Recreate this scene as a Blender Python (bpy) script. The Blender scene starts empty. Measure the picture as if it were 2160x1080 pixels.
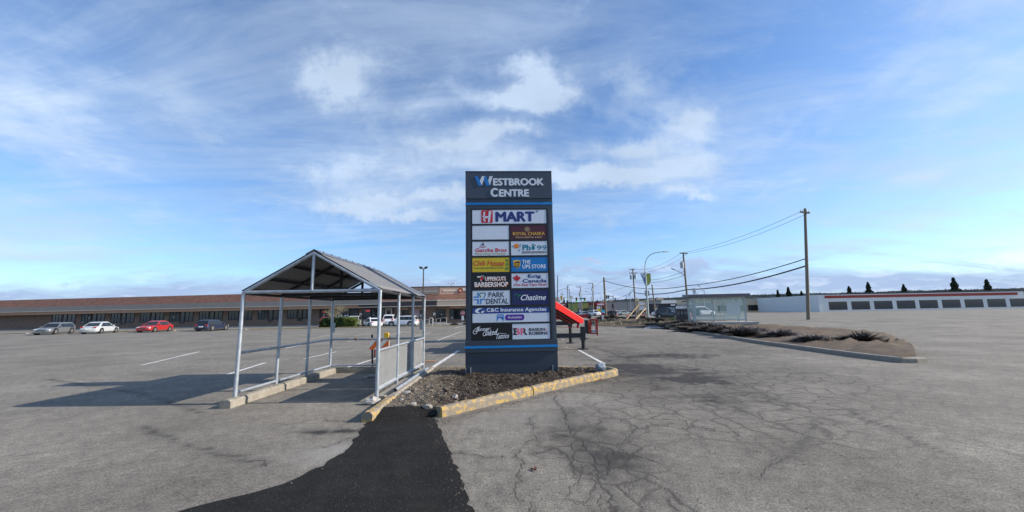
import bpy, bmesh, math, random
import numpy as np
from mathutils import Vector, Matrix, noise as mnoise

# ------------------------------------------------------------------ camera, sky, sun, exposure
sc = bpy.context.scene
C = sc.collection
FPX, EYE, ROLL = 811.0, 1.6, -0.018          # focal length in pixels of the 2160 px photograph
PITCH = math.atan(121.0 / FPX)
CAM_R = (Matrix.Rotation(math.pi / 2 + PITCH, 3, 'X') @ Matrix.Rotation(ROLL, 3, 'Z'))
cam = bpy.data.cameras.new("camera")
cam.sensor_fit = 'HORIZONTAL'; cam.sensor_width = 36.0
cam.lens = FPX / 2160 * 36.0
cam.clip_start = 0.05; cam.clip_end = 30000
camo = bpy.data.objects.new("camera", cam); C.objects.link(camo)
camo.matrix_world = Matrix.Translation((0, 0, EYE)) @ CAM_R.to_4x4()
sc.camera = camo

def ray(px, py): return CAM_R @ Vector(((px - 1080) / FPX, (540 - py) / FPX, -1))
def gp(px, py, z=0.0):
    v = ray(px, py); t = (z - EYE) / v.z
    return (v.x * t, v.y * t)
def atY(px, py, Y):
    v = ray(px, py); t = Y / v.y
    return (v.x * t, EYE + v.z * t)

SUN_EL, SUN_AZ = math.radians(27), math.radians(-1.6)    # azimuth measured from +X towards +Y
EXPOSURE = 0.45
sl = bpy.data.lights.new("sun", 'SUN'); sl.energy = 5.0; sl.angle = math.radians(0.5); sl.color = (1.0, 0.91, 0.79)
so = bpy.data.objects.new("sun", sl); C.objects.link(so)
sund = Vector((math.cos(SUN_EL) * math.cos(SUN_AZ), math.cos(SUN_EL) * math.sin(SUN_AZ), math.sin(SUN_EL)))
so.rotation_euler = sund.to_track_quat('Z', 'Y').to_euler()
so.location = (30, 0, 40)
sc.view_settings.view_transform = 'Standard'; sc.view_settings.look = 'None'
sc.view_settings.exposure = EXPOSURE; sc.view_settings.gamma = 1.0

def build_world():
    w = bpy.data.worlds.new("World"); sc.world = w; w.use_nodes = True
    nt = w.node_tree; N = nt.nodes; L = nt.links; N.clear()
    def node(t, **k):
        n = N.new(t)
        for a, b in k.items(): setattr(n, a, b)
        return n
    def put(s, v):
        if hasattr(v, 'is_output'): L.new(v, s)
        else: s.default_value = v
    def M(op, a, b=0.0, c=0.0, clamp=False):
        n = node('ShaderNodeMath', operation=op, use_clamp=clamp)
        put(n.inputs[0], a); put(n.inputs[1], b); put(n.inputs[2], c); return n.outputs[0]
    def V(op, a, b=(0, 0, 0), c=(0, 0, 0)):
        n = node('ShaderNodeVectorMath', operation=op)
        put(n.inputs[0], a); put(n.inputs[1], b)
        if op == 'MULTIPLY_ADD': put(n.inputs[2], c)
        return n.outputs[1] if op in ('DOT_PRODUCT', 'LENGTH') else n.outputs[0]
    def remap(v, a, b, smooth=True):
        n = node('ShaderNodeMapRange', interpolation_type='SMOOTHSTEP' if smooth else 'LINEAR')
        put(n.inputs[0], v); n.inputs[1].default_value = a; n.inputs[2].default_value = b
        return n.outputs[0]
    def noise(vec, s, d=5, r=.55, dist=0.0):
        n = node('ShaderNodeTexNoise'); put(n.inputs['Vector'], vec)
        n.inputs['Scale'].default_value = s; n.inputs['Detail'].default_value = d
        n.inputs['Roughness'].default_value = r; n.inputs['Distortion'].default_value = dist
        return n.outputs['Fac'], n.outputs['Color']
    def mixc(f, a, b):
        n = node('ShaderNodeMix', data_type='RGBA'); put(n.inputs[0], f); put(n.inputs[6], a); put(n.inputs[7], b)
        return n.outputs[2]
    sky = node('ShaderNodeTexSky', sky_type='NISHITA', sun_disc=False)
    sky.sun_elevation = SUN_EL; sky.sun_rotation = math.pi / 2 - SUN_AZ
    sky.air_density = 1.0; sky.dust_density = 0.6; sky.ozone_density = 2.2
    tc = node('ShaderNodeTexCoord'); d = tc.outputs['Generated']
    sp = node('ShaderNodeSeparateXYZ'); L.new(d, sp.inputs[0]); x, y, z = sp.outputs
    yy = M('MAXIMUM', y, 0.08)
    az = M('DIVIDE', x, yy); el = M('DIVIDE', z, yy)
    zz = M('ADD', M('MAXIMUM', z, 0.0), 0.16)
    cv = node('ShaderNodeCombineXYZ'); L.new(M('DIVIDE', x, zz), cv.inputs[0]); L.new(M('DIVIDE', y, zz), cv.inputs[1])
    plane = cv.outputs[0]
    nA, cA = noise(plane, 1.5, 9, .58, .15)
    nB, cB = noise(V('ADD', plane, (7, 3, 1)), .7, 7, .6, .5)
    st = V('MULTIPLY', plane, (.45, 1.6, 1))
    nC, cC = noise(V('ADD', st, (2, 9, 4)), 1.1, 9, .68, .8)
    # hand placed cloud banks (directions on the sky), edges broken by noise
    gv = node('ShaderNodeCombineXYZ'); L.new(az, gv.inputs[0]); L.new(el, gv.inputs[1]); g = gv.outputs[0]
    n1, c1 = noise(g, 8.0, 7, .62); n2, c2 = noise(g, 17.0, 6, .62)
    gw = V('ADD', g, V('MULTIPLY', V('SUBTRACT', c1, (.5, .5, .5)), (.20, .11, 0)))
    gw = V('ADD', gw, V('MULTIPLY', V('SUBTRACT', c2, (.5, .5, .5)), (.07, .05, 0)))
    banks = [(1105,214,92,22,.95),(1150,190,45,30,.6),(1040,270,75,17,.65),(1075,282,40,14,.5),(1090,140,75,20,.55),(1135,165,35,35,.45),
             (700,165,62,46,.75),(735,205,40,30,.45),(850,240,55,30,.35),(905,200,40,25,.25),(1325,312,62,20,.85),(1300,372,55,17,.9),(1345,378,40,14,.7),(1195,370,50,18,.95),
             (1450,345,70,26,.85),(1475,248,45,32,.8),(1450,404,45,9,.8),(1370,190,52,35,.4),(730,438,70,15,.75),(860,452,62,9,.8),(790,430,60,14,.3),
             (790,365,95,26,.55),(880,412,85,14,.65),(960,408,50,14,.5),(1080,347,60,20,.5),(960,300,70,14,.5),(700,380,40,30,.3),(1000,330,120,20,.35),
             (1300,240,30,20,.35),(1420,290,70,26,.4),(1240,552,18,4,.9),(1190,575,30,6,.6),(1255,571,25,5,.7),(1400,568,90,7,.6),(1460,565,25,8,.9),(880,566,90,9,.4),
             (930,592,50,4,.7),(1470,555,16,5,.6),(740,130,110,50,.3),(820,300,120,50,.25),(1260,150,160,60,.2)]
    acc = 0.0
    for (px, py, rx, ry, s) in banks:
        v = ray(px, py); a, e = v.x / v.y, v.z / v.y
        q = V('MULTIPLY', V('SUBTRACT', gw, (a, e, 0)), (FPX / rx * .70, FPX / ry * .72, 0))
        ex = M('POWER', 0.36788, V('DOT_PRODUCT', q, q))
        acc = M('MULTIPLY_ADD', ex, s, acc)
    front = remap(y, .1, .25)
    n4, c4 = noise(g, 11.0, 9, .66, .4)
    acc = M('MULTIPLY', acc, front)
    acc = M('MULTIPLY', remap(M('MULTIPLY_ADD', M('SUBTRACT', n4, .5), M('MULTIPLY_ADD', acc, 1.3, .15), acc), .06, 1.15), .86)
    veil = M('MULTIPLY', remap(nC, .36, .74), .42)
    loose = M('MULTIPLY', remap(nB, .44, .74), .50)
    nL, cL = noise(V('MULTIPLY', g, (1, 4.2, 1)), 9.0, 8, .62, .3)
    lowf = M('MULTIPLY', M('SUBTRACT', 1.0, remap(M('MULTIPLY_ADD', nL, .05, el), .085, .145)), M('ADD', .25, M('MULTIPLY', nL, .95)))
    side = remap(M('ABSOLUTE', az), .5, .75)
    extra = M('MULTIPLY', side, M('MULTIPLY', remap(nA, .48, .72), .55))
    fac = M('ADD', M('ADD', acc, M('MULTIPLY', veil, 1.25)), M('ADD', M('MULTIPLY', loose, .55), M('ADD', extra, lowf)))
    nP, cP = noise(V('ADD', plane, (1.3, 5.1, 8)), 2.4, 9, .62, .3)
    puff = M('MULTIPLY', M('MULTIPLY', remap(nP, .50, .70), .48), remap(el, .12, .3))
    fac = M('MINIMUM', M('ADD', fac, M('MULTIPLY', puff, M('SUBTRACT', 1.0, fac))), .93)
    skyc = V('MULTIPLY', sky.outputs[0], SKY_TINT)
    bright = M('ADD', .86, M('MULTIPLY', remap(nA, .35, .75), .2))
    cloud = V("MULTIPLY", (4.7, 5.8, 7.4), bright)
    n = node('ShaderNodeCombineXYZ')
    low_a = mixc(remap(nL, .50, .66), (3.0, 3.95, 6.0, 1), (4.3, 5.2, 7.0, 1))
    low_c = mixc(remap(el, .09, .2), low_a, cloud)
    col = mixc(fac, skyc, low_c)
    bg = node('ShaderNodeBackground'); L.new(col, bg.inputs[0]); bg.inputs[1].default_value = SKY_STRENGTH
    out = node('ShaderNodeOutputWorld'); L.new(bg.outputs[0], out.inputs[0])
SKY_TINT = (.92, 1.17, 1.45); SKY_STRENGTH = 0.1
build_world()

# ------------------------------------------------------------------ materials
def mat(name, col, rough=.7, metal=0.0, var=.12, scale=3.0, spec=.4, bump=0.0, bscale=60.0, col2=None, thr=(.45, .62), alpha=None, emit=None, stretch=None, trans=0.0, coat=0.0):
    m = bpy.data.materials.new(name); m.use_nodes = True
    nt = m.node_tree; N = nt.nodes; L = nt.links
    b = N['Principled BSDF']
    b.inputs['Roughness'].default_value = rough; b.inputs['Metallic'].default_value = metal
    b.inputs['Specular IOR Level'].default_value = spec
    if coat: b.inputs['Coat Weight'].default_value = coat; b.inputs['Coat Roughness'].default_value = .08
    if trans: b.inputs['Transmission Weight'].default_value = trans
    if alpha is not None: b.inputs['Alpha'].default_value = alpha
    if emit:
        b.inputs['Emission Color'].default_value = (*emit[0], 1); b.inputs['Emission Strength'].default_value = emit[1]
    tc = N.new('ShaderNodeTexCoord'); vec = tc.outputs['Object']
    if stretch:
        mp = N.new('ShaderNodeMapping'); mp.inputs['Scale'].default_value = stretch; L.new(vec, mp.inputs[0]); vec = mp.outputs[0]
    n = N.new('ShaderNodeTexNoise'); n.inputs['Scale'].default_value = scale; n.inputs['Detail'].default_value = 6; n.inputs['Roughness'].default_value = .62
    L.new(vec, n.inputs['Vector'])
    mx = N.new('ShaderNodeMix'); mx.data_type = 'RGBA'
    mr = N.new('ShaderNodeMapRange'); L.new(n.outputs['Fac'], mr.inputs[0])
    if col2: mr.inputs[1].default_value, mr.inputs[2].default_value = thr
    else: mr.inputs[1].default_value, mr.inputs[2].default_value = .25, .75
    L.new(mr.outputs[0], mx.inputs[0])
    lo = tuple(c * (1 - var) for c in col); hi = tuple(min(1, c * (1 + var)) for c in col)
    mx.inputs[6].default_value = (*(col if col2 else lo), 1); mx.inputs[7].default_value = (*(col2 if col2 else hi), 1)
    L.new(mx.outputs[2], b.inputs['Base Color'])
    if bump:
        n2 = N.new('ShaderNodeTexNoise'); n2.inputs['Scale'].default_value = bscale; n2.inputs['Detail'].default_value = 5
        L.new(vec, n2.inputs['Vector'])
        bp = N.new('ShaderNodeBump'); bp.inputs['Strength'].default_value = bump; bp.inputs['Distance'].default_value = .02
        L.new(n2.outputs['Fac'], bp.inputs['Height']); L.new(bp.outputs[0], b.inputs['Normal'])
    return m

def brick_mat(name, c1, c2, mortar, sx, sy, off=.5):
    """bricks / tiles laid on local X (along) and Z (up)"""
    m = bpy.data.materials.new(name); m.use_nodes = True
    nt = m.node_tree; N = nt.nodes; L = nt.links; b = N['Principled BSDF']; b.inputs['Roughness'].default_value = .85
    tc = N.new('ShaderNodeTexCoord'); s = N.new('ShaderNodeSeparateXYZ'); L.new(tc.outputs['Object'], s.inputs[0])
    cb = N.new('ShaderNodeCombineXYZ'); L.new(s.outputs[0], cb.inputs[0]); L.new(s.outputs[2], cb.inputs[1])
    t = N.new('ShaderNodeTexBrick'); L.new(cb.outputs[0], t.inputs['Vector'])
    t.inputs['Color1'].default_value = (*c1, 1); t.inputs['Color2'].default_value = (*c2, 1); t.inputs['Mortar'].default_value = (*mortar, 1)
    t.inputs['Scale'].default_value = 1; t.inputs['Brick Width'].default_value = sx; t.inputs['Row Height'].default_value = sy
    t.inputs['Mortar Size'].default_value = min(sx, sy) * .09; t.offset = off
    n = N.new('ShaderNodeTexNoise'); n.inputs['Scale'].default_value = 1.5; n.inputs['Detail'].default_value = 8; L.new(tc.outputs['Object'], n.inputs[0])
    mm = N.new('ShaderNodeMix'); mm.data_type = 'RGBA'; mm.blend_type = 'MULTIPLY'; mm.inputs[0].default_value = .5
    L.new(t.outputs[0], mm.inputs[6]); L.new(n.outputs['Color'], mm.inputs[7])
    hs = N.new('ShaderNodeHueSaturation'); hs.inputs['Saturation'].default_value = .9; hs.inputs['Value'].default_value = 1.35; L.new(mm.outputs[2], hs.inputs['Color'])
    L.new(hs.outputs[0], b.inputs['Base Color'])
    bp = N.new('ShaderNodeBump'); bp.inputs['Distance'].default_value = .02; bp.inputs['Strength'].default_value = .6
    L.new(t.outputs['Fac'], bp.inputs['Height']); bp.invert = True; L.new(bp.outputs[0], b.inputs['Normal'])
    return m

MT = {}
def mk(name, *a, **k): MT[name] = mat(name, *a, **k); return MT[name]
mk('slate_paint', (.030, .043, .066), .42, var=.10, scale=1.2, spec=.5)
mk('slate_header', (.046, .062, .092), .5, var=.06, scale=1.0)
mk('slate_dark', (.010, .013, .019), .5, var=.1)
mk('frame_black', (.012, .014, .018), .5)
mk('stripe_blue', (.0, .22, .58), .45, var=.05)
mk('letter_silver', (.62, .66, .72), .4, var=.04)
mk('letter_blue', (.01, .17, .50), .4, var=.05)
mk('panel_white', (.62, .67, .76), .35, var=.04, scale=2.0, col2=None)
mk('panel_maroon', (.075, .012, .028), .4, var=.05)
mk('panel_yellow', (.62, .44, .02), .4, var=.04)
mk('panel_blue', (.005, .17, .47), .4, var=.04)
mk('panel_black', (.006, .006, .008), .35, var=.1)
mk('panel_navy', (.012, .018, .10), .4, var=.04)
mk('panel_royal', (.02, .06, .25), .4, var=.04)
mk('ink_red', (.50, .012, .03), .45, var=.05)
mk('ink_navy', (.02, .03, .17), .45, var=.05)
mk('ink_gold', (.75, .45, .06), .45, var=.05)
mk('ink_tan', (.62, .45, .25), .45, var=.05)
mk('ink_teal', (.0, .17, .25), .45, var=.05)
mk('ink_orange', (.78, .22, .02), .45, var=.05)
mk('ink_black', (.008, .008, .010), .45, var=.05)
mk('ink_green', (.01, .20, .06), .45, var=.05)
mk('ink_olive', (.50, .38, .05), .45, var=.05)
mk('ink_white', (.78, .80, .84), .45, var=.03)
mk('ink_purple', (.09, .025, .30), .45, var=.05)
mk('ink_brown', (.035, .012, .012), .45, var=.05)
mk('ink_pink', (.75, .13, .22), .45, var=.05)
mk('ink_sky', (.02, .19, .55), .45, var=.05)
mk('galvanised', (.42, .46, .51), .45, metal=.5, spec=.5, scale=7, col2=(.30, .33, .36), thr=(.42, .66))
mk('rusty_steel', (.22, .10, .05), .8, var=.3, scale=30)
mk('roof_sheet', (.185, .185, .19), .6, metal=.2, var=.10, scale=3, stretch=(4, .4, .4))
mk('roof_flashing', (.15, .175, .22), .5, metal=.3, var=.12)
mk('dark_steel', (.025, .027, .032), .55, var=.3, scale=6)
mk('mesh_wire', (.60, .62, .64), .6)
mk('kerb_concrete', (.27, .245, .205), .9, var=.25, scale=7, bump=.5, bscale=50)
mk('kerb_yellow', (.235, .20, .155), .9, var=.2, scale=9.0, col2=(.43, .29, .10), thr=(.50, .56), bump=.5, bscale=50)
mk('concrete', (.40, .38, .35), .9, var=.2, bump=.4)
mk('soil', (.027, .0185, .013), .95, var=.55, scale=5, bump=.9, bscale=30)
mk('new_asphalt', (.021, .0205, .0205), .95, var=.35, scale=3.0, spec=.12, bump=.8, bscale=140)
mk('line_paint', (.62, .61, .58), .8, var=.2, scale=8, col2=(.36, .35, .34), thr=(.52, .60))
mk('stone', (.30, .29, .27), .85, var=.3, scale=12, bump=.4)
mk('blue_stone', (.22, .26, .32), .8, var=.3, scale=9, bump=.5)
mk('pebble', (.19, .16, .125), .9, var=.6, scale=14)
mk('wood_scrap', (.50, .24, .12), .8, var=.2, scale=20)
mk('lumber', (.62, .43, .24), .75, var=.15, scale=6, stretch=(1, 1, 5))
mk('lumber_pale', (.70, .54, .33), .75, var=.15, scale=6)
mk('pole_wood', (.20, .165, .12), .85, var=.3, scale=8, stretch=(3, 3, .3))
mk('pole_dark', (.07, .062, .055), .85, var=.3, scale=8)
mk('pole_steel', (.36, .41, .44), .5, metal=.3, var=.08)
mk('cable', (.02, .022, .028), .6)
mk('cone_orange', (.75, .075, .02), .55, var=.12)
mk('reflective_white', (.80, .80, .78), .5, var=.05)
mk('barricade_orange', (.78, .16, .03), .5, var=.05)
mk('lamp_yellow', (.75, .46, .02), .4, var=.1)
mk('boom_red', (.86, .022, .018), .38, var=.06, scale=2)
mk('lift_red', (.32, .018, .014), .5, var=.2)
mk('lift_orange', (.65, .10, .035), .45, var=.1)
mk('tyre', (.018, .018, .018), .8)
mk('rim', (.34, .35, .36), .35, metal=.7)
mk('glass_dark', (.012, .016, .02), .06, spec=.6)
mk('chrome', (.6, .6, .6), .2, metal=.9)
mk('light_clear', (.75, .77, .78), .15, spec=.6)
mk('light_red', (.42, .012, .015), .2, spec=.6)
for nm, c in dict(white=(.78, .79, .80), silver=(.50, .53, .54), navy=(.018, .026, .055), black=(.015, .016, .018), slate=(.018, .024, .038), grey=(.15, .16, .17), pale_green=(.52, .58, .52), red=(.35, .02, .02), sky=(.28, .40, .52), champagne=(.42, .44, .40)).items():
    mk('car_' + nm, c, .32, metal=.15 if nm in ('silver', 'slate', 'grey', 'champagne') else 0, var=.03, spec=.5, coat=.6)
MT['brick'] = brick_mat('brick', (.26, .155, .105), (.20, .115, .08), (.30, .26, .22), .22, .075)
MT['shakes'] = brick_mat('shakes', (.20, .085, .05), (.13, .055, .036), (.05, .025, .018), .55, .21)
mk('stucco_peach', (.50, .335, .25), .9, var=.08, scale=1.0, bump=.2)
mk('stucco_beige', (.36, .30, .255), .9, var=.08, scale=1.0)
mk('fascia_brown', (.080, .058, .055), .7, var=.1)
mk('trim_cream', (.62, .55, .46), .6, var=.08)
mk('trim_dark', (.022, .02, .022), .6)
mk('poster_pink', (.45, .26, .36), .5, var=.5, scale=3.2, col2=(.60, .50, .52), thr=(.42, .58))
mk('poster_dark', (.02, .022, .025), .5, scale=2.6, col2=(.30, .31, .32), thr=(.53, .62))
mk('window_vinyl', (.035, .045, .055), .3, scale=1.6, col2=(.42, .45, .48), thr=(.60, .66))
mk('sign_red', (.45, .02, .04), .5)
mk('sign_teal', (.0, .22, .24), .5)
mk('signal_yellow', (.55, .28, .02), .5)
mk('signal_black', (.015, .016, .016), .5)
mk('signal_green', (.05, .75, .35), .4, emit=((.05, 1.0, .45), .7))
mk('neon_red', (.4, .02, .05), .4, emit=((1.0, .06, .12), .35))
mk('wall_grey', (.30, .30, .295), .85, var=.05, scale=.3)
mk('wall_beige', (.50, .44, .33), .85, var=.06, scale=.3)
mk('wall_white', (.74, .74, .72), .8, var=.05, scale=.3)
mk('wall_green', (.30, .32, .09), .8, var=.08, scale=.5)
mk('wall_maroon', (.14, .03, .035), .8, var=.1)
mk('wall_charcoal', (.06, .06, .065), .8, var=.1)
mk('wall_red', (.28, .04, .035), .8, var=.1)
mk('roof_grey', (.16, .16, .165), .9)
mk('sign_yellow', (.80, .50, .02), .5)
mk('sign_cyan', (.05, .42, .62), .5)
mk('trailer_black', (.014, .016, .026), .45, var=.1)
mk('dumpster_green', (.012, .05, .035), .6, var=.2)
mk('bin_grey', (.055, .052, .058), .5, var=.12)
mk('tarp', (.22, .23, .27), .6, var=.4, scale=6)
mk('bus_frame', (.40, .45, .46), .45, metal=.3)
mk('bus_roof', (.15, .13, .15), .5)
m = mk('bus_glass', (.62, .76, .72), .06, spec=.5, alpha=.2)
mk('grass', (.085, .115, .030), .9, var=.4, scale=8)
mk('dirt_strip', (.100, .070, .046), .95, var=.45, scale=3.5, bump=.9, bscale=12)
mk('twig', (.075, .062, .055), .9, var=.45, scale=6)
mk('twig_grey', (.125, .115, .115), .9, var=.4, scale=6)
mk('bark', (.15, .125, .10), .9, var=.3)
mk('twig_pale', (.30, .265, .17), .9, var=.3)
mk('hedge_leaf', (.045, .075, .020), .6, var=.7, scale=2.2)
mk('hedge_leaf_bright', (.11, .145, .025), .6, var=.5, scale=2.2)
mk('conifer_leaf', (.022, .034, .020), .8, var=.6, scale=1.5)
mk('hill_forest', (.035, .058, .055), .95, var=.65, scale=.02)
mk('flag_green', (.33, .36, .06), .7, scale=5, col2=(.12, .20, .10), thr=(.5, .56))
mk('flag_white', (.66, .69, .76), .7, scale=4, col2=(.06, .10, .30), thr=(.54, .60))
mk('plywood_back', (.76, .78, .84), .6, var=.05)
mk('railing_cream', (.66, .60, .52), .6)
mk('sidewalk', (.42, .40, .37), .9, var=.15)
mk('leaf_litter', (.12, .05, .035), .9)
mk('litter_white', (.7, .7, .7), .6)
mk('litter_red', (.5, .06, .06), .6)

# ------------------------------------------------------------------ mesh helpers
class MB:
    def __init__(s): s.v = []; s.f = []
    def add(s, vs, fs):
        o = len(s.v); s.v += [tuple(p) for p in vs]; s.f += [tuple(i + o for i in f) for f in fs]; return s
    def box(s, x0, x1, y0, y1, z0, z1):
        v = [(x, y, z) for z in (z0, z1) for y in (y0, y1) for x in (x0, x1)]
        return s.add(v, [(0, 2, 3, 1), (4, 5, 7, 6), (0, 1, 5, 4), (2, 6, 7, 3), (0, 4, 6, 2), (1, 3, 7, 5)])
    def hexa(s, v):   # 8 corners, bottom ring 0-3 then top ring 4-7
        return s.add(v, [(3, 2, 1, 0), (4, 5, 6, 7), (0, 1, 5, 4), (1, 2, 6, 5), (2, 3, 7, 6), (3, 0, 4, 7)])
    def tube(s, pts, r, n=8, cap=True):
        pts = [Vector(p) for p in pts]; k = len(pts)
        rs = r if isinstance(r, (list, tuple)) else [r] * k
        ring = []; up = None
        for i, p in enumerate(pts):
            t = (pts[min(i + 1, k - 1)] - pts[max(i - 1, 0)]).normalized()
            if up is None: up = Vector((0, 0, 1)) if abs(t.z) < .9 else Vector((1, 0, 0))
            a = t.cross(up).normalized(); b = a.cross(t).normalized(); up = b
            ring += [p + (a * math.cos(2 * math.pi * j / n) + b * math.sin(2 * math.pi * j / n)) * rs[i] for j in range(n)]
        fs = [(i * n + j, i * n + (j + 1) % n, (i + 1) * n + (j + 1) % n, (i + 1) * n + j) for i in range(k - 1) for j in range(n)]
        if cap: fs += [tuple(range(n - 1, -1, -1)), tuple((k - 1) * n + j for j in range(n))]
        return s.add(ring, fs)
    def bar(s, a, b, w, h):    # rectangular bar from a to b (w horizontal, h other)
        a, b = Vector(a), Vector(b); t = (b - a).normalized()
        up = Vector((0, 0, 1)) if abs(t.z) < .95 else Vector((0, 1, 0))
        x = t.cross(up).normalized() * w / 2; y = x.cross(t).normalized() * h / 2
        return s.hexa([a - x - y, a + x - y, a + x + y, a - x + y, b - x - y, b + x - y, b + x + y, b - x + y])
    def prism(s, poly, y0, y1):   # polygon in (x,z) extruded in y
        n = len(poly)
        v = [(p[0], y0, p[1]) for p in poly] + [(p[0], y1, p[1]) for p in poly]
        return s.add(v, [tuple(range(n)), tuple(range(2 * n - 1, n - 1, -1))] + [(i, i + n, (i + 1) % n + n, (i + 1) % n) for i in range(n)])
    def flat(s, poly, z0, z1):    # polygon in (x,y) extruded in z
        n = len(poly)
        v = [(p[0], p[1], z0) for p in poly] + [(p[0], p[1], z1) for p in poly]
        return s.add(v, [tuple(range(n - 1, -1, -1)), tuple(range(n, 2 * n))] + [(i, (i + 1) % n, (i + 1) % n + n, i + n) for i in range(n)])
    def cyl(s, a, b, r0, r1=None, n=14): return s.tube([a, b], [r0, r0 if r1 is None else r1], n)
    def blob(s, c, r, seed=0, sub=2, amp=.25, sq=(1, 1, 1)):
        bm = bmesh.new(); bmesh.ops.create_icosphere(bm, subdivisions=sub, radius=1)
        vs = []
        for v in bm.verts:
            k = 1 + amp * mnoise.noise(v.co * 1.7 + Vector((seed * 3.1, seed * 1.7, seed)))
            vs.append((c[0] + v.co.x * r * k * sq[0], c[1] + v.co.y * r * k * sq[1], c[2] + v.co.z * r * k * sq[2]))
        fs = [tuple(v.index for v in f.verts) for f in bm.faces]; bm.free()
        return s.add(vs, fs)
    def build(s, name, m, parent=None, smooth=False, loc=None, bevel=0.0):
        me = bpy.data.meshes.new(name); me.from_pydata(s.v, [], s.f)
        bm = bmesh.new(); bm.from_mesh(me); bmesh.ops.recalc_face_normals(bm, faces=bm.faces); bm.to_mesh(me); bm.free()
        if isinstance(m, str): m = MT[m]
        me.materials.append(m)
        if smooth:
            for p in me.polygons: p.use_smooth = True
        o = bpy.data.objects.new(name, me); C.objects.link(o)
        if parent: o.parent = parent
        if loc: o.location = loc
        if bevel:
            b = o.modifiers.new('bevel', 'BEVEL'); b.width = bevel; b.segments = 2; b.limit_method = 'ANGLE'
        if smooth:
            try:
                me.set_sharp_from_angle(angle=math.radians(40))
            except Exception: pass
        return o

def tag(o, label=None, cat=None, group=None, kind=None):
    if label: o['label'] = label
    if cat: o['category'] = cat
    if group: o['group'] = group
    if kind: o['kind'] = kind
    return o
def thing(name, label, cat, loc=(0, 0, 0), rz=0.0, group=None):
    o = bpy.data.objects.new(name, None); C.objects.link(o); o.empty_display_size = .2
    o.location = loc; o.rotation_euler = (0, 0, rz)
    return tag(o, label, cat, group)
def copy_tree(o, parent=None):
    c = o.copy(); C.objects.link(c)
    if parent: c.parent = parent
    for ch in o.children: copy_tree(ch, c)
    return c
def struct(o): o['kind'] = 'structure'; return o
rnd = random.Random(7)

def smooth01(t): t = max(0., min(1., t)); return t * t * (3 - 2 * t)
def G(x, y):      # height of the ground: level lot, a slight rise to the street on the right
    return .38 * smooth01((y - 22) / 22) * smooth01((x + 6 - .02 * y) / 9)

def gpz(px, py):      # ground point on the rising ground
    z = 0.0
    for _ in range(12):
        x, y = gp(px, py, z); z = G(x, y)
    return x, y

# ------------------------------------------------------------------ ground: one sheet to the horizon
def px_line(pts): return [gp(*p) for p in pts]
def crop_b(pts): return px_line([(1080 + x / 2.843, 700 + y / 2.843) for x, y in pts])
def crop_a(pts): return px_line([(673 + x / 2.843, 700 + y / 2.843) for x, y in pts])
CRACKS = [(crop_b(p), w) for p, w in [
    ([(240,380),(280,450),(320,510),(350,580),(380,650),(430,700),(470,760),(500,830),(540,880),(570,930),(590,980),(620,1030),(640,1080),(655,1130)], 1.5),
    ([(150,725),(220,700),(290,700),(330,745),(380,795),(440,840),(500,870),(540,890)], 1.1),
    ([(345,580),(400,640),(470,660),(520,665),(560,700),(580,740),(600,790),(570,860),(550,900)], 1.2),
    ([(580,725),(630,690),(680,650),(715,610),(725,580),(710,560),(650,530),(590,510),(480,560)], .8),
    ([(725,575),(800,570),(870,555),(960,550),(1060,560),(1157,580),(1300,600)], .8),
    ([(130,500),(110,560),(120,610),(150,640),(80,670),(40,720),(35,830),(50,900),(60,960),(70,1010),(100,1060),(130,1090)], .8),
    ([(700,730),(695,780),(720,830),(770,880),(850,930),(930,960),(1000,1000),(1060,1050),(1100,1090)], .8),
    ([(420,850),(390,890),(380,940),(360,980),(380,1040)], .6),
    ([(920,1010),(950,1050),(975,1085)], .7),
    ([(540,560),(500,600),(520,665)], .6), ([(430,700),(520,700),(560,700)], .5), ([(470,760),(440,840)], .5),
    ([(640,830),(660,880),(700,930),(720,1000)], .35), ([(530,980),(560,1040),(590,1090)], .6), ([(0,960),(60,980)], .5),
    ([(300,640),(380,650)], .5), ([(250,580),(330,575),(345,580)], .5),
    ([(930,460),(1000,520),(1060,560),(1100,610),(1157,640)], .5),
    ([(480,90),(600,130),(720,170),(800,205),(900,225),(1000,250)], 1.5)]]
CRACKS += [(crop_a(p), w) for p, w in [
    ([(800,725),(870,730),(940,745),(1000,755),(1100,762)], .9),
    ([(0,690),(60,680),(150,660),(180,640)], .9), ([(-200,560),(0,520),(60,530),(160,545)], .7), ([(880,660),(930,600),(960,580)], .4),
    ([(330,270),(520,235),(640,215)], .5), ([(150,560),(170,600),(120,650)], .4)]]
CRACKS += [(px_line(p), w) for p, w in [([(1215,700),(1330,712),(1487,722),(1600,735)], .8), ([(680,735),(760,728),(860,715)], .7),
    ([(700,720),(800,712),(960,706)], .7), ([(1300,700),(1380,704),(1500,700)], .7), ([(1550,800),(1650,850),(1800,870),(2000,960)], 1), ([(1600,1000),(1700,930),(1720,880)], .9),
    ([(300,900),(420,950),(560,980)], 1), ([(100,800),(300,830),(420,870)], 1)]]

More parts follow.
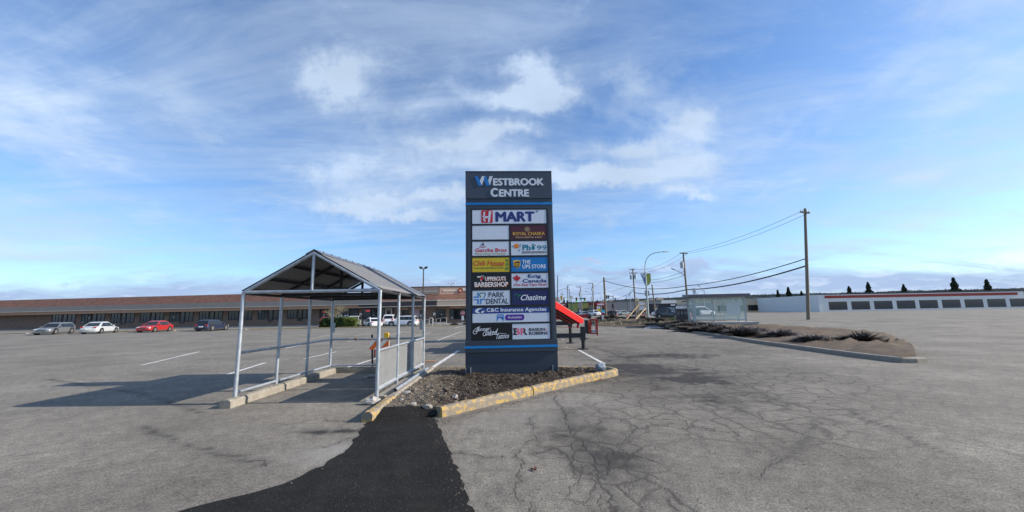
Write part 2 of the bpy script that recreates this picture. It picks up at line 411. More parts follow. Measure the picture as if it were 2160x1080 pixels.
def build_ground():
    ys = [-400, -60, -8, .4]
    y = 1.0
    while y < 34: ys.append(y); y *= 1.0072
    while y < 4000: ys.append(y); y *= 1.10
    ys = np.array(ys)
    us = np.concatenate([[-40, -16, -8, -4, -2.6], np.linspace(-1.9, -.66, 70), np.linspace(-.65, .65, 560), np.linspace(.66, 1.9, 70), [2.6, 4, 8, 16, 40]])
    Y, U = np.meshgrid(ys, us, indexing='ij')
    X = np.clip(U * np.maximum(Y, 1.0 + 0.05 * np.abs(Y)), -5600, 5600)
    def sm(t): t = np.clip(t, 0, 1); return t * t * (3 - 2 * t)
    Z = .38 * sm((Y - 22) / 22) * sm((X + 6 - .02 * Y) / 9)
    nr, nc = X.shape
    rng = np.random.default_rng(3)
    def vnoise(x, y, s, seed):     # value noise
        r = np.random.default_rng(seed).random((256, 256))
        xs, ys_ = x / s, y / s; xi = np.floor(xs).astype(int); yi = np.floor(ys_).astype(int)
        fx, fy = sm(xs - xi), sm(ys_ - yi); a = lambda i, j: r[(xi + i) % 256, (yi + j) % 256]
        return (a(0,0)*(1-fx)+a(1,0)*fx)*(1-fy)+(a(0,1)*(1-fx)+a(1,1)*fx)*fy
    jx = (vnoise(X, Y, .16, 1) - .5) * .14 + (vnoise(X, Y, .05, 2) - .5) * .06
    jy = (vnoise(X, Y, .16, 3) - .5) * .14 + (vnoise(X, Y, .05, 4) - .5) * .06
    px, py = X + jx, Y + jy
    crack = np.zeros_like(X); halo = np.zeros_like(X)
    near = Y < 34
    wmod = .55 + .9 * vnoise(X, Y, .45, 9)
    for line, w in CRACKS:
        d2 = np.full(X.shape, 1e9)
        xa = [p[0] for p in line]; ya = [p[1] for p in line]
        box = near & (X > min(xa) - 1) & (X < max(xa) + 1) & (Y > min(ya) - 1) & (Y < max(ya) + 1)
        bx, by = px[box], py[box]; best = np.full(bx.shape, 1e9)
        for (x0, y0), (x1, y1) in zip(line[:-1], line[1:]):
            dx, dy = x1 - x0, y1 - y0; t = np.clip(((bx - x0) * dx + (by - y0) * dy) / (dx * dx + dy * dy + 1e-9), 0, 1)
            best = np.minimum(best, (bx - x0 - t * dx) ** 2 + (by - y0 - t * dy) ** 2)
        d = np.sqrt(best); cw = .016 * w * wmod[box] * (1 + .07 * np.maximum(by - 5, 0))
        crack[box] = np.maximum(crack[box], np.exp(-(d / cw) ** 2) * min(1, .55 + .4 * w))
        halo[box] = np.maximum(halo[box], np.exp(-(d / (.07 * w + .02)) ** 2) * .95 * min(w, 1.2) * (.4 + wmod[box] * .6))
    def zone(pts, soft):
        out = np.zeros_like(X)
        for (a, b, rx, ry, s) in pts:
            q = ((px - a) / rx) ** 2 + ((py - b) / ry) ** 2
            out = np.maximum(out, s * np.exp(-q * soft))
        return out
    def zp(x, y, rx, ry, s): a, b = gp(x, y); return (a, b, rx, ry, s)
    allig = zone([zp(1440, 815, 1.7, 2.0, 1), zp(1500, 850, 2.4, 2.2, 1), zp(1455, 870, 1.0, 1.2, .6), zp(1270, 960, .7, .9, .8), zp(1230, 930, .5, .7, .8), zp(1560, 800, 3, 2.5, .9),
                  zp(1360, 755, 2.0, 3.0, .55), zp(1300, 1040, .5, .5, .7), zp(1420, 760, 3, 4, .5)], 1.1)
    stain = zone([zp(1375, 785, 1.5, .7, 1.5), zp(1340, 774, 1.4, .7, 1.4), zp(1450, 800, 1.2, 1.0, 1.0), zp(1400, 750, 2.2, 1.2, .8), zp(1310, 762, 1.0, 1.0, .6), zp(1225, 890, .30, .9, .5), zp(1290, 960, .5, .8, .4), zp(1180, 905, .4, .3, .3), zp(1420, 790, 1.2, .8, .7), zp(1480, 830, 1.2, 1.5, .5), zp(1290, 745, 2.2, 2.6, .35), zp(1210, 920, .45, .6, .45), zp(1250, 935, .5, .5, .5),
                  zp(1330, 720, 6, 5, .25), zp(1430, 745, 5, 3, .3), zp(880, 745, 2.5, 3, .2), zp(700, 910, .5, .12, .7), zp(940, 850, .8, .2, 0), zp(1480, 730, 6, 4, .25)], 1.0)
    stain *= .45 + 1.5 * vnoise(X, Y, .5, 11) * vnoise(X, Y, .13, 12) * 2
    brown = zone([zp(1335, 805, .9, .7, .9), zp(1320, 792, .9, .5, .7), zp(1375, 815, .7, .7, .6), zp(1000, 868, 1.2, .10, .8), zp(1180, 826, 1.6, .14, .8), zp(1085, 848, .9, .1, .9), zp(925, 888, .3, .2, .8), zp(1265, 806, .7, .2, .7), zp(760, 880, .5, .15, .4)], 1.0)
    pale = zone([zp(705, 955, .5, .35, .6), zp(730, 945, .4, .2, .5), zp(1200, 850, 1.0, .6, .35), zp(1100, 880, 1.0, .6, .3)], 1.0)
    me = bpy.data.meshes.new('ground')
    idx = np.arange(nr * nc).reshape(nr, nc)
    q = np.stack([idx[:-1, :-1], idx[:-1, 1:], idx[1:, 1:], idx[1:, :-1]], -1).reshape(-1, 4)
    me.vertices.add(nr * nc); me.vertices.foreach_set('co', np.stack([X, Y, Z], -1).astype(np.float32).ravel())
    me.loops.add(q.size); me.loops.foreach_set('vertex_index', q.ravel().astype(np.int32))
    me.polygons.add(len(q)); me.polygons.foreach_set('loop_start', (np.arange(len(q)) * 4).astype(np.int32))
    me.update(calc_edges=True)
    for nm, arr in (('crack', crack), ('halo', halo), ('alligator', allig), ('stain', np.clip(stain, 0, 1)), ('brown', np.clip(brown, 0, 1)), ('pale', pale)):
        at = me.attributes.new(nm, 'FLOAT', 'POINT'); at.data.foreach_set('value', arr.astype(np.float32).ravel())
    o = bpy.data.objects.new('ground', me); C.objects.link(o); struct(o)
    # asphalt: aged grey aggregate, cracks and stains with shapes of their own
    m = bpy.data.materials.new('old_asphalt'); m.use_nodes = True; me.materials.append(m)
    nt = m.node_tree; N = nt.nodes; L = nt.links; b = N['Principled BSDF']; b.inputs['Roughness'].default_value = .9; b.inputs['Specular IOR Level'].default_value = .25
    tc = N.new('ShaderNodeTexCoord'); P = tc.outputs['Object']
    def noise(s, d=6, r=.6):
        n = N.new('ShaderNodeTexNoise'); n.inputs['Scale'].default_value = s; n.inputs['Detail'].default_value = d; n.inputs['Roughness'].default_value = r; L.new(P, n.inputs[0]); return n
    def attr(a): n = N.new('ShaderNodeAttribute'); n.attribute_name = a; return n.outputs['Fac']
    def put(s, v):
        if hasattr(v, 'is_output'): L.new(v, s)
        else: s.default_value = v
    def M(op, a, bb=0.0, c=0.0, clamp=False):
        n = N.new('ShaderNodeMath'); n.operation = op; n.use_clamp = clamp; put(n.inputs[0], a); put(n.inputs[1], bb); put(n.inputs[2], c); return n.outputs[0]
    def mr(v, a, bb, lo=0, hi=1):
        n = N.new('ShaderNodeMapRange'); put(n.inputs[0], v); n.inputs[1].default_value = a; n.inputs[2].default_value = bb; n.inputs[3].default_value = lo; n.inputs[4].default_value = hi; return n.outputs[0]
    def mix(f, a, c, bt='MIX'):
        n = N.new('ShaderNodeMix'); n.data_type = 'RGBA'; n.blend_type = bt; put(n.inputs[0], f); put(n.inputs[6], a); put(n.inputs[7], c); return n.outputs[2]
    big = noise(.35, 8, .62).outputs[0]; mid = noise(2.3, 7, .65).outputs[0]; fine = noise(48, 5, .75).outputs[0]; med = noise(9, 6, .7).outputs[0]; grit = noise(125, 3, .65).outputs[0]
    c = mix(mr(big, .35, .65), (*ASPH_A, 1), (*ASPH_B, 1))
    c = mix(mr(mid, .30, .70), mix(1.0, c, (.70, .70, .72, 1), 'MULTIPLY'), c)
    c = mix(1.0, c, mix(mr(fine, .32, .68), (.30, .30, .31, 1), (1.72, 1.71, 1.68, 1)), 'MULTIPLY')
    c = mix(1.0, c, mix(mr(med, .3, .7), (.70, .70, .71, 1), (1.30, 1.30, 1.28, 1)), 'MULTIPLY')
    c = mix(M('MULTIPLY', mr(grit, .62, .75), .55), c, (.42, .41, .38, 1))
    c = mix(M('MULTIPLY', mr(grit, .40, .26), .5), c, (.05, .05, .05, 1))
    vor = N.new('ShaderNodeTexVoronoi'); vor.feature = 'DISTANCE_TO_EDGE'; vor.inputs['Scale'].default_value = 2.1
    wn = noise(3.0, 5, .6); wp = N.new('ShaderNodeVectorMath'); wp.operation = 'MULTIPLY_ADD'; L.new(wn.outputs['Color'], wp.inputs[0]); wp.inputs[1].default_value = (.34, .34, 0); L.new(P, wp.inputs[2]); L.new(wp.outputs[0], vor.inputs['Vector'])
    vl = mr(vor.outputs['Distance'], .0, .07, 1, 0)
    al = M('MULTIPLY', M('MULTIPLY', vl, mr(attr('alligator'), .05, .5)), mr(mid, .30, .5, .35, 1), clamp=True)
    # faint wandering cracks all over the lot
    vor2 = N.new('ShaderNodeTexVoronoi'); vor2.feature = 'DISTANCE_TO_EDGE'; vor2.inputs['Scale'].default_value = .42
    wn2 = noise(.8, 9, .68); wp2 = N.new('ShaderNodeVectorMath'); wp2.operation = 'MULTIPLY_ADD'; L.new(wn2.outputs['Color'], wp2.inputs[0]); wp2.inputs[1].default_value = (1.6, 1.6, 0); L.new(P, wp2.inputs[2]); L.new(wp2.outputs[0], vor2.inputs['Vector'])
    far = M('MULTIPLY', M('MULTIPLY', mr(vor2.outputs['Distance'], 0, .014, 1, 0), mr(big, .46, .60)), .55)
    cr = M('MAXIMUM', M('MAXIMUM', attr('crack'), M('MULTIPLY', al, .85)), far)
    c = mix(M('MULTIPLY', attr('brown'), mr(mid, .25, .6, .35, .95)), c, (.105, .088, .068, 1))
    c = mix(attr('stain'), c, (.040, .037, .035, 1))
    c = mix(M('MULTIPLY', attr('halo'), mr(mid, .3, .7, .15, .75)), c, (.085, .080, .072, 1))
    c = mix(M('MULTIPLY', attr('pale'), .75), c, (.36, .345, .32, 1))
    c = mix(M('MULTIPLY', M('MULTIPLY', cr, mr(med, .25, .6, .45, 1)), .8), c, (.034, .028, .026, 1))
    L.new(c, b.inputs['Base Color'])
    h = M('SUBTRACT', M('ADD', M('MULTIPLY', fine, .5), M('MULTIPLY', grit, .35)), M('MULTIPLY', cr, .6))
    bp = N.new('ShaderNodeBump'); bp.inputs['Strength'].default_value = .75; bp.inputs['Distance'].default_value = .012; L.new(h, bp.inputs['Height']); L.new(bp.outputs[0], b.inputs['Normal'])
ASPH_A, ASPH_B = (.170, .156, .133), (.268, .247, .212)
build_ground()

# fresh asphalt patch that runs up between the two kerb ends
def wobble(line, amp, seed, n=9):
    out = []
    for i, ((x0, y0), (x1, y1)) in enumerate(zip(line[:-1], line[1:])):
        for j in range(n):
            t = j / n; k = mnoise.noise(Vector((seed + i + t, seed * .37, 0)) * 4.1) * amp + mnoise.noise(Vector((seed + (i + t) * 5, 3, 0)) * 3.1) * amp * .5
            nx, ny = -(y1 - y0), x1 - x0; l = math.hypot(nx, ny) + 1e-6
            out.append((x0 + (x1 - x0) * t + nx / l * k, y0 + (y1 - y0) * t + ny / l * k))
    return out + [line[-1]]
lft = [gp(*p) for p in ((772, 897), (763, 905), (744, 931), (728, 955), (700, 968), (673, 985), (600, 1022))] + [(-3.2, 3.2), (-3.6, 1.6), (-3.5, -2.0)]
rgt = [gp(*p) for p in ((915, 879), (928, 905), (945, 945), (955, 968), (970, 1000), (985, 1040), (1000, 1085))] + [(-.18, 2.0), (0.2, -2.0)]
L_, R_ = wobble(lft, .05, 3), wobble(rgt, .05, 8)
def resample(line, n):
    d = [0]
    for a, b in zip(line[:-1], line[1:]): d.append(d[-1] + math.hypot(b[0] - a[0], b[1] - a[1]))
    out = []
    for i in range(n):
        s = d[-1] * i / (n - 1); k = max(j for j in range(len(d)) if d[j] <= s + 1e-9); k = min(k, len(line) - 2)
        t = (s - d[k]) / (d[k + 1] - d[k] + 1e-9); out.append((line[k][0] + (line[k + 1][0] - line[k][0]) * t, line[k][1] + (line[k + 1][1] - line[k][1]) * t))
    return out
nL = 110
L_, R_ = resample(L_, nL), resample(R_, nL)
mb = MB(); W_ = 24
# ramp rows first: from the soil edge down to the flat patch
rampL = [(-2.16, 6.62), (-2.17, 6.45), (-2.20, 6.25)]; rampR = [(-1.22, 6.55), (-1.24, 6.45), (-1.26, 6.38)]; rz = [.115, .085, .03]
rows = [([a, b], z) for a, b, z in zip(rampL, rampR, rz)] + [([a, b], .005) for a, b in zip(L_, R_)]
for i, ((a, b), z) in enumerate(rows):
    for j in range(W_ + 1):
        t = j / W_; x = a[0] + (b[0] - a[0]) * t; y = a[1] + (b[1] - a[1]) * t
        mb.v.append((x, y, z + (.012 * math.sin(math.pi * t) + .004 * mnoise.noise(Vector((x * 3, y * 3, 0)))) * (1 if 0 < j < W_ else 0)))
for i in range(len(rows) - 1):
    for j in range(W_):
        a = i * (W_ + 1) + j; mb.f.append((a, a + 1, a + W_ + 2, a + W_ + 1))
struct(mb.build('asphalt_patch', 'new_asphalt', smooth=True))
def patch_dust():
    nt = MT['new_asphalt'].node_tree; N = nt.nodes; L = nt.links; b = N['Principled BSDF']; src = b.inputs['Base Color'].links[0].from_socket
    tc = N.new('ShaderNodeTexCoord')
    def noise(s, d, r): n = N.new('ShaderNodeTexNoise'); n.inputs['Scale'].default_value = s; n.inputs['Detail'].default_value = d; n.inputs['Roughness'].default_value = r; L.new(tc.outputs['Object'], n.inputs[0]); return n.outputs[0]
    def ramp(v, a, c, hi): n = N.new('ShaderNodeMapRange'); L.new(v, n.inputs[0]); n.inputs[1].default_value = a; n.inputs[2].default_value = c; n.inputs[4].default_value = hi; return n.outputs[0]
    def mix(f, a, col): n = N.new('ShaderNodeMix'); n.data_type = 'RGBA'; L.new(f, n.inputs[0]); L.new(a, n.inputs[6]); n.inputs[7].default_value = col; return n.outputs[2]
    c = mix(ramp(noise(1.6, 8, .68), .52, .72, .40), src, (.060, .054, .047, 1))
    c = mix(ramp(noise(60, 4, .75), .54, .76, .6), c, (.070, .066, .061, 1))
    c = mix(ramp(noise(60, 4, .75), .44, .30, .8), c, (.006, .006, .007, 1))
    c = mix(ramp(noise(95, 2, .5), .69, .74, 1), c, (.30, .28, .25, 1))
    L.new(c, b.inputs['Base Color'])
patch_dust()

# painted parking lines
def stripe(px0, px1, w):
    a, b = Vector((*gp(*px0), 0)), Vector((*gp(*px1), 0)); t = (b - a).normalized(); n = Vector((-t.y, t.x, 0)) * w / 2
    k = max(2, int((b - a).length / .25)); m_ = MB(); r = random.Random(int(px0[0]))
    for i in range(k + 1):
        p = a + (b - a) * i / k; e = r.uniform(.8, 1.05)
        m_.v += [tuple(p + n * e), tuple(p - n * e)]
    m_.f = [(2 * i, 2 * i + 1, 2 * i + 3, 2 * i + 2) for i in range(k)]
    m_.v = [(x, y, .004 + G(x, y)) for x, y, z in m_.v]
    o = m_.build('road_marking', 'line_paint'); struct(o)
for a, b, w in [((909, 777.5), (967.5, 739.6), .16), ((922, 718.5), (972, 700), .11), ((733, 775), (797, 755), .12), ((640, 757), (709, 742), .12), ((751, 707.5), (785, 702.5), .11), ((822, 706.5), (848, 700.7), .11),
                ((875, 709.5), (909, 701), .11), ((673, 710), (728, 702.5), .11), ((733, 721), (760, 717), .11), ((1221, 738.5), (1275, 768), .12), ((1177, 711.5), (1189, 717), .11), ((893, 690.6), (935, 687.5), .14), ((960, 692), (980, 687), .14), ((880, 692.5), (925, 691.5), .12),
                ((683, 701), (730, 699.5), .12), ((1090, 700), (1160, 690), .12), ((600, 735), (660, 723), .12), ((480, 790), (560, 765), .12), ((300, 770), (420, 742), .12)]:
    stripe(a, b, w)

# ------------------------------------------------------------------ the island: kerbs, soil, stones
def kerb(pts, name, m, w=.16, h=.15, seed=1, zs=None):
    pts = [Vector((*p, 0)) for p in resample(pts, max(6, int(len(pts) * 9)))]
    prof = [(-w/2, -.02), (-w/2, h*.72), (-w/2+.018, h*.9), (-w/2+.045, h), (w/2-.045, h), (w/2-.018, h*.9), (w/2, h*.72), (w/2, -.02)]
    mb = MB(); n = len(prof); k = len(pts)
    for i, p in enumerate(pts):
        t = (pts[min(i+1, k-1)] - pts[max(i-1, 0)]).normalized(); nr = Vector((-t.y, t.x, 0))
        for a, z in prof:
            q = p + nr * a; c = mnoise.noise(Vector((q.x * 5, q.y * 5, z * 9 + seed)))
            c2 = mnoise.noise(Vector((q.x * 17, q.y * 17, z * 15 + seed)))
            d = .006 * c + .006 * c2 - (.012 if c2 > .33 and z > .08 else 0)
            mb.v.append(tuple(q + nr * (math.copysign(1, a) * d) + Vector((0, 0, z + (d if z > .05 else 0)))))
    for i in range(k - 1):
        for j in range(n - 1):
            a = i * n + j; mb.f.append((a, a + 1, a + n + 1, a + n))
    mb.f += [tuple(range(n)), tuple((k - 1) * n + j for j in range(n - 1, -1, -1))]
    return struct(mb.build(name, m))
kerb([(-1.20, 6.40), (-.62, 7.0), (.22, 7.86), (.30, 7.94)], 'kerb', 'kerb_yellow', .17, .155, 1)
kerb([(.325, 7.965), (1.26, 8.94), (2.02, 9.62), (2.42, 9.95), (2.56, 10.12), (2.60, 10.32), (2.52, 10.52), (2.36, 10.68)], 'kerb', 'kerb_yellow', .17, .155, 2)
kerb([(2.33, 10.70), (1.6, 10.82), (.4, 10.92), (-1.0, 11.05), (-2.2, 11.2)], 'kerb', 'kerb_yellow', .15, .145, 3)
kerb([(-2.25, 6.14), (-2.24, 6.45), (-2.26, 6.9), (-2.28, 7.45)], 'kerb', 'kerb_yellow', .17, .15, 4)
kerb([(-2.285, 7.48), (-2.30, 8.6), (-2.32, 9.8), (-2.34, 11.3)], 'kerb', 'kerb_concrete', .17, .14, 5)
# kerbs round the trolley bay
kerb([(-2.56, 7.55), (-2.57, 9.2), (-2.57, 11.3)], 'kerb', 'kerb_concrete', .26, .10, 6)
kerb([(-2.72, 11.42), (-3.6, 11.43), (-4.7, 11.42), (-5.1, 11.43)], 'kerb', 'kerb_concrete', .18, .15, 7)
kerb([(-5.19, 11.5), (-5.19, 10.4), (-5.2, 9.55)], 'kerb', 'kerb_concrete', .2, .15, 8)
kerb([(-5.2, 9.52), (-5.2, 8.6), (-5.2, 7.6), (-5.2, 7.2)], 'kerb', 'kerb_concrete', .2, .15, 9)

ISL = [(-2.17, 6.66), (-1.24, 6.52), (-.66, 7.08), (.25, 7.98), (1.24, 9.02), (2.36, 10.02), (2.46, 10.3), (2.3, 10.6), (.4, 10.85), (-2.2, 11.12), (-2.24, 9.0), (-2.19, 7.2)]
def inside(x, y, poly):
    c = False; j = len(poly) - 1
    for i in range(len(poly)):
        (xi, yi), (xj, yj) = poly[i], poly[j]
        if (yi > y) != (yj > y) and x < (xj - xi) * (y - yi) / (yj - yi) + xi: c = not c
        j = i
    return c
def edge_d(x, y, poly):
    best = 9
    for (x0, y0), (x1, y1) in zip(poly, poly[1:] + poly[:1]):
        dx, dy = x1 - x0, y1 - y0; t = max(0, min(1, ((x - x0) * dx + (y - y0) * dy) / (dx * dx + dy * dy)))
        best = min(best, math.hypot(x - x0 - t * dx, y - y0 - t * dy))
    return best
def soil_h(x, y):
    d = edge_d(x, y, ISL)
    n = mnoise.noise(Vector((x * 1.3, y * 1.3, 2))) * .055 + mnoise.noise(Vector((x * 4.2, y * 4.2, 5))) * .05 + mnoise.noise(Vector((x * 11, y * 11, 8))) * .034 + mnoise.noise(Vector((x * 27, y * 27, 1))) * .012
    return .105 + min(d, .6) * .10 + n * min(1, .25 + d * 3) * (1.0 if x > -1.6 else .75)
def build_soil():
    step = .035; xs = np.arange(-2.3, 2.55, step); ys = np.arange(6.5, 11.2, step); ids = {}; mb = MB()
    inn = {(i, j): inside(x, y, ISL) for i, x in enumerate(xs) for j, y in enumerate(ys)}
    def vid(i, j):
        if (i, j) not in ids:
            x, y = xs[i], ys[j]; ids[(i, j)] = len(mb.v); mb.v.append((x, y, soil_h(x, y) if inn[(i, j)] else .09))
        return ids[(i, j)]
    for i in range(len(xs) - 1):
        for j in range(len(ys) - 1):
            if any(inn[(i + a, j + b)] for a in (0, 1) for b in (0, 1)): mb.f.append((vid(i, j), vid(i + 1, j), vid(i + 1, j + 1), vid(i, j + 1)))
    o = mb.build('soil_bed', 'soil', smooth=False); struct(o)
    # gravelly grey-brown corner beside the bay kerb
    nt = MT['soil'].node_tree; N = nt.nodes; L = nt.links; b = N['Principled BSDF']
    src = b.inputs['Base Color'].links[0].from_socket
    tc = N.new('ShaderNodeTexCoord'); s = N.new('ShaderNodeSeparateXYZ'); L.new(tc.outputs['Object'], s.inputs[0])
    n = N.new('ShaderNodeTexNoise'); n.inputs['Scale'].default_value = 2.2; n.inputs['Detail'].default_value = 7; L.new(tc.outputs['Object'], n.inputs[0])
    f = N.new('ShaderNodeMath'); f.operation = 'MULTIPLY_ADD'; L.new(n.outputs[0], f.inputs[0]); f.inputs[1].default_value = 2.2; L.new(s.outputs[0], f.inputs[2])
    mr = N.new('ShaderNodeMapRange'); L.new(f.outputs[0], mr.inputs[0]); mr.inputs[1].default_value = .0; mr.inputs[2].default_value = -.75
    g = N.new('ShaderNodeTexNoise'); g.inputs['Scale'].default_value = 26; g.inputs['Detail'].default_value = 5; L.new(tc.outputs['Object'], g.inputs[0])
    gm = N.new('ShaderNodeMix'); gm.data_type = 'RGBA'; L.new(g.outputs[0], gm.inputs[0]); gm.inputs[6].default_value = (.06, .05, .04, 1); gm.inputs[7].default_value = (.20, .165, .125, 1)
    mx = N.new('ShaderNodeMix'); mx.data_type = 'RGBA'; L.new(mr.outputs[0], mx.inputs[0]); L.new(src, mx.inputs[6]); L.new(gm.outputs[2], mx.inputs[7]); L.new(mx.outputs[2], b.inputs['Base Color'])
    # loose gravel and clods
    gr = MB(); cl = MB(); r = random.Random(5)
    k = 0
    while k < 1500:
        x, y = r.uniform(-2.25, 2.5), r.uniform(6.6, 11)
        if not inside(x, y, ISL): continue
        left = math.exp(-((x + 2.0) / .9) ** 2 - ((y - 7.4) / 1.3) ** 2)
        if r.random() > .14 + left: continue
        s_ = r.choice([.008, .010, .013, .018]) * (1 + (r.random() < .06) * 1.3)
        gr.blob((x, y, soil_h(x, y) + s_ * .3), s_, k, 1, .4, (1, r.uniform(.7, 1.2), .6)); k += 1
    tag(gr.build('gravel', 'pebble'), 'loose grey gravel scattered over the soil of the island', 'gravel', kind='stuff')
    k = 0
    while k < 420:
        x, y = r.uniform(-1.7, 2.4), r.uniform(6.8, 10.9)
        if not inside(x, y, ISL): continue
        s_ = r.uniform(.010, .028); cl.blob((x, y, soil_h(x, y) + s_ * .15), s_, k, 1, .6, (1.2, 1, .6)); k += 1
    tag(cl.build('soil_clods', 'soil'), 'dark crumbly clods of soil round the foot of the sign', 'soil', kind='stuff')
build_soil()
for (x, y, r_, lab, s) in [(2.17, 9.98, .13, 'blue grey boulder on the rounded nose of the kerbed island', 'blue_stone')]:
    tag(MB().blob((0, 0, 0), r_, 3, 3, .4, (1.0, .8, .72)).build('boulder', s, smooth=True, loc=(x, y, .23)), lab, 'boulder')
rr = [((858, 828), .06, 'pale angular stone beside the loose steel tube end', 'stone'), ((872, 851), .05, 'tan cobble in the gravel at the front of the island', 'stone'), ((903, 857), .07, 'dark lump of rubble just behind the cut end of the yellow kerb', 'kerb_concrete'),
      ((960, 838), .05, 'grey cobble near the middle of the front kerb', 'stone'), ((847, 842), .035, 'small buff stone by the yellow side kerb', 'stone')]
for i, (p, r_, lab, s) in enumerate(rr):
    x, y = gp(*p, .13); tag(MB().blob((0, 0, 0), r_, 11 + i, 2, .6, (1.1, .9, .6)).build('rock', s, loc=(x, y, soil_h(x, y) + .02)), lab, 'rock')
tag(MB().blob((0, 0, 0), .13, 31, 2, .45, (1.0, .8, .6)).build('concrete_lump', 'concrete', loc=(-2.60, 7.36, .06)), 'rough broken concrete lump at the foot of the front shelter post', 'rubble')
x, y = gp(784, 793, .05); tag(MB().blob((0, 0, 0), .09, 21, 2, .35, (1.4, .9, .5)).build('rock', 'stone', loc=(x, y, .05)), 'grey stone lying inside the trolley shelter by the rear kerb', 'rock')
# loose tube on the kerb
t = MB(); a, b = Vector((-2.30, 7.72, .175)), Vector((-2.345, 10.75, .17))
t.tube([a, b], .034, 12, cap=False); t.tube([a, b], .028, 12, cap=False)
tag(t.build('steel_tube', 'galvanised', smooth=True), 'loose galvanised steel tube lying along the kerb beside the shelter', 'pipe')
# scraps on the lot
def plank(px, py, L, w, ang, lab, m='wood_scrap', name='wood_scrap', cat='wood scrap'):
    x, y = gp(px, py); o = MB().box(-L/2, L/2, -w/2, w/2, 0, .03).build(name, m, loc=(x, y, .003), bevel=.004); o.rotation_euler.z = ang; tag(o, lab, cat)
plank(907, 763, .34, .09, .1, 'short reddish board lying on the asphalt behind the shelter corner')
plank(949, 777, .30, .07, -.1, 'short reddish board just left of the pylon sign foot')
def leafy(px, py, s, m, name, lab, cat):
    x, y = gp(px, py); r = random.Random(int(px)); mb = MB()
    for k in range(7):
        a = r.uniform(0, 6.3); l = s * r.uniform(.5, 1); p = Vector((math.cos(a), math.sin(a), 0)); q = Vector((-p.y, p.x, 0)) * s * .28
        mb.add([(0, 0, .004), tuple(p * l * .6 + q + Vector((0, 0, .02))), tuple(p * l + Vector((0, 0, .006))), tuple(p * l * .6 - q + Vector((0, 0, .012)))], [(0, 1, 2, 3)])
    tag(mb.build(name, m, loc=(x, y, .006)), lab, cat)
leafy(1127, 991, .06, 'leaf_litter', 'dead_leaf', 'curled brown dead leaf on the cracked asphalt in front', 'leaf')
leafy(1268, 801, .05, 'litter_red', 'litter', 'scrap of red litter by the front kerb near the nose', 'litter')
leafy(1194, 733, .11, 'litter_white', 'litter', 'white scrap of paper on the asphalt right of the sign', 'litter')

# grit swept against the kerb and along the patch edge
gr = MB(); r = random.Random(44)
kl = resample([(-1.15, 6.25), (-.5, 6.95), (.35, 7.8), (1.3, 8.8), (2.1, 9.5), (2.75, 10.1)], 60); pl_ = R_[:60]
for k in range(900):
    if r.random() < .85: x, y = r.choice(kl); x += abs(r.gauss(0, .10)) + .02; y -= abs(r.gauss(0, .14))
    else: x, y = r.choice(pl_); x += r.gauss(0, .07); y += r.gauss(0, .05)
    s_ = r.uniform(.004, .010); gr.blob((x, y, s_ * .4 + .004), s_, k, 1, .4, (1, 1, .6))
for k in range(500):
    x, y = r.uniform(-2.5, 4), r.uniform(3.2, 9.5)
    if inside(x, y, ISL): continue
    s_ = r.uniform(.003, .009); gr.blob((x, y, s_ * .4 + .004), s_, k, 1, .4, (1, 1, .6))
tag(gr.build('loose_grit', 'pebble'), 'fine grit and chips swept along the kerb and over the asphalt', 'grit', kind='stuff')

# ------------------------------------------------------------------ the pylon sign
SX, SY, SYAW, SW = -.049, 9.70, .045, 2.263
sign = thing('pylon_sign', 'tall dark slate pylon sign listing the shopping centre tenants, standing in the soil island', 'sign', (SX, SY, 0), SYAW)
_c, _s = math.cos(SYAW), math.sin(SYAW)
def spx(px, py):      # photograph point -> (u, z) on the sign's front plane
    v = ray(px, py); nx, ny = -_s, _c
    t = (SX * nx + SY * ny) / (v.x * nx + v.y * ny)
    dx, dy = v.x * t - SX, v.y * t - SY
    return dx * _c + dy * _s, EYE + v.z * t
CROPS = dict(H=(970, 350, 4.696), A=(985, 430, 9.389), B=(985, 540, 10.283), C=(985, 640, 6.749))
def cp(k, x, y): ox, oy, s = CROPS[k]; return spx(ox + x / s, oy + y / s)
def crect(k, x0, y0, x1, y1):      # crop box -> u0,u1,z0,z1
    ym, xm = (y0 + y1) / 2, (x0 + x1) / 2
    return cp(k, x0, ym)[0], cp(k, x1, ym)[0], cp(k, xm, y1)[1], cp(k, xm, y0)[1]

def text_mesh(s, bold=0.0, shear=0.0, font_res=3):
    cu = bpy.data.curves.new('t', 'FONT'); cu.body = s; cu.offset = bold; cu.shear = shear; cu.resolution_u = font_res; cu.fill_mode = 'FRONT'
    o = bpy.data.objects.new('t', cu); C.objects.link(o)
    dg = bpy.context.evaluated_depsgraph_get(); me = bpy.data.meshes.new_from_object(o.evaluated_get(dg))
    v = [tuple(x.co) for x in me.vertices]; f = [tuple(p.vertices) for p in me.polygons]
    bpy.data.objects.remove(o); bpy.data.curves.remove(cu); bpy.data.meshes.remove(me)
    return v, f
def solid(mb, v2, f, y0, d):       # flat faces (x,z) made d thick towards -y
    e = {}
    for p in f:
        for a, b in zip(p, p[1:] + p[:1]): e[(a, b)] = 1
    n = len(v2); v = [(x, y0 - d, z) for x, z in v2] + [(x, y0, z) for x, z in v2]
    fs = list(f) + [(a, b, b + n, a + n) for (a, b) in e if (b, a) not in e]
    mb.add(v, fs)
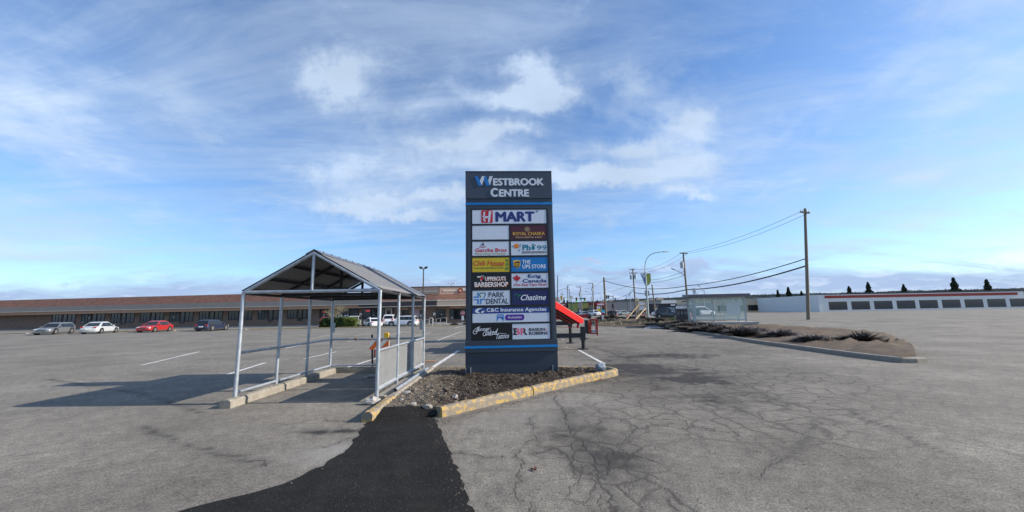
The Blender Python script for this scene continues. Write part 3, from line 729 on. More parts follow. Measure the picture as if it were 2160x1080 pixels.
def put_text(mb, s, rect, y0, d=.002, bold=0.0, shear=0.0, tilt=0.0):
    v, f = text_mesh(s, 0, shear); u0, u1, z0, z1 = rect; e = bold * (z1 - z0)
    if bold:
        for i, (du, dz) in enumerate(((-e, 0), (e, 0), (0, e * .7), (0, -e * .7))): put_text(mb, s, (u0 + e + du, u1 - e + du, z0 + e * .7 + dz, z1 - e * .7 + dz), y0, d + i * .00012, 0, shear, tilt)
        return
    xs = [p[0] for p in v]; ys = [p[1] for p in v]; ax, bx, ay, by = min(xs), max(xs), min(ys), max(ys)
    v2 = [(u0 + (p[0] - ax) / (bx - ax) * (u1 - u0), z0 + (p[1] - ay) / (by - ay) * (z1 - z0) + tilt * (u0 + (p[0] - ax) / (bx - ax) * (u1 - u0) - (u0 + u1) / 2)) for p in v]
    solid(mb, v2, f, y0, d)
def poly(mb, pts, y0, d=.002): solid(mb, pts, [tuple(range(len(pts)))], y0, d)
def ell(u, z, ru, rz, n=28, a0=0, a1=2 * math.pi): return [(u + ru * math.cos(a0 + (a1 - a0) * i / n), z + rz * math.sin(a0 + (a1 - a0) * i / n)) for i in range(n + (0 if abs(a1 - a0 - 2 * math.pi) < 1e-6 else 1))]
def strokes(mb, pts, w, y0, d=.002):      # ribbon along a polyline; w number or list of widths
    k = len(pts); ws = w if isinstance(w, list) else [w] * k; L1 = []; R1 = []
    for i, (x, z) in enumerate(pts):
        a, b = pts[max(i - 1, 0)], pts[min(i + 1, k - 1)]; dx, dz = b[0] - a[0], b[1] - a[1]; l = math.hypot(dx, dz) + 1e-9
        L1.append((x - dz / l * ws[i] / 2, z + dx / l * ws[i] / 2)); R1.append((x + dz / l * ws[i] / 2, z - dx / l * ws[i] / 2))
    v = L1 + R1; solid(mb, v, [(i, i + k, i + k + 1, i + 1) for i in range(k - 1)], y0, d)
def rrect(u0, u1, z0, z1, r, n=6):
    out = []
    for cx_, cz_, a in ((u1 - r, z1 - r, 0), (u0 + r, z1 - r, 90), (u0 + r, z0 + r, 180), (u1 - r, z0 + r, 270)):
        out += [(cx_ + r * math.cos(math.radians(a + 90 * i / n)), cz_ + r * math.sin(math.radians(a + 90 * i / n))) for i in range(n + 1)]
    return out
def curve(pts, n=10):   # Catmull-Rom through the points
    P = [pts[0]] + list(pts) + [pts[-1]]; out = []
    for i in range(1, len(P) - 2):
        for j in range(n):
            t = j / n; p0, p1, p2, p3 = P[i-1], P[i], P[i+1], P[i+2]
            out.append(tuple(.5 * (2*p1[k] + (p2[k]-p0[k])*t + (2*p0[k]-5*p1[k]+4*p2[k]-p3[k])*t*t + (3*p1[k]-p0[k]-3*p2[k]+p3[k])*t**3) for k in (0, 1)))
    return out + [pts[-1]]

hw = SW / 2; DEPTH = .5
zt = spx(1073, 363.3)[1]; z_strip1 = spx(1073, 350 + 325/4.696)[1]; z_strip0 = spx(1073, 350 + 362/4.696)[1]
z_bandb = spx(1073, 350 + 421/4.696)[1]; z_low1 = spx(1075, 640 + 528/6.749)[1]; z_low0 = spx(1075, 640 + 690/6.749)[1]
zb1 = spx(1073, 350 + 362/4.696)[1]; zb0 = spx(1073, 350 + 384/4.696)[1]; zs1 = spx(1078, 640 + 596/6.749)[1]; zs0 = spx(1078, 640 + 628/6.749)[1]
MB().box(-hw, hw, -.028, DEPTH, z_strip1, zt).build('header_cabinet', 'slate_header', sign, bevel=.006)
MB().box(-hw - .004, hw + .004, -.032, DEPTH + .004, zt, zt + .022).build('top_cap', 'slate_dark', sign)
MB().box(-hw + .003, hw - .003, .0, DEPTH - .003, z_bandb, z_strip1).build('header_band', 'slate_paint', sign)
MB().box(-hw - .003, hw + .003, -.006, DEPTH + .003, zb0, zb1).build('blue_stripe', 'stripe_blue', sign)
MB().box(-hw - .006, hw + .006, -.042, DEPTH + .006, z_low0, z_low1).build('base_band', 'slate_paint', sign, bevel=.004)
MB().box(-hw - .009, hw + .009, -.047, DEPTH + .009, zs0, zs1).build('blue_stripe', 'stripe_blue', sign)
MB().box(-hw - .002, hw + .002, 0, DEPTH - .002, .02, z_low0).build('plinth', 'slate_paint', sign)
MB().box(-hw + .10, hw - .10, .03, DEPTH - .03, z_low1, z_bandb).build('cabinet', 'frame_black', sign)
colw = .135
for sd in (-1, 1):     # folded side columns, an inner chamfer catching the light
    a = sd * hw * .996; b = sd * (hw - colw); mid = sd * (hw - .075)
    P = [(a, .007), (a, DEPTH - .01), (b, DEPTH - .01), (b, .02), (sd * (hw - colw + .004), .0), (mid, .0)]
    if sd < 0: P = P[::-1]
    MB().flat(P, z_low1, z_bandb).build('side_column', 'slate_paint', sign)
fr = MB(); uL, uR = -hw + colw + .001, hw - colw - .001
panels = {}
rects = [('hmart', 'A', 108, 118, 1575, 390), ('blank', 'A', 110, 430, 832, 708), ('royal', 'A', 870, 425, 1575, 697), ('garcha', 'A', 112, 745, 838, 1027), ('pho', 'A', 875, 738, 1590, 1013),
         ('chili', 'B', 120, 38, 920, 350), ('store', 'B', 962, 20, 1750, 332), ('barber', 'B', 120, 385, 925, 705), ('ecig', 'B', 968, 370, 1762, 685), ('dental', 'B', 115, 752, 930, 1065), ('chatime', 'B', 975, 732, 1770, 1050),
         ('insure', 'C', 75, 55, 1175, 267), ('forever', 'C', 75, 302, 620, 520), ('baskin', 'C', 642, 283, 1182, 505)]
for k, c_, x0, y0, x1, y1 in rects: panels[k] = list(crect(c_, x0, y0, x1, y1))
ca, cb_ = np.mean([panels[k][0] for k in panels if panels[k][0] < -.3]), np.mean([panels[k][1] for k in panels if panels[k][1] > .3])
ml, mr_ = np.mean([panels[k][1] for k in ('blank', 'garcha', 'chili', 'barber', 'dental', 'forever')]), np.mean([panels[k][0] for k in ('royal', 'pho', 'store', 'ecig', 'chatime', 'baskin')])
rowsz = [('hmart',), ('blank', 'royal'), ('garcha', 'pho'), ('chili', 'store'), ('barber', 'ecig'), ('dental', 'chatime'), ('insure',), ('forever', 'baskin')]
for row in rowsz:
    z0 = np.mean([panels[k][2] for k in row]); z1 = np.mean([panels[k][3] for k in row])
    for i, k in enumerate(row):
        u0 = ca if i == 0 else mr_; u1 = cb_ if (len(row) == 1 or i == 1) else ml
        panels[k] = [float(u0), float(u1), float(z0), float(z1)]
zs = [(panels[r[0]][2], panels[r[0]][3]) for r in rowsz]
FB = .028     # back of the frame bars
fr.box(uL, ca, 0, FB, z_low1, z_bandb); fr.box(cb_, uR, 0, FB, z_low1, z_bandb)
edges = [z_bandb] + [z for a, b in zs for z in (b, a)] + [z_low1]
for i in range(0, len(edges), 2): fr.box(ca, cb_, .001, FB, edges[i + 1], edges[i])
for r, (a, b) in zip(rowsz, zs):
    if len(r) == 2: fr.box(ml, mr_, .002, FB, a, b)
fr.build('panel_frame', 'slate_dark', sign)
PY = .0045
def panel(k, m, label):
    u0, u1, z0, z1 = panels[k]
    o = MB().box(u0, u1, PY, FB, z0, z1).build('tenant_panel', m, sign); o['label'] = label; return o
def ink(parent, m, fn, name='lettering'):
    mb = MB(); fn(mb); return mb.build(name, m, parent)
def TX(c_, s, x0, y0, x1, y1, **k): return lambda mb: put_text(mb, s, crect(c_, x0, y0, x1, y1), PY, **k)
def PL(c_, *pp): 
    def f(mb):
        for p in pp: poly(mb, [cp(c_, *q) for q in p], PY)
    return f
def both(*fs):
    def f(mb):
        for g in fs: g(mb)
    return f
def EL(c_, x, y, rx, ry):
    u0, u1, z0, z1 = crect(c_, x - rx, y - ry, x + rx, y + ry)
    return lambda mb: poly(mb, ell((u0 + u1) / 2, (z0 + z1) / 2, (u1 - u0) / 2, (z1 - z0) / 2), PY)
def ST(c_, pts, w, d=.002, sm=True):
    q = [cp(c_, *p) for p in pts]; q = curve(q, 6) if sm and len(q) > 2 else q
    return lambda mb: strokes(mb, q, w, PY, d)
# header lettering stands proud of the cabinet face
HY = -.028
def HP(m, *pp):
    for p in pp:
        mb = MB(); poly(mb, [cp('H', *q) for q in p], HY, .010); mb.build('letter_stroke', m, sign)
HP('letter_blue', [(148,107),(181,107),(216,200),(184,200)], [(240,118),(247,107),(263,107),(297,200),(262,200),(238,138)])
HP('letter_silver', [(219,107),(250,107),(217,198),(198,150)], [(294,107),(324,107),(298,197),(281,150)])
mb = MB(); put_text(mb, 'ESTBROOK', crect('H', 328, 126, 830, 199), HY, .010, bold=.07); put_text(mb, 'C', crect('H', 303, 222, 377, 311), HY, .010, bold=.07); put_text(mb, 'ENTRE', crect('H', 386, 236, 685, 308), HY, .010, bold=.07)
mb.build('lettering', 'letter_silver', sign)

p = panel('hmart', 'panel_white', 'wide white panel with navy letters and a red square mark')
ink(p, 'ink_red', lambda mb: poly(mb, rrect(*crect('A', 283, 125, 510, 376), .03), PY), 'logo')
q = MB()
for pp in ([(325,172),(352,148),(362,150),(350,250),(300,262),(306,240),(322,236)], [(350,244),(420,243),(412,282),(348,288)], [(432,150),(478,130),(484,140),(452,365),(416,366),(420,280)], [(322,262),(350,280),(350,330),(368,312),(372,330),(352,356),(336,346),(322,305)]):
    poly(q, [cp('A', *c) for c in pp], PY, .004)
q.build('logo', 'panel_white', p)
ink(p, 'ink_navy', both(TX('A', 'MART', 562, 150, 1342, 355, bold=.075), TX('A', '®', 1364, 124, 1412, 170, bold=0)))
panel('blank', 'panel_white', 'empty white panel with faint smudges')
p = panel('royal', 'panel_maroon', 'dark maroon panel with gold lettering under a round sun emblem')
def sunburst(mb):
    u0, u1, z0, z1 = crect('A', 1150, 460, 1235, 545); u, z, r = (u0 + u1) / 2, (z0 + z1) / 2, (z1 - z0) / 2
    poly(mb, ell(u, z, r * .30, r * .30), PY)
    for ring, n, rr_ in ((.58, 12, .10), (.92, 18, .11), (1.22, 24, .07)):
        for i in range(n):
            a = 2 * math.pi * i / n; poly(mb, ell(u + r * ring * math.cos(a), z + r * ring * math.sin(a), r * rr_, r * rr_, 8), PY)
ink(p, 'ink_tan', both(sunburst, TX('A', 'INDIAN RESTRO & BAR', 965, 647, 1482, 677, bold=.01)))
ink(p, 'ink_gold', TX('A', 'ROYAL CHASKA', 910, 556, 1540, 620, bold=.018))
p = panel('garcha', 'panel_white', 'white panel with red and olive lettering under a small rooster emblem')
ink(p, 'ink_red', both(TX('A', 'Garcha Bros', 165, 876, 788, 952, bold=.05), ST('A', [(246,848),(268,858),(285,850),(305,866),(330,862),(350,846),(368,856),(382,848)], .014), ST('A', [(292,775),(312,764),(332,775)], .01)))
ink(p, 'ink_black', both(PL('A', [(285,788),(300,800),(316,792),(330,778),(338,792),(330,812),(316,830),(300,818)]), ST('A', [(280,800),(276,826),(296,846),(330,846),(348,822),(342,795)], .004)), 'emblem')
ink(p, 'ink_olive', TX('A', 'Meat Shop & Poultry', 170, 960, 778, 1018, bold=.02))
p = panel('pho', 'panel_white', 'white panel with teal lettering beside an orange bowl planet mark')
ink(p, 'ink_teal', both(TX('A', 'Phở', 1100, 792, 1362, 925, bold=.045), TX('A', '99', 1388, 820, 1578, 914, bold=.02), ST('A', [(935,826),(905,832),(896,842),(920,856),(980,862),(1040,856),(1066,842),(1050,830),(1028,826)], .010), ST('A', [(1040,880),(1036,905),(1024,925),(1028,945)], .006), ST('A', [(1048,890),(1052,915),(1046,945)], .006), TX('A', '99', 1035, 792, 1076, 815, bold=0)))
ink(p, 'ink_orange', EL('A', 980, 836, 51, 50), 'logo')
b_ = ink(p, 'ink_black', PL('A', [(1100,942),(1574,936),(1574,972),(1100,978)]), 'lettering_bar')
mb = MB(); put_text(mb, 'VIETNAMESE NOODLE HOUSE', crect('A', 1108, 946, 1566, 970), PY, .004, bold=.01); mb.build('lettering', 'ink_white', p)
p = panel('chili', 'panel_yellow', 'mustard yellow panel with red lettering and green characters')
ink(p, 'ink_red', both(TX('B', 'Chili House', 147, 96, 805, 206, bold=.01, shear=.15), TX('B', 'RESTAURANT', 553, 197, 803, 217, bold=.01)))
def glyphs(mb):
    TX('B', 'Fusion Indian Style Chinese Cuisine', 165, 238, 803, 282, bold=.01)(mb)
    for y0, y1, st_ in ((68,130,[((838,72),(862,72)),((850,68),(850,128)),((838,92),(862,90)),((838,110),(862,108)),((868,72),(868,128)),((880,70),(880,120)),((892,68),(892,130)),((868,90),(892,88))]),
                        (152,214,[((838,158),(860,156)),((848,152),(846,212)),((838,186),(862,180)),((866,158),(892,156)),((866,176),(892,174)),((866,158),(866,212)),((892,156),(892,212)),((866,206),(892,206)),((878,158),(878,206))]),
                        (237,298,[((838,240),(894,238)),((838,240),(838,298)),((894,238),(894,298)),((838,296),(894,294)),((852,250),(852,288)),((866,248),(866,288)),((880,248),(880,286)),((842,268),(890,266))])):
        for a, b in st_: ST('B', [a, b], .009, sm=False)(mb)
ink(p, 'ink_green', glyphs)
p = panel('store', 'panel_blue', 'bright blue panel with white lettering and a brown and gold shield')
sh = [(1003,100),(1040,90),(1082,87),(1122,90),(1160,100),(1160,195),(1148,222),(1118,248),(1082,268),(1045,248),(1015,222),(1003,195)]
ink(p, 'ink_gold', PL('B', sh), 'logo')
q = MB(); poly(q, [cp('B', *c) for c in [(1013,150),(1050,126),(1100,116),(1150,120),(1150,194),(1138,218),(1112,240),(1082,256),(1052,240),(1025,218),(1013,194)]], PY, .004); q.build('logo', 'ink_brown', p)
q = MB(); put_text(q, 'ups', crect('B', 1022, 150, 1146, 238), PY, .006, bold=.02); q.build('lettering', 'ink_gold', p)
ink(p, 'ink_white', both(TX('B', 'THE', 1198, 85, 1376, 166, bold=.03), TX('B', 'UPS STORE', 1202, 184, 1712, 268, bold=.03)))
p = panel('barber', 'panel_black', 'black panel with white block lettering shadowed in orange and a fist emblem')
def fist(mb):
    poly(mb, [cp('B', *c) for c in [(278,470),(300,452),(335,455),(352,478),(345,515),(322,545),(295,540),(280,505)]], PY)
ink(p, 'ink_red', fist, 'emblem')
q = MB()
for pp in ([(220,440),(300,436),(300,462),(232,472),(222,460)], [(318,408),(330,436),(322,446),(312,436)], [(352,420),(362,428),(345,452),(336,446)], [(376,450),(392,452),(362,470),(358,462)], [(366,482),(388,494),(360,490)], [(288,505),(300,548),(318,556),(306,520)]):
    poly(q, [cp('B', *c) for c in pp], PY, .003)
q.build('emblem', 'wall_white', p)
ink(p, 'ink_orange', both(TX('B', 'UPPERCUTS', 402, 451, 846, 541, bold=.03), TX('B', 'BARBERSHOP', 171, 568, 898, 676, bold=.03)))
q = MB(); put_text(q, 'UPPERCUTS', crect('B', 397, 446, 838, 533), PY, .004, bold=.025); put_text(q, 'BARBERSHOP', crect('B', 164, 562, 888, 668), PY, .004, bold=.025); q.build('lettering', 'ink_white', p)
p = panel('ecig', 'panel_white', 'white panel with wide navy lettering and a red maple leaf')
LEAF = [(0,1),(.13,.72),(.30,.82),(.22,.40),(.48,.62),(.52,.48),(.80,.52),(.70,.28),(.80,.18),(.42,-.16),(.48,-.32),(.05,-.26),(.05,-.30),(-.05,-.30),(-.05,-.26),(-.48,-.32),(-.42,-.16),(-.80,.18),(-.70,.28),(-.80,.52),(-.52,.48),(-.48,.62),(-.22,.40),(-.30,.82),(-.13,.72)]
def leaf_pts(u, z, s): return [(u + x * s, z + y * s) for x, y in LEAF]
u_, z_ = cp('B', 1082, 505)
ink(p, 'ink_red', both(lambda mb: poly(mb, leaf_pts(u_, z_, .122), PY), TX('B', 'One Stop Vape Shop!', 1018, 588, 1735, 662, bold=.02, shear=.2)))
ink(p, 'ink_black', ST('B', [(1084,505),(1083,580)], .012, sm=False), 'emblem')
ink(p, 'ink_navy', both(TX('B', 'Ecig', 1322, 396, 1606, 492, bold=.06), TX('B', 'Canada', 1205, 494, 1730, 576, bold=.06)))
p = panel('dental', 'panel_white', 'white panel with black lettering and a blue cross with a tooth outline')
ink(p, 'ink_sky', PL('B', [(226,792),(258,790),(258,904),(145,906),(145,880),(226,878)], [(145,937),(258,933),(258,1044),(226,1045),(226,955),(145,959)], [(286,931),(398,927),(398,952),(316,955),(316,1041),(286,1042)]), 'logo')
ink(p, 'ink_green', ST('B', [(290,905),(295,880),(278,845),(285,808),(310,797),(338,812)], .022), 'logo')
ink(p, 'ink_teal', ST('B', [(338,812),(372,796),(402,815),(398,850),(378,880),(372,910)], .022), 'logo')
ink(p, 'ink_black', both(TX('B', 'PARK', 470, 782, 812, 893, bold=.02), TX('B', 'DENTAL', 420, 921, 900, 1035, bold=.02)))
p = panel('chatime', 'panel_navy', 'deep navy panel with white script lettering and a green curl')
ink(p, 'ink_green', both(ST('B', [(1040,880),(1036,850),(1058,826),(1090,826),(1112,852),(1112,885),(1104,915)], .016), PL('B', [(1118,858),(1140,842),(1188,840),(1168,858),(1140,868)]), EL('B', 1050, 942, 12, 10)), 'logo')
ink(p, 'ink_white', TX('B', 'Chatime', 1165, 836, 1715, 958, bold=.025, shear=.38))
p = panel('insure', 'panel_white', 'wide white panel with a royal blue upper band')
u0, u1, z0, z1 = panels['insure']; zc = crect('C', 75, 50, 1175, 139)[2]
bd = MB().box(u0 + .001, u1 - .001, PY - .001, PY, zc, z1 - .001).build('lettering_band', 'panel_royal', p)
q = MB(); put_text(q, 'C&C Insurance Agencies', crect('C', 278, 60, 1130, 130), PY, .003, bold=.03)
for pts in ([(240,82),(200,68),(150,72),(115,98),(118,125),(160,140),(200,138),(165,125),(155,105),(180,85),(215,76)], [(262,112),(238,104),(210,112),(202,128),(215,138),(245,140),(228,130),(228,118)]): poly(q, [cp('C', *c) for c in pts], PY, .003)
q.build('lettering', 'ink_white', p)
ink(p, 'ink_sky', PL('C', [(428,160),(436,154),(518,154),(526,160),(526,252),(512,232),(500,208),(500,194),(526,190),(470,200),(445,222),(436,254),(428,250)]), 'logo')
q = MB(); put_text(q, 'ICBC', crect('C', 440, 168, 516, 188), PY, .004, bold=.02); q.build('lettering', 'ink_white', p)
ink(p, 'ink_purple', lambda mb: poly(mb, rrect(*crect('C', 545, 157, 817, 241), .055), PY), 'badge')
q = MB(); put_text(q, 'Autoplan', crect('C', 582, 179, 780, 222), PY, .004, bold=.01); q.build('lettering', 'ink_white', p)
p = panel('forever', 'panel_black', 'black panel with white slanted script lettering')
ink(p, 'ink_white', both(TX('C', 'Forever', 130, 338, 335, 392, bold=.012, shear=.5, tilt=.06), TX('C', 'Inked', 255, 372, 440, 450, bold=.012, shear=.5, tilt=.06), TX('C', 'Tattoos', 415, 430, 602, 500, bold=.012, shear=.5, tilt=.06),
    ST('C', [(190,330),(140,350),(95,388),(90,420),(110,436),(140,420),(128,396),(108,402)], .012), ST('C', [(170,345),(160,380),(140,410)], .016), ST('C', [(290,372),(255,400),(228,440),(240,462),(275,450),(310,445)], .012), ST('C', [(440,358),(425,380),(410,425)], .012), ST('C', [(410,440),(470,425),(560,436)], .008), ST('C', [(300,448),(345,458)], .008)))
p = panel('baskin', 'panel_white', 'white panel with brown lettering and a brown and pink monogram')
def clip_half(mb, s, rect, lo, hi, y0, bold):
    v, f = text_mesh(s, bold); u0, u1, z0, z1 = rect; xs = [a[0] for a in v]; ys = [a[1] for a in v]; ax, bx, ay, by = min(xs), max(xs), min(ys), max(ys)
    bm = bmesh.new(); vs = [bm.verts.new((u0 + (a[0] - ax) / (bx - ax) * (u1 - u0), z0 + (a[1] - ay) / (by - ay) * (z1 - z0), 0)) for a in v]
    for g in f:
        try: bm.faces.new([vs[i] for i in g])
        except ValueError: pass
    for co, no, in (((u0 + lo * (u1 - u0), 0, 0), (-1, 0, 0)), ((u0 + hi * (u1 - u0), 0, 0), (1, 0, 0))):
        bmesh.ops.bisect_plane(bm, geom=bm.verts[:] + bm.edges[:] + bm.faces[:], plane_co=co, plane_no=no, clear_outer=True)
    bm.verts.index_update(); v2 = [(a.co.x, a.co.y) for a in bm.verts]; f2 = [tuple(a.index for a in g.verts) for g in bm.faces]; bm.free()
    solid(mb, v2, f2, y0, .002)
rB, rR = crect('C', 668, 350, 756, 448), crect('C', 764, 350, 862, 448)
serif = lambda x0, x1, y0, y1: PL('C', [(x0, y0), (x1, y0), (x1, y1), (x0, y1)])
ink(p, 'ink_brown', both(lambda mb: clip_half(mb, 'B', rB, -.1, .46, PY, .03), lambda mb: clip_half(mb, 'R', rR, .42, 1.1, PY, .03), serif(656, 672, 352, 372), serif(656, 672, 430, 450), TX('C', 'BASKIN', 884, 348, 1110, 392, bold=.055), TX('C', 'ROBBINS', 884, 400, 1150, 446, bold=.055), TX('C', '™', 1153, 399, 1168, 406, bold=0)))
ink(p, 'ink_pink', both(lambda mb: clip_half(mb, 'B', rB, .46, 1.1, PY, .03), lambda mb: clip_half(mb, 'R', rR, -.1, .42, PY, .03), EL('C', 1130, 369, 10, 10)))
for u in (-hw + .12, hw - .14):      # ground anchor angles at the foot
    MB().box(u, u + .012, -.05, 0, .1, .32).build('anchor_bracket', 'pole_steel', sign)
for u in (-hw + .001, hw - .011): MB().box(u, u + .010, -.03, 0, .1, .30).build('anchor_bracket', 'pole_steel', sign)

# ------------------------------------------------------------------ the shopping trolley shelter
xl, xr, ya, yb = -5.28, -2.60, 7.56, 11.36; xm_ = (xl + xr) / 2; ze, zr = 2.10, 2.86
sh_ = thing('trolley_shelter', 'galvanised tube trolley shelter with a corrugated gable roof beside the island', 'shelter', (xm_, ya, 0))
def lx(x): return x - xm_
posts_y = [0, 1.27, 2.53, yb - ya]
R_T = .036
for sx in (xl, xr):
    for i, y in enumerate(posts_y):
        MB().tube([(lx(sx), y, .05), (lx(sx), y, ze)], R_T if i in (0, 3) else R_T * .9, 12).build('post', 'galvanised', sh_, smooth=True)
for y in posts_y:     # trusses
    end = y in (posts_y[0], posts_y[-1])
    m_ = 'galvanised' if y == 0 else 'dark_steel'  # frames behind the front one darker, the roof's shade put into their colour
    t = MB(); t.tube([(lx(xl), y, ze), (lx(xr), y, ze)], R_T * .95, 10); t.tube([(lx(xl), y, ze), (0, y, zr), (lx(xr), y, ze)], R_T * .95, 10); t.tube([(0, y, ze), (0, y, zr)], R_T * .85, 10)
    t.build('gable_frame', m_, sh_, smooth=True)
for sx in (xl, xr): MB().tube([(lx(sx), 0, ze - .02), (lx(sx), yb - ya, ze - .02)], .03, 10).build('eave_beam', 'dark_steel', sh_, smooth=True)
for k in (.33, .66, 1.0):
    for sd in ((-1, 1) if k < 1 else (1,)):
        x = sd * (1 - k) * (xr - xl) / 2; z = ze + (zr - ze) * k - .01
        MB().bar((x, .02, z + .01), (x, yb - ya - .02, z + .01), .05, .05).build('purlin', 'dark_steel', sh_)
half = (xr - xl) / 2; slope = math.atan2(zr - ze, half); run = half / math.cos(slope) + .05
def roof_sheet(sd, y0, y1, name, m_, amp=.011, lift=0.0):     # corrugations run from ridge to eave
    mb = MB(); n = int((y1 - y0) / .0125); K = 8
    for i in range(n + 1):
        y = y0 + (y1 - y0) * i / n; w = amp * math.cos(2 * math.pi * y / .075)
        for j in range(K + 1):
            d = run * j / K; x = sd * d * math.cos(slope); z = zr + .055 + lift - d * math.sin(slope) + w
            mb.v.append((x, y, z))
    for i in range(n):
        for j in range(K): a = i * (K + 1) + j; mb.f.append((a, a + 1, a + K + 2, a + K + 1))
    o = mb.build(name, m_, sh_, smooth=True); s = o.modifiers.new('thickness', 'SOLIDIFY'); s.thickness = .002; return o
for sd in (-1, 1):
    roof_sheet(sd, -.02, yb - ya - .42, 'roof_sheet', 'roof_sheet')
    mb = MB(); e = run; y0, y1 = yb - ya - .45, yb - ya + .06
    v = [(0, y0, zr + .075), (sd * e * math.cos(slope), y0, zr + .075 - e * math.sin(slope)), (sd * e * math.cos(slope), y1, zr + .075 - e * math.sin(slope)), (0, y1, zr + .075)]
    mb.hexa([(a, b, c - .008) for a, b, c in v] + v); mb.build('roof_flashing', 'roof_flashing', sh_)
# ridge cap: folded strip with screw heads
mb = MB(); rc = .17
for y0, y1 in ((-.02, yb - ya - .5),):
    for sd in (-1, 1):
        v = [(0, y0, zr + .078), (sd * rc, y0, zr + .078 - rc * math.tan(slope)), (sd * rc, y1, zr + .078 - rc * math.tan(slope)), (0, y1, zr + .078)]
        mb.hexa([(a, b, c - .004) for a, b, c in v] + v)
for i in range(9): mb.tube([(.09, .2 + i * .36, zr + .03), (.09, .2 + i * .36, zr + .062)], .012, 6)
mb.build('ridge_cap', 'roof_flashing', sh_)
# rails and mesh
for z, nm in ((.94, 'rail'), (.21, 'rail')):
    for sx in (xl, xr): MB().tube([(lx(sx), 0, z), (lx(sx), yb - ya, z)], .027, 10).build(nm, 'galvanised', sh_, smooth=True)
    MB().tube([(lx(xl), yb - ya, z), (lx(xr), yb - ya, z)], .027, 10).build(nm, 'galvanised', sh_, smooth=True)
for x in (-.62, .35):
    MB().tube([(x, yb - ya, .90), (x, yb - ya, .98)], .034, 10).build('clamp', 'rusty_steel', sh_)
for j in range(3):      # expanded steel mesh between the side rails, set just inside the posts
    y0, y1 = posts_y[j] + .06, posts_y[j + 1] - .05; mb = MB(); x = lx(xr) - .02; z0, z1 = .235, .915; st = .022; wr = .0062
    w_, h_ = y1 - y0, z1 - z0
    for sgn in (1, -1):
        k = -h_
        while k < w_ + h_:
            a, b = max(0, k), min(w_, k + h_)
            if b > a + .005:
                za, zb = (a - k, b - k); 
                if sgn < 0: za, zb = h_ - za, h_ - zb
                p0, p1 = Vector((x, y0 + a, z0 + za)), Vector((x, y0 + b, z0 + zb)); t = (p1 - p0).normalized(); n = Vector((0, -t.z, t.y)) * wr
                mb.add([p0 - n, p0 + n, p1 + n, p1 - n], [(0, 1, 2, 3)])
            k += st
    mb.bar((x, y0, z0), (x, y1, z0), .012, .012); mb.bar((x, y0, z1), (x, y1, z1), .012, .012); mb.bar((x, y0, z0), (x, y0, z1), .012, .012); mb.bar((x, y1, z0), (x, y1, z1), .012, .012)
    mb.build('mesh_panel', 'mesh_wire', sh_)
# small grey plates bolted to the rear posts
for (x, y, z0, z1) in [(lx(xl) + .07, yb - ya, 1.15, 1.42), (lx(xr) - .07, yb - ya, 1.18, 1.44)]:
    MB().box(x - .045, x + .045, y - .05, y - .035, z0, z1).build('plate', 'pole_steel', sh_)

# ------------------------------------------------------------------ barricade behind the shelter
bx, by = gp(783, 776); bar_ = thing('barricade', 'orange and white striped barricade with a yellow warning lamp behind the shelter', 'barricade', (bx, by, 0), math.radians(2))
x2 = atY(818, 740, by)[0] - bx
MB().bar((0, .12, 0), (0, -.02, 1.02), .05, .04).build('leg', 'dark_steel', bar_); MB().bar((x2, .12, 0), (x2, -.02, .99), .05, .04).build('leg', 'dark_steel', bar_)
z0, z1 = .56, .89; mb = MB().box(-.06, x2 + .04, -.05, -.02, z0, z1).build('board', 'reflective_white', bar_)
mb = MB(); L0, L1 = -.06, x2 + .04; k = L0 - .4
while k < L1:
    pts = [(k, z0), (k + .17, z0), (k + .17 + .3, z1), (k + .3, z1)]
    cl = []
    for a, b in zip(pts, pts[1:] + pts[:1]):      # clip to the board
        pass
    def clipx(P, lim, side):
        out = []
        for (ax, az_), (bx_, bz_) in zip(P, P[1:] + P[:1]):
            ia, ib = (ax >= lim) == (side > 0), (bx_ >= lim) == (side > 0)
            if ia: out.append((ax, az_))
            if ia != ib: t = (lim - ax) / (bx_ - ax); out.append((lim, az_ + (bz_ - az_) * t))
        return out
    P = clipx(pts, L0, 1); P = clipx(P, L1, -1) if len(P) > 2 else P
    if len(P) > 2: mb.prism(P, -.053, -.050)
    k += .36
mb.build('board_stripe', 'barricade_orange', bar_)
mb = MB().box(x2 - .12, x2 + .02, -.07, .02, .90, 1.07); mb.build('warning_lamp', 'lamp_yellow', bar_, bevel=.01)
# striped shadow on the lot behind it, built as dull maroon slats
x, y = gp(845, 735); mb = MB()
for i in range(8): mb.box(-.9, .9, -.02, .02, .04 + i * .055, .065 + i * .055)
for sx in (-.9, 0, .9): mb.box(sx - .02, sx + .02, .021, .05, 0, .50)
tag(mb.build('shadow_slats', 'lift_red', loc=(atY(838, 740, 15.5)[0], 15.5, 0)), 'striped shadow built as low dull maroon slats behind the mesh of the shelter', 'striped shadow')
# little yellow rubber lid further back
x, y = gp(818, 700); 

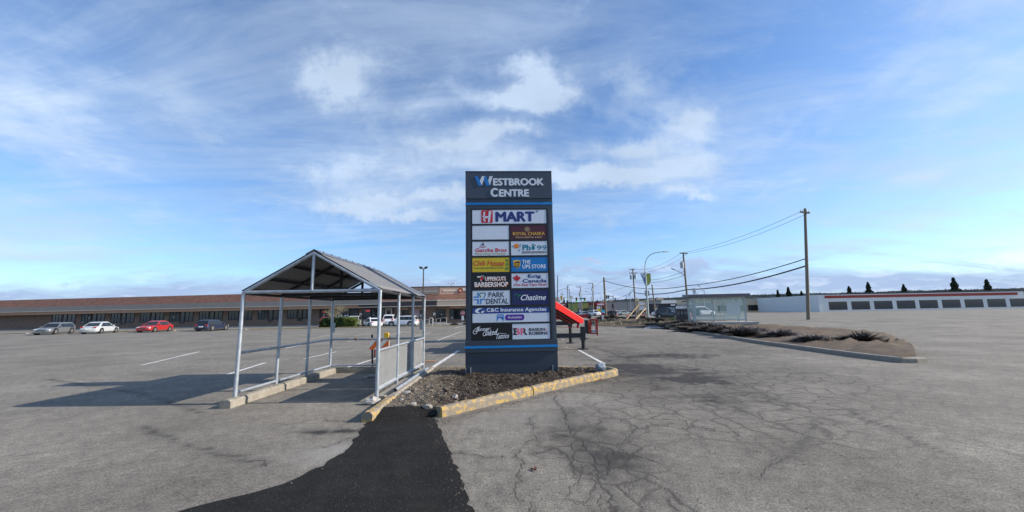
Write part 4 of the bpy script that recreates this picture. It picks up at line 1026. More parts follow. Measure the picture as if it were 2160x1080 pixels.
# ------------------------------------------------------------------ crane truck with lowered red boom, and a boom lift behind it
tr = thing('crane_truck', 'black flatbed crane truck with a bright red lowered boom on black outriggers behind the sign', 'truck', (0.0, 17.7, 0))
def ty(y): return y - 17.7
def wheel_set(par, x, y, r=.5, w=.28):
    t = MB().tube([(x - w/2, y, r), (x - w/2 + .03, y, r), (x + w/2 - .03, y, r), (x + w/2, y, r)], [r * .9, r, r, r * .9], 20).build('wheel', 'tyre', par)
    MB().tube([(x - w/2 - .01, y, r), (x + w/2 + .01, y, r)], r * .55, 16).build('rim', 'rim', t)
mb = MB(); mb.box(-.45, -.3, -1.4, 7.2, .75, 1.0); mb.box(.3, .45, -1.4, 7.2, .75, 1.0)
for y in (-1.3, 1, 3, 5, 7): mb.box(-.3, .3, y, y + .12, .78, .97)
mb.build('chassis', 'dark_steel', tr)
MB().box(-1.2, 1.2, -1.5, 4.6, 1.02, 1.14).build('deck', 'dark_steel', tr)
for x in (-.98, .98):
    for y in (.9, 2.3, 6.4): wheel_set(tr, x, y)
cabm = MB(); P = [(4.9, .7), (7.4, .7), (7.4, 1.5), (7.1, 1.6), (6.7, 2.55), (4.9, 2.6)]
cabm.add([(sx * 1.12 * (.92 if z > 2 else 1), y, z) for sx in (-1, 1) for y, z in P], [tuple(range(6)), tuple(range(11, 5, -1))] + [(i, i + 6, (i + 1) % 6 + 6, (i + 1) % 6) for i in range(6)])
cabm.build('cab', 'car_white', tr, bevel=.04)
MB().box(-.9, .9, 4.88, 4.895, 1.75, 2.4).build('cab_window', 'glass_dark', tr)
MB().box(-.45, .45, .5, 1.4, 1.14, 1.85).build('turret', 'boom_red', tr)
# outriggers
def outrigger(px, py, Y, btop, bbot, kneew):
    X = atY(px, py, Y)[0]; z = 1.12
    o = MB(); o.bar((.5, ty(Y), (btop + bbot) / 2), (X + .06, ty(Y), (btop + bbot) / 2), .16, btop - bbot); ob = o.build('outrigger_beam', 'dark_steel', tr, bevel=.008)
    ML = MB(); ML.box(X - .1, X + .1, ty(Y) - .1, ty(Y) + .1, bbot - .12, btop + .28); ML.build('outrigger_jack', 'dark_steel', ob, bevel=.008)
    MB().tube([(X, ty(Y), .03), (X, ty(Y), bbot + .1)], .085, 14).build('outrigger_leg', 'dark_steel', ob, smooth=True)
    MB().tube([(X, ty(Y), 0), (X, ty(Y), .035)], .24, 18).build('outrigger_foot', 'dark_steel', ob)
Yf, Yr = 17.2, 20.6
bt, bb = atY(1200, 703, Yf)[1], atY(1200, 712.5, Yf)[1]; outrigger(1231, 734, Yf, bt, bb, 0)
bt, bb = atY(1190, 677.5, Yr)[1], atY(1190, 686, Yr)[1]; outrigger(1204, 721, Yr, bt, bb, 0)
# boom: tapered box, its side facing the lot
BA = math.radians(22); bd_ = Vector((math.cos(BA), math.sin(BA), 0)); bn_ = Vector((-math.sin(BA), math.cos(BA), 0))
tip = atY(1231, 674, 17.95); B0 = Vector((tip[0], 17.95, 0))
def bpt(px, py):      # photo point on the boom's side plane -> (along, z)
    v = ray(px, py); t = B0.dot(bn_) / Vector((v.x, v.y, 0)).dot(bn_); p = Vector((v.x * t, v.y * t, 0)) - B0; return p.dot(bd_), EYE + v.z * t
a1, a0, b1, b0, b2 = bpt(1171.5, 635), bpt(1171.5, 650.5), bpt(1231, 672.5), bpt(1231, 681.5), bpt(1224, 682.5)
s1 = (a1[1] - b1[1]) / (a1[0] - b1[0]); s0 = (a0[1] - b2[1]) / (a0[0] - b2[0]); xe = a1[0] - 1.7
P = [(xe, a0[1] + s0 * (xe - a0[0])), b2, b0, b1, (xe, a1[1] + s1 * (xe - a1[0]))]
BW = 1.25
piv = Vector((B0.x, ty(B0.y), 0))
def boomobj(mb, name, m_, par): o = mb.build(name, m_, par); return o
def bx(u, o, z): q = piv + bd_ * u + bn_ * o; return (q.x, q.y, z)
mb = MB(); n = 5; mb.add([bx(u, 0, z) for u, z in P] + [bx(u, BW, z) for u, z in P], [tuple(range(n)), tuple(range(2 * n - 1, n - 1, -1))] + [(i, i + n, (i + 1) % n + n, (i + 1) % n) for i in range(n)])
boom = mb.build('boom', 'boom_red', tr, bevel=.01)
def bplate(f, dz0, dz1, o0, o1, name, m_, trim=.0):
    (u0, z0_), (u1, z1_) = f; t_ = trim / (u1 - u0); u0, z0_, u1, z1_ = u0 + trim, z0_ + (z1_ - z0_) * t_, u1 - trim, z1_ - (z1_ - z0_) * t_
    MB().hexa([bx(u0, o0, z0_ + dz0), bx(u1, o0, z1_ + dz0), bx(u1, o1, z1_ + dz0), bx(u0, o1, z0_ + dz0), bx(u0, o0, z0_ + dz1), bx(u1, o0, z1_ + dz1), bx(u1, o1, z1_ + dz1), bx(u0, o1, z0_ + dz1)]).build(name, m_, boom)
lo = (P[0], P[1])
bplate(lo, -.012, .004, .03, BW - .03, 'underside_shade_plate', 'lift_red')  # shade of the boom's underside put into a darker red
for o_ in (.10, .55, 1.05): bplate(lo, -.06, -.0125, o_, o_ + .07, 'underside_rail', 'dark_steel', .03)
MB().tube([(.5, ty(19.0), 1.0), (atY(1222, 691, 19)[0], ty(19.0), atY(1222, 691, 19)[1])], .014, 6).build('air_hose', 'lift_red', tr)

YL = 23.5
lf = thing('boom_lift', 'red boom lift with an orange folded jib and open red cage basket', 'lift', (atY(1215, 690, YL)[0], YL, 0))
ox_ = atY(1215, 690, YL)[0]
def lp(px, py, dy=0): x, z = atY(px, py, YL + dy); return Vector((x - ox_, dy, z))
def bars(pairs, w, name, m_, dy=0):
    mb = MB()
    for a, b in pairs: mb.bar(a, b, w, w)
    return mb.build(name, m_, lf)
bl, br_, tl, trr = lp(1246, 703.5), lp(1260, 703.5), lp(1246, 674.5), lp(1259, 674.5)
o2 = Vector((.12, .85, 0))
pr = [(bl, br_), (br_, trr), (trr, tl), (tl, bl), (bl + o2, br_ + o2), (br_ + o2, trr + o2), (trr + o2, tl + o2), (tl + o2, bl + o2), (bl, bl + o2), (br_, br_ + o2), (tl, tl + o2), (trr, trr + o2), (lp(1260, 703.5), lp(1260.5, 707.5))]
bars(pr, .075, 'basket', 'lift_red')
bars([(bl.lerp(br_, .3), tl.lerp(trr, .3)), (bl.lerp(br_, .72), tl.lerp(trr, .72)), (bl.lerp(tl, .55), br_.lerp(trr, .55))], .02, 'basket_rail', 'pole_steel')
mb = MB(); mb.hexa([bl + Vector((0, 0, .03)), br_ + Vector((0, 0, .03)), br_ + o2 + Vector((0, 0, .03)), bl + o2 + Vector((0, 0, .03)), bl + Vector((0, 0, .06)), br_ + Vector((0, 0, .06)), br_ + o2 + Vector((0, 0, .06)), bl + o2 + Vector((0, 0, .06))]); mb.build('basket_floor', 'pole_steel', lf)
mb = MB(); mb.hexa([bl + Vector((0, .02, .07)), br_ + Vector((0, .02, .07)), br_ + Vector((0, .03, .07)), bl + Vector((0, .03, .07)), bl + Vector((0, .02, .2)), br_ + Vector((0, .02, .2)), br_ + Vector((0, .03, .2)), bl + Vector((0, .03, .2))]); mb.build('kick_plate', 'pole_steel', lf)
bars([(lp(1239, 676, .3), lp(1243, 700, .3)), (lp(1235, 677, .4), lp(1240, 700, .4))], .13, 'jib', 'lift_orange')
bars([(lp(1240, 679, .2), lp(1244, 694, .2))], .07, 'cylinder', 'lift_orange'); bars([(lp(1236, 675, .25), lp(1238, 703, .25)), (lp(1232, 690, .35), lp(1242, 703, .35))], .18, 'jib_bracket', 'dark_steel')
bars([(lp(1219, 667, .4), lp(1243, 667, .4))], .20, 'upper_boom', 'lift_red'); bars([(lp(1238, 669, .4), lp(1247, 668, .4)), (lp(1243, 665, .3), lp(1243, 673, .3))], .14, 'boom_knuckle', 'dark_steel')
bars([(lp(1218, 692, .5), lp(1222, 668, .5))], .12, 'riser', 'lift_red')
mb = MB(); ch = mb.tube(curve([(0, 0), (1, 1), (2, 0)], 2) and [lp(1242, 676, .1), lp(1246, 684, .05), lp(1243, 694, .1), lp(1238, 690, .1)], .02, 6); mb.build('hose', 'cable', lf)
base = lp(1128, 703, .6); mb = MB().box(base.x - 1.0, base.x + .75, .2, 1.9, .35, .85); mb.build('chassis', 'lift_red', lf, bevel=.04)
MB().box(base.x - .8, base.x + .3, .4, 1.7, .86, 1.25).build('engine_cover', 'dark_steel', lf, bevel=.03)
for dx in (-.7, .5):
    for y in (.15, 1.95): 
        t = MB().tube([(base.x + dx, y - .12, .36), (base.x + dx, y + .12, .36)], .36, 18).build('wheel', 'tyre', lf)
bars([(Vector((base.x + .2, .9, 1.2)), lp(1220, 669, .5))], .16, 'lower_boom', 'lift_red')

# ------------------------------------------------------------------ shopping plaza on the left
CX, CY = atY(921.5, 660, 66.0)[0], 66.0
plaza = thing('shopping_plaza', 'long low brick shopping plaza with a shingled mansard and dark fascia across the lot', 'building', (CX, CY, 0))
class Wing:
    def __init__(s, a): s.d = Vector((math.cos(a), math.sin(a), 0)); s.n = Vector((math.sin(a), -math.cos(a), 0)); s.a = a
    def P(s, u, o, z): return s.d * u + s.n * o + Vector((0, 0, z))       # local to the plaza Empty
    def box(s, mb, u0, u1, o0, o1, z0, z1):
        return mb.hexa([s.P(u0, o1, z0), s.P(u1, o1, z0), s.P(u1, o0, z0), s.P(u0, o0, z0), s.P(u0, o1, z1), s.P(u1, o1, z1), s.P(u1, o0, z1), s.P(u0, o0, z1)])
    def at(s, px, py, o):      # photo point -> (u, z) on the plane offset o in front of the fascia line
        v = ray(px, py); q = s.n * o + Vector((CX, CY, 0)); t = q.dot(s.n) / Vector((v.x, v.y, 0)).dot(s.n)
        p = Vector((v.x * t, v.y * t, 0)) - Vector((CX, CY, 0)); return p.dot(s.d), EYE + v.z * t
    def part(s, name, m, u0, u1, o0, o1, z0, z1, parent=None):
        """a box built in wing axes so brick courses run along the wall"""
        o = MB().box(u0, u1, -o1, -o0, z0, z1).build(name, m, parent or plaza)
        o.rotation_euler.z = s.a if (parent is None) else 0; return o
WL, WR = Wing(math.radians(-7)), Wing(math.radians(9))
BACK = -2.3
zf0, zf1 = 3.05, 4.05
zt0 = WR.at(960, 635, -.2)[1]; ztile1 = WR.at(960, 620.3, -1.9)[1]; zpar = WR.at(960, 603.3, -1.95)[1]
UL, UR = -118.0, 17.0
UH = WL.at(783, 610, -1.9)[0]      # where the tall parapet starts
US = WL.at(757, 645, 0)[0]
# right wing
WR.part('wall', 'brick', 0.0, UR, BACK - 14, BACK, 0, zf1)
WR.part('parapet', 'stucco_peach', .35, UR, -2.6, -1.95, ztile1 - .3, zpar - .12)
WR.part('parapet_cap', 'trim_dark', .3, UR + .05, -2.65, -1.85, zpar - .12, zpar)
WR.part('parapet_stripe', 'trim_cream', .9, 9.3, -1.95, -1.90, zpar - .95, zpar - .68); WR.part('parapet_stripe', 'trim_cream', 9.5, UR - .1, -1.95, -1.90, zpar - .95, zpar - .68)
WR.part('fascia', 'stucco_beige', 0, UR, -.35, 0, zf0 + .12, zf1 - .08); WR.part('fascia_trim', 'trim_cream', 0, UR, -.37, .05, zf1 - .08, zf1 + .06); WR.part('fascia_trim', 'trim_cream', 0, UR, -.3, .04, zf0, zf0 + .12)  # lit copy of the left wing's dark fascia, sunlit tone put into the colour
WR.part('canopy_soffit', 'stucco_beige', 0, UR, BACK, -.36, zf0 + .14, zf0 + .24)
def mansard(w, u0, u1, zb, ztp, m_='shakes'):
    mb = MB(); y0, y1 = .15, 1.93
    mb.add([(u0, y0, zb), (u1, y0, zb), (u1, y1, ztp), (u0, y1, ztp), (u0, y0 + .3, zb - .05), (u1, y0 + .3, zb - .05), (u1, y1 + .25, ztp - .05), (u0, y1 + .25, ztp - .05)], [(0, 1, 2, 3), (4, 7, 6, 5), (0, 4, 5, 1), (3, 2, 6, 7), (0, 3, 7, 4), (1, 5, 6, 2)])
    o = mb.build('mansard_roof', m_, plaza); o.rotation_euler.z = w.a
mansard(WR, .05, UR, zf1 + .06, ztile1); mansard(WL, UH - 6.0, -.05, zf1 + .06, ztile1)
# left wing
WL.part('wall', 'brick', UL, -.3, BACK - 14, BACK, 0, zf1)
WL.part('parapet', 'stucco_peach', UH, -.3, -2.6, -1.95, ztile1 - .3, zpar - .12); WL.part('parapet_cap', 'trim_dark', UH - .05, -.2, -2.65, -1.85, zpar - .12, zpar)
WL.part('parapet_stripe', 'trim_cream', UH + .5, -.6, -1.95, -1.90, zpar - 1.0, zpar - .75)
WL.part('roof_block', 'roof_grey', UL, UH - .06, -12, -2.3, zf1, zpar - 1.5)
WL.part('fascia', 'fascia_brown', US, 0, -.35, 0, zf0 + .12, zf1 - .08); WL.part('fascia_trim', 'trim_cream', UH - 2.5, 0, -.37, .05, zf1 - .08, zf1 + .06); WL.part('fascia_trim', 'trim_cream', US, 0, -.3, .04, zf0, zf0 + .12)
za1, za0 = WL.at(720, 632, .5)[1], WL.at(720, 642.3, .5)[1]
WL.part('upper_fascia', 'stucco_beige', UL, UH + 2.6, -1.6, .45, za0, za1); WL.part('fascia_trim', 'trim_cream', UL, UH + 2.6, -.2, .5, za0 - .14, za0)
WL.part('fascia', 'stucco_peach', UL, US - .02, -.6, -.2, zf0 - .05, za0 - .141)
mansard(WL, UL, UH - 6.1, za1 + .01, za1 + 1.6)
WL.part('canopy_soffit', 'stucco_beige', UL, 0, BACK, -.61, zf0 + .14, zf0 + .24)
for w, u0, u1 in ((WL, UL, 0), (WR, 0, UR)): w.part('walkway', 'sidewalk', u0, u1, BACK, .4, 0, .14)
def opening(w, name, m_, pxl, pxr, pyt, pyb, frame=True, out=.02, glass_parts=0):
    ym = (pyt + pyb) / 2; xm2 = (pxl + pxr) / 2
    u0, u1 = w.at(pxl, ym, BACK)[0], w.at(pxr, ym, BACK)[0]; z1, z0 = w.at(xm2, pyt, BACK)[1], w.at(xm2, pyb, BACK)[1]; z0 = max(z0, .16)
    o = w.part(name, m_, u0, u1, BACK, BACK + out, z0, z1)
    if frame:
        mb = MB(); t = .07
        for a, b, c_, d in ((u0 - t, u0, z0, z1), (u1, u1 + t, z0, z1), (u0 - t, u1 + t, z1, z1 + t), (u0 - t, u1 + t, z0 - t, z0)): mb.box(a, b, -(BACK + out + .05), -BACK, c_, d)
        for k in range(1, glass_parts): x = u0 + (u1 - u0) * k / glass_parts; mb.box(x - .03, x + .03, -(BACK + out + .04), -(BACK + out), z0, z1)
        mb.build('frame', 'trim_dark', o)
    return o, (u0, u1, z0, z1)
# shop fronts, left to right
def maple(par, box_, m_='sign_red'):
    u0, u1, z0, z1 = box_; mb = MB(); s_ = (z1 - z0) * .42; poly(mb, leaf_pts((u0 + u1) / 2, (z0 + z1) / 2 + .15, s_), -(BACK + .022), .01); o = mb.build('window_emblem', m_, par)
    mb = MB().box((u0 + u1) / 2 - .05, (u0 + u1) / 2 + .05, -(BACK + .03), -(BACK + .022), z0, z0 + (z1 - z0) * .45); mb.build('window_emblem', 'reflective_white', par)
o, b4 = opening(WL, 'shop_window', 'wall_charcoal', 675, 692, 652.5, 670); maple(o, b4); o['label'] = 'grey shop window with a red maple leaf'
for x0, x1, n in ((713, 724, 2), (726, 737, 2), (739, 756, 1)):
    o, _ = opening(WL, 'shop_window', 'window_vinyl' if n == 1 else 'glass_dark', x0, x1, 651.5, 673, glass_parts=n)
    if n == 2:
        u0, u1, z0, z1 = _; mb = MB().box(u0 + .1, u1 - .1, -(BACK + .03), -(BACK + .021), z0 + .45, z0 + .75); mb.build('window_graphic', 'reflective_white', o)
WL.part('notice', 'reflective_white', WL.at(696, 662, BACK)[0], WL.at(702, 662, BACK)[0], BACK, BACK + .03, 1.5, 2.1); WL.part('notice', 'reflective_white', WL.at(758.5, 660, BACK)[0], WL.at(763.8, 660, BACK)[0], BACK, BACK + .03, 1.75, 2.15)
o, b4 = opening(WL, 'shop_window', 'glass_dark', 765.5, 781.5, 652, 672, glass_parts=1); u0, u1, z0, z1 = b4
MB().box(u0 + .6, u1 - .15, -(BACK + .04), -(BACK + .021), z1 - .45, z1 - .2).build('neon_sign', 'neon_red', o)
o, b4 = opening(WL, 'shop_door', 'poster_dark', 783, 794.5, 651, 675.5); o, b4 = opening(WL, 'shop_window', 'glass_dark', 796, 803, 652, 673); o, b4 = opening(WL, 'shop_window', 'glass_dark', 805, 812, 652, 673)
o, b4 = opening(WL, 'wall_poster', 'trim_cream', 812.5, 827, 650, 671, frame=False); u0, u1, z0, z1 = b4; MB().box(u0 + .3, u1 - .25, -(BACK + .035), -(BACK + .021), z0 + .2, z1 - .25).build('portrait', 'poster_dark', o)
opening(WL, 'shop_door', 'trim_dark', 828, 830.5, 650, 677, frame=False)
o, b4 = opening(WL, 'transom', 'stucco_peach', 849, 861, 649, 654.5, frame=False); o, b4 = opening(WL, 'shop_window', 'glass_dark', 849, 861, 655, 672)
o, b4 = opening(WL, 'transom', 'stucco_peach', 868.5, 897, 648.5, 654.5, frame=False); o, b4 = opening(WL, 'wall_poster', 'poster_pink', 869, 885, 655, 669, frame=False, out=.05); opening(WL, 'shop_window', 'glass_dark', 886, 897, 655, 669.5)
WL.part('notice', 'reflective_white', WL.at(886.5, 666, BACK + .05)[0], WL.at(889, 666, BACK + .05)[0], BACK + .02, BACK + .05, 1.15, 1.75)
WR.part('notice', 'reflective_white', WR.at(914, 662, BACK)[0], WR.at(918.6, 662, BACK)[0], BACK, BACK + .03, 1.5, 1.95)
o, b4 = opening(WR, 'shop_door', 'glass_dark', 921, 939, 653.5, 678.5, glass_parts=2); u0, u1, z0, z1 = b4
MB().box(u0 + .75, u0 + .95, -(BACK + .04), -(BACK + .021), 1.55, 1.7).build('notice', 'reflective_white', o)
for x0, x1, n in ((949, 956.5, 1), (958, 981, 3), (983, 1003, 2)): opening(WR, 'shop_window', 'window_vinyl' if n == 1 else 'glass_dark', x0, x1, 652.5, 672.5, glass_parts=n)
WR.part('transom', 'stucco_peach', WR.at(949, 650, BACK)[0], UR - .3, BACK, BACK + .04, 2.72, 3.04)
for k in range(9):      # the row of shops going on to the left
    px0 = 655 - k * 62
    opening(WL, 'shop_window', 'glass_dark', px0 - 16, px0, 652.5 + k * .9, 672 + k * 1.3, glass_parts=2); opening(WL, 'shop_door', 'glass_dark', px0 - 26, px0 - 18, 652.5 + k * .9, 676 + k * 1.3); opening(WL, 'shop_window', 'window_vinyl' if k % 3 == 1 else 'glass_dark', px0 - 48, px0 - 29, 652.5 + k * .9, 672 + k * 1.3, glass_parts=3)
# shop signs on the parapets
def disc_sign(w, px, py, r, m_, o0):
    u, z = w.at(px, py, o0); mb = MB(); poly(mb, ell(u, z, r, r, 20), -o0, .06); o = mb.build('shop_sign', m_, plaza); o.rotation_euler.z = w.a; return o, u, z
o, u, z = disc_sign(WR, 971, 613, .45, 'wall_red', -1.87)
mb = MB(); poly(mb, ell(u, z, .2, .2, 14), 1.80, .02); mb.build('emblem', 'ink_tan', o)
mb = MB(); put_text(mb, 'ROYAL CHASKA', (u + .50, u + 5.2, z - .02, z + .46), 1.87, .05, bold=.03); o2_ = mb.build('sign_lettering', 'reflective_white', plaza); o2_.rotation_euler.z = WR.a
mb = MB().box(u + .9, u + 5.0, 1.84, 1.90, z - .35, z - .12); o2_ = mb.build('sign_strip', 'wall_red', plaza); o2_.rotation_euler.z = WR.a
o, u, z = disc_sign(WL, 824, 619, .27, 'reflective_white', -1.88)
mb = MB().box(u + .35, u + .85, 1.84, 1.90, z - .05, z + .2); o2_ = mb.build('sign_lettering', 'reflective_white', plaza); o2_.rotation_euler.z = WL.a
mb = MB().box(u + .35, u + 1.9, 1.85, 1.90, z - .28, z - .08); o2_ = mb.build('sign_lettering', 'sign_red', plaza); o2_.rotation_euler.z = WL.a

# planting kerb in front of the parked cars
KY = 55.0
def kx(px): return atY(px, 688, KY)[0]
for i, (a, b, m_) in enumerate([(-300, 60, 'kerb_concrete'), (70, 370, 'kerb_yellow'), (380, 520, 'kerb_concrete'), (530, 672, 'kerb_yellow'), (674, 706, 'kerb_yellow'), (711, 800, 'kerb_yellow'), (801, 898, 'kerb_concrete'), (899, 930, 'kerb_yellow'), (938, 962, 'kerb_yellow'), (964, 1010, 'kerb_concrete')]):
    kerb([(kx(a), KY), ((kx(a) + kx(b)) / 2, KY + .02), (kx(b), KY)], 'kerb', m_, .3, .12, 20 + i)
def leaf_mass(n, fn, size, name, m_, parent=None, seed=1, asp=.6):
    r = random.Random(seed); mb = MB()
    for k in range(n):
        p = Vector(fn(r)); a = Vector((r.gauss(0, 1), r.gauss(0, 1), r.gauss(0, 1))).normalized(); b = a.cross(Vector((r.gauss(0, 1), r.gauss(0, 1), r.gauss(0, 1)))).normalized()
        s = size * r.uniform(.6, 1.3); mb.add([p - a * s, p + b * s * asp, p + a * s, p - b * s * asp], [(0, 1, 2, 3)])
    return mb.build(name, m_, parent)
# hedge
hx0, hx1 = atY(675, 680, 56)[0], atY(752, 680, 56)[0]
hedge = thing('hedge', 'clipped dark green hedge behind the yellow kerb in front of the plaza', 'hedge', ((hx0 + hx1) / 2, 56.6, 0))
def hedge_fn(x0, x1, zt):
    def f(r):
        x = r.uniform(x0, x1); z = r.uniform(.05, zt); y = r.uniform(-.75, .75)
        k = r.random()
        if k < .55: y = -.75 + r.gauss(0, .06)
        elif k < .85: z = zt + r.gauss(0, .06)
        e = min(x - hxa, hxb - x); zz = min(1, .6 + e * .8)
        return (x + .12 * mnoise.noise(Vector((x * 2, z * 2, 1))), y + .14 * mnoise.noise(Vector((x * 1.5, z * 1.8, 3))), z * zz + .1 * mnoise.noise(Vector((x * 1.3, 2, 3))))
    return f
hxa, hxb = -(hx1 - hx0) / 2, (hx1 - hx0) / 2
leaf_mass(5200, hedge_fn(hxa, hxb * .38, 1.38), .085, 'foliage', 'hedge_leaf', hedge, 1); leaf_mass(3200, hedge_fn(hxb * .3, hxb, 1.34), .08, 'foliage', 'hedge_leaf_bright', hedge, 2)
MB().box(hxa + .25, hxb - .3, -.6, .6, .0, 1.15).build('woody_core', 'conifer_leaf', hedge)
# low straw planting along the kerb
mb = MB(); r = random.Random(9)
for k in range(2600):
    x = r.uniform(kx(740), kx(985)); y = KY + .3 + r.random() * .7; h = r.uniform(.04, .13); a = r.uniform(-.15, .15)
    mb.add([(x - .03, y, 0), (x + .03, y, 0), (x + a, y + r.uniform(-.1, .1), h)], [(0, 1, 2)])
tag(mb.build('ground_cover', 'twig_pale'), 'low straw coloured planting along the far kerb', 'ground cover', kind='stuff')

def bare_tree(name, label, x, y, H_, seed, m_='twig_pale', spread=1.0):
    r = random.Random(seed); t = thing(name, label, 'tree', (x, y, G(x, y)))
    tk, br, tw = MB(), MB(), MB()
    def grow(p, d, l, rad, lev):
        q = [p]; v = d.copy()
        for i in range(3):
            v = (v + Vector((r.gauss(0, .13), r.gauss(0, .13), r.gauss(.03, .08)))).normalized(); q.append(q[-1] + v * l / 3)
        (tk if lev == 0 else br if lev < 3 else tw).tube(q, [rad, rad * .85, rad * .7, rad * .55], 6 if lev < 2 else 4, cap=lev < 2)
        if lev < 5:
            for k in range(r.choice((3, 4)) if lev else 5):
                s = q[-1] if k < 2 else q[r.choice((1, 2, 3))]
                ax = Vector((r.gauss(0, 1), r.gauss(0, 1), r.gauss(.15, .5))).normalized()
                grow(s, (v * .75 + ax * .75 * spread).normalized(), l * r.uniform(.58, .8), rad * .5, lev + 1)
    grow(Vector((0, 0, 0)), Vector((.05, 0, 1)), H_ * .30, H_ * .034, 0)
    tk.build('trunk', 'bark', t, smooth=True); br.build('limbs', 'bark', t, smooth=True); tw.build('twigs', m_, t)
bare_tree('ornamental_tree', 'small leafless ornamental tree with pale twigs behind the hedge', atY(708, 680, 57.6)[0], 57.6, 4.1, 4, spread=1.15)

# ------------------------------------------------------------------ cars
def make_car(label, kind, paint, loc, rz, group='vehicles parked and driving round the lot', cat='car', L=4.5, W=1.82, H=1.46):
    sed = kind == 'sedan'
    t = thing('parked_car' if cat == 'car' else 'parked_van', label, cat, loc, math.radians(rz), group)
    hw_ = W / 2; belt = .60 if sed else .58
    st = [(-.5, .26, .46, .80), (-.485, .20, .575, .90), (-.44, .19, .62 if sed else .60, .96), (-.30, .18, .64 if sed else .61, 1), (-.1, .17, .63, 1), (.12, .17, .61, 1), (.2, .17, .60, 1), (.30, .18, .575, .99), (.42, .19, .525, .95), (.475, .20, .46, .88), (.5, .25, .38, .78)]
    mb = MB(); nS = 10
    for x, zb, zt_, wf in st:
        w = hw_ * wf; zb, zt_ = zb * H * .8, zt_ * H; zm = zb + (zt_ - zb) * .55
        for sx in ((-1, 1),):
            ring = [(-w * .86, zb), (-w * .98, zb + .09), (-w, zm), (-w * .955, zt_ - .05), (-w * .86, zt_), (w * .86, zt_), (w * .955, zt_ - .05), (w, zm), (w * .98, zb + .09), (w * .86, zb)]
        mb.v += [(x * L, a, b) for a, b in ring]
    for i in range(len(st) - 1):
        for j in range(nS): a = i * nS + j; b = i * nS + (j + 1) % nS; mb.f.append((a, b, b + nS, a + nS))
    mb.f += [tuple(range(nS)), tuple((len(st) - 1) * nS + j for j in range(nS - 1, -1, -1))]
    # cabin joined into the same body shell
    xb0, xb1, xt0, xt1 = (-.40, .225, -.22, .06) if sed else (-.487, .235, -.40, .06)
    zb_, ztp = belt * H, H; wb, wt = hw_ * .90, hw_ * .70
    def cab(f, s): return ((xb0 + (xt0 - xb0) * f) * L if s < 0 else (xb1 + (xt1 - xb1) * f) * L, wb + (wt - wb) * f, zb_ + (ztp - .05 - zb_) * f)
    rings = [0, .5, .9, 1.0]; o0 = len(mb.v)
    for f in rings:
        bulge = .0 if f in (0, 1) else .02; x0, w, z = cab(f, -1); x1, _, _ = cab(f, 1)
        if f == 1.0: w *= .93; z = ztp; x0 += .10; x1 -= .12
        mb.v += [(x0 - bulge, -w, z), ((x0 + x1) / 2, -w - bulge, z + (.0 if f < 1 else .03)), (x1 + bulge, -w, z), (x1 + bulge, w, z), ((x0 + x1) / 2, w + bulge, z + (.0 if f < 1 else .03)), (x0 - bulge, w, z)]
    for i in range(3):
        for j in range(6): a = o0 + i * 6 + j; b = o0 + i * 6 + (j + 1) % 6; mb.f.append((a, b, b + 6, a + 6))
    mb.f.append(tuple(o0 + 18 + j for j in range(6)))
    mb.build('body', paint, t, smooth=True)
    def quad_on(f0, f1, e, s=None, side=None, a0=0, a1=1):
        """pane lying 6 mm proud of the cabin: s = end (-1 rear, +1 front) or side (-1/+1) between fractions a0..a1"""
        P = []
        for f, order in ((f0, (0, 1)), (f1, (1, 0))):
            xr_, w, z = cab(f, -1); xf, _, _ = cab(f, 1)
            for k in order:
                if s: P.append(((xr_ if s < 0 else xf) + s * (.028 if .2 < f < .95 else .02), (-1 if k == 0 else 1) * w * e, z))
                else: P.append((xr_ + (xf - xr_) * (a0 if k == 0 else a1), side * (w + .03), z))
        return P
    gl = MB(); gl.add(quad_on(.10, .90, .90, s=1), [(0, 1, 2, 3)]); gl.build('windscreen', 'glass_dark', t)
    gl = MB(); gl.add(quad_on(.14, .88, .88, s=-1), [(0, 1, 2, 3)]); gl.build('rear_window', 'glass_dark', t)
    for sd in (-1, 1):
        for a0, a1 in (((.11, .51), (.525, .92)) if sed else ((.06, .31), (.325, .615), (.63, .94))):
            gl = MB(); gl.add(quad_on(.06, .90, 1, side=sd, a0=a0, a1=a1), [(0, 1, 2, 3)]); gl.build('side_window', 'glass_dark', t)
        MB().box(xb1 * L - .35, xb1 * L - .18, sd * (hw_ + .02) - .09, sd * (hw_ + .02) + .09, zb_ + .02, zb_ + .17).build('wing_mirror', paint, t, bevel=.02)
        MB().box(-.497 * L, -.452 * L, sd * hw_ * .70 - .15, sd * hw_ * .70 + .15, .50 * H if sed else .46 * H, .60 * H).build('tail_light', 'light_red', t, bevel=.02)
        MB().box(.435 * L, .482 * L, sd * hw_ * .66 - .17, sd * hw_ * .66 + .17, .40 * H, .475 * H).build('headlight', 'light_clear', t, bevel=.02)
        R_ = .33 if sed else .37
        for x in (-.30, .31):
            y = sd * (hw_ - .10)
            MB().tube([(x * L, y - sd * .1, R_ + .02), (x * L, y + sd * .104, R_ + .02)], R_ + .06, 20).build('wheel_arch', 'tyre', t)
            w_ = MB().tube([(x * L, y - .1, R_), (x * L, y + sd * .115, R_)], R_, 20).build('wheel', 'tyre', t); MB().tube([(x * L, y, R_), (x * L, y + sd * .122, R_)], R_ * .62, 14).build('rim', 'rim', w_)
    MB().box(-.508 * L, -.49 * L, -.26, .26, .36 * H, .45 * H).build('number_plate', 'reflective_white', t)
    MB().box(.485 * L, .506 * L, -hw_ * .45, hw_ * .45, .30 * H, .40 * H).build('grille', 'wall_charcoal', t)
    MB().box(-.49 * L, .485 * L, -hw_ * .93, hw_ * .93, .17, .24).build('sill', 'wall_charcoal', t)
    return t
def car_at(label, kind, paint, px, Y, rz, **k):
    x = atY(px, 670, Y)[0]; return make_car(label, kind, 'car_' + paint, (x, Y, k.pop('z', G(x, Y))), rz, **k)
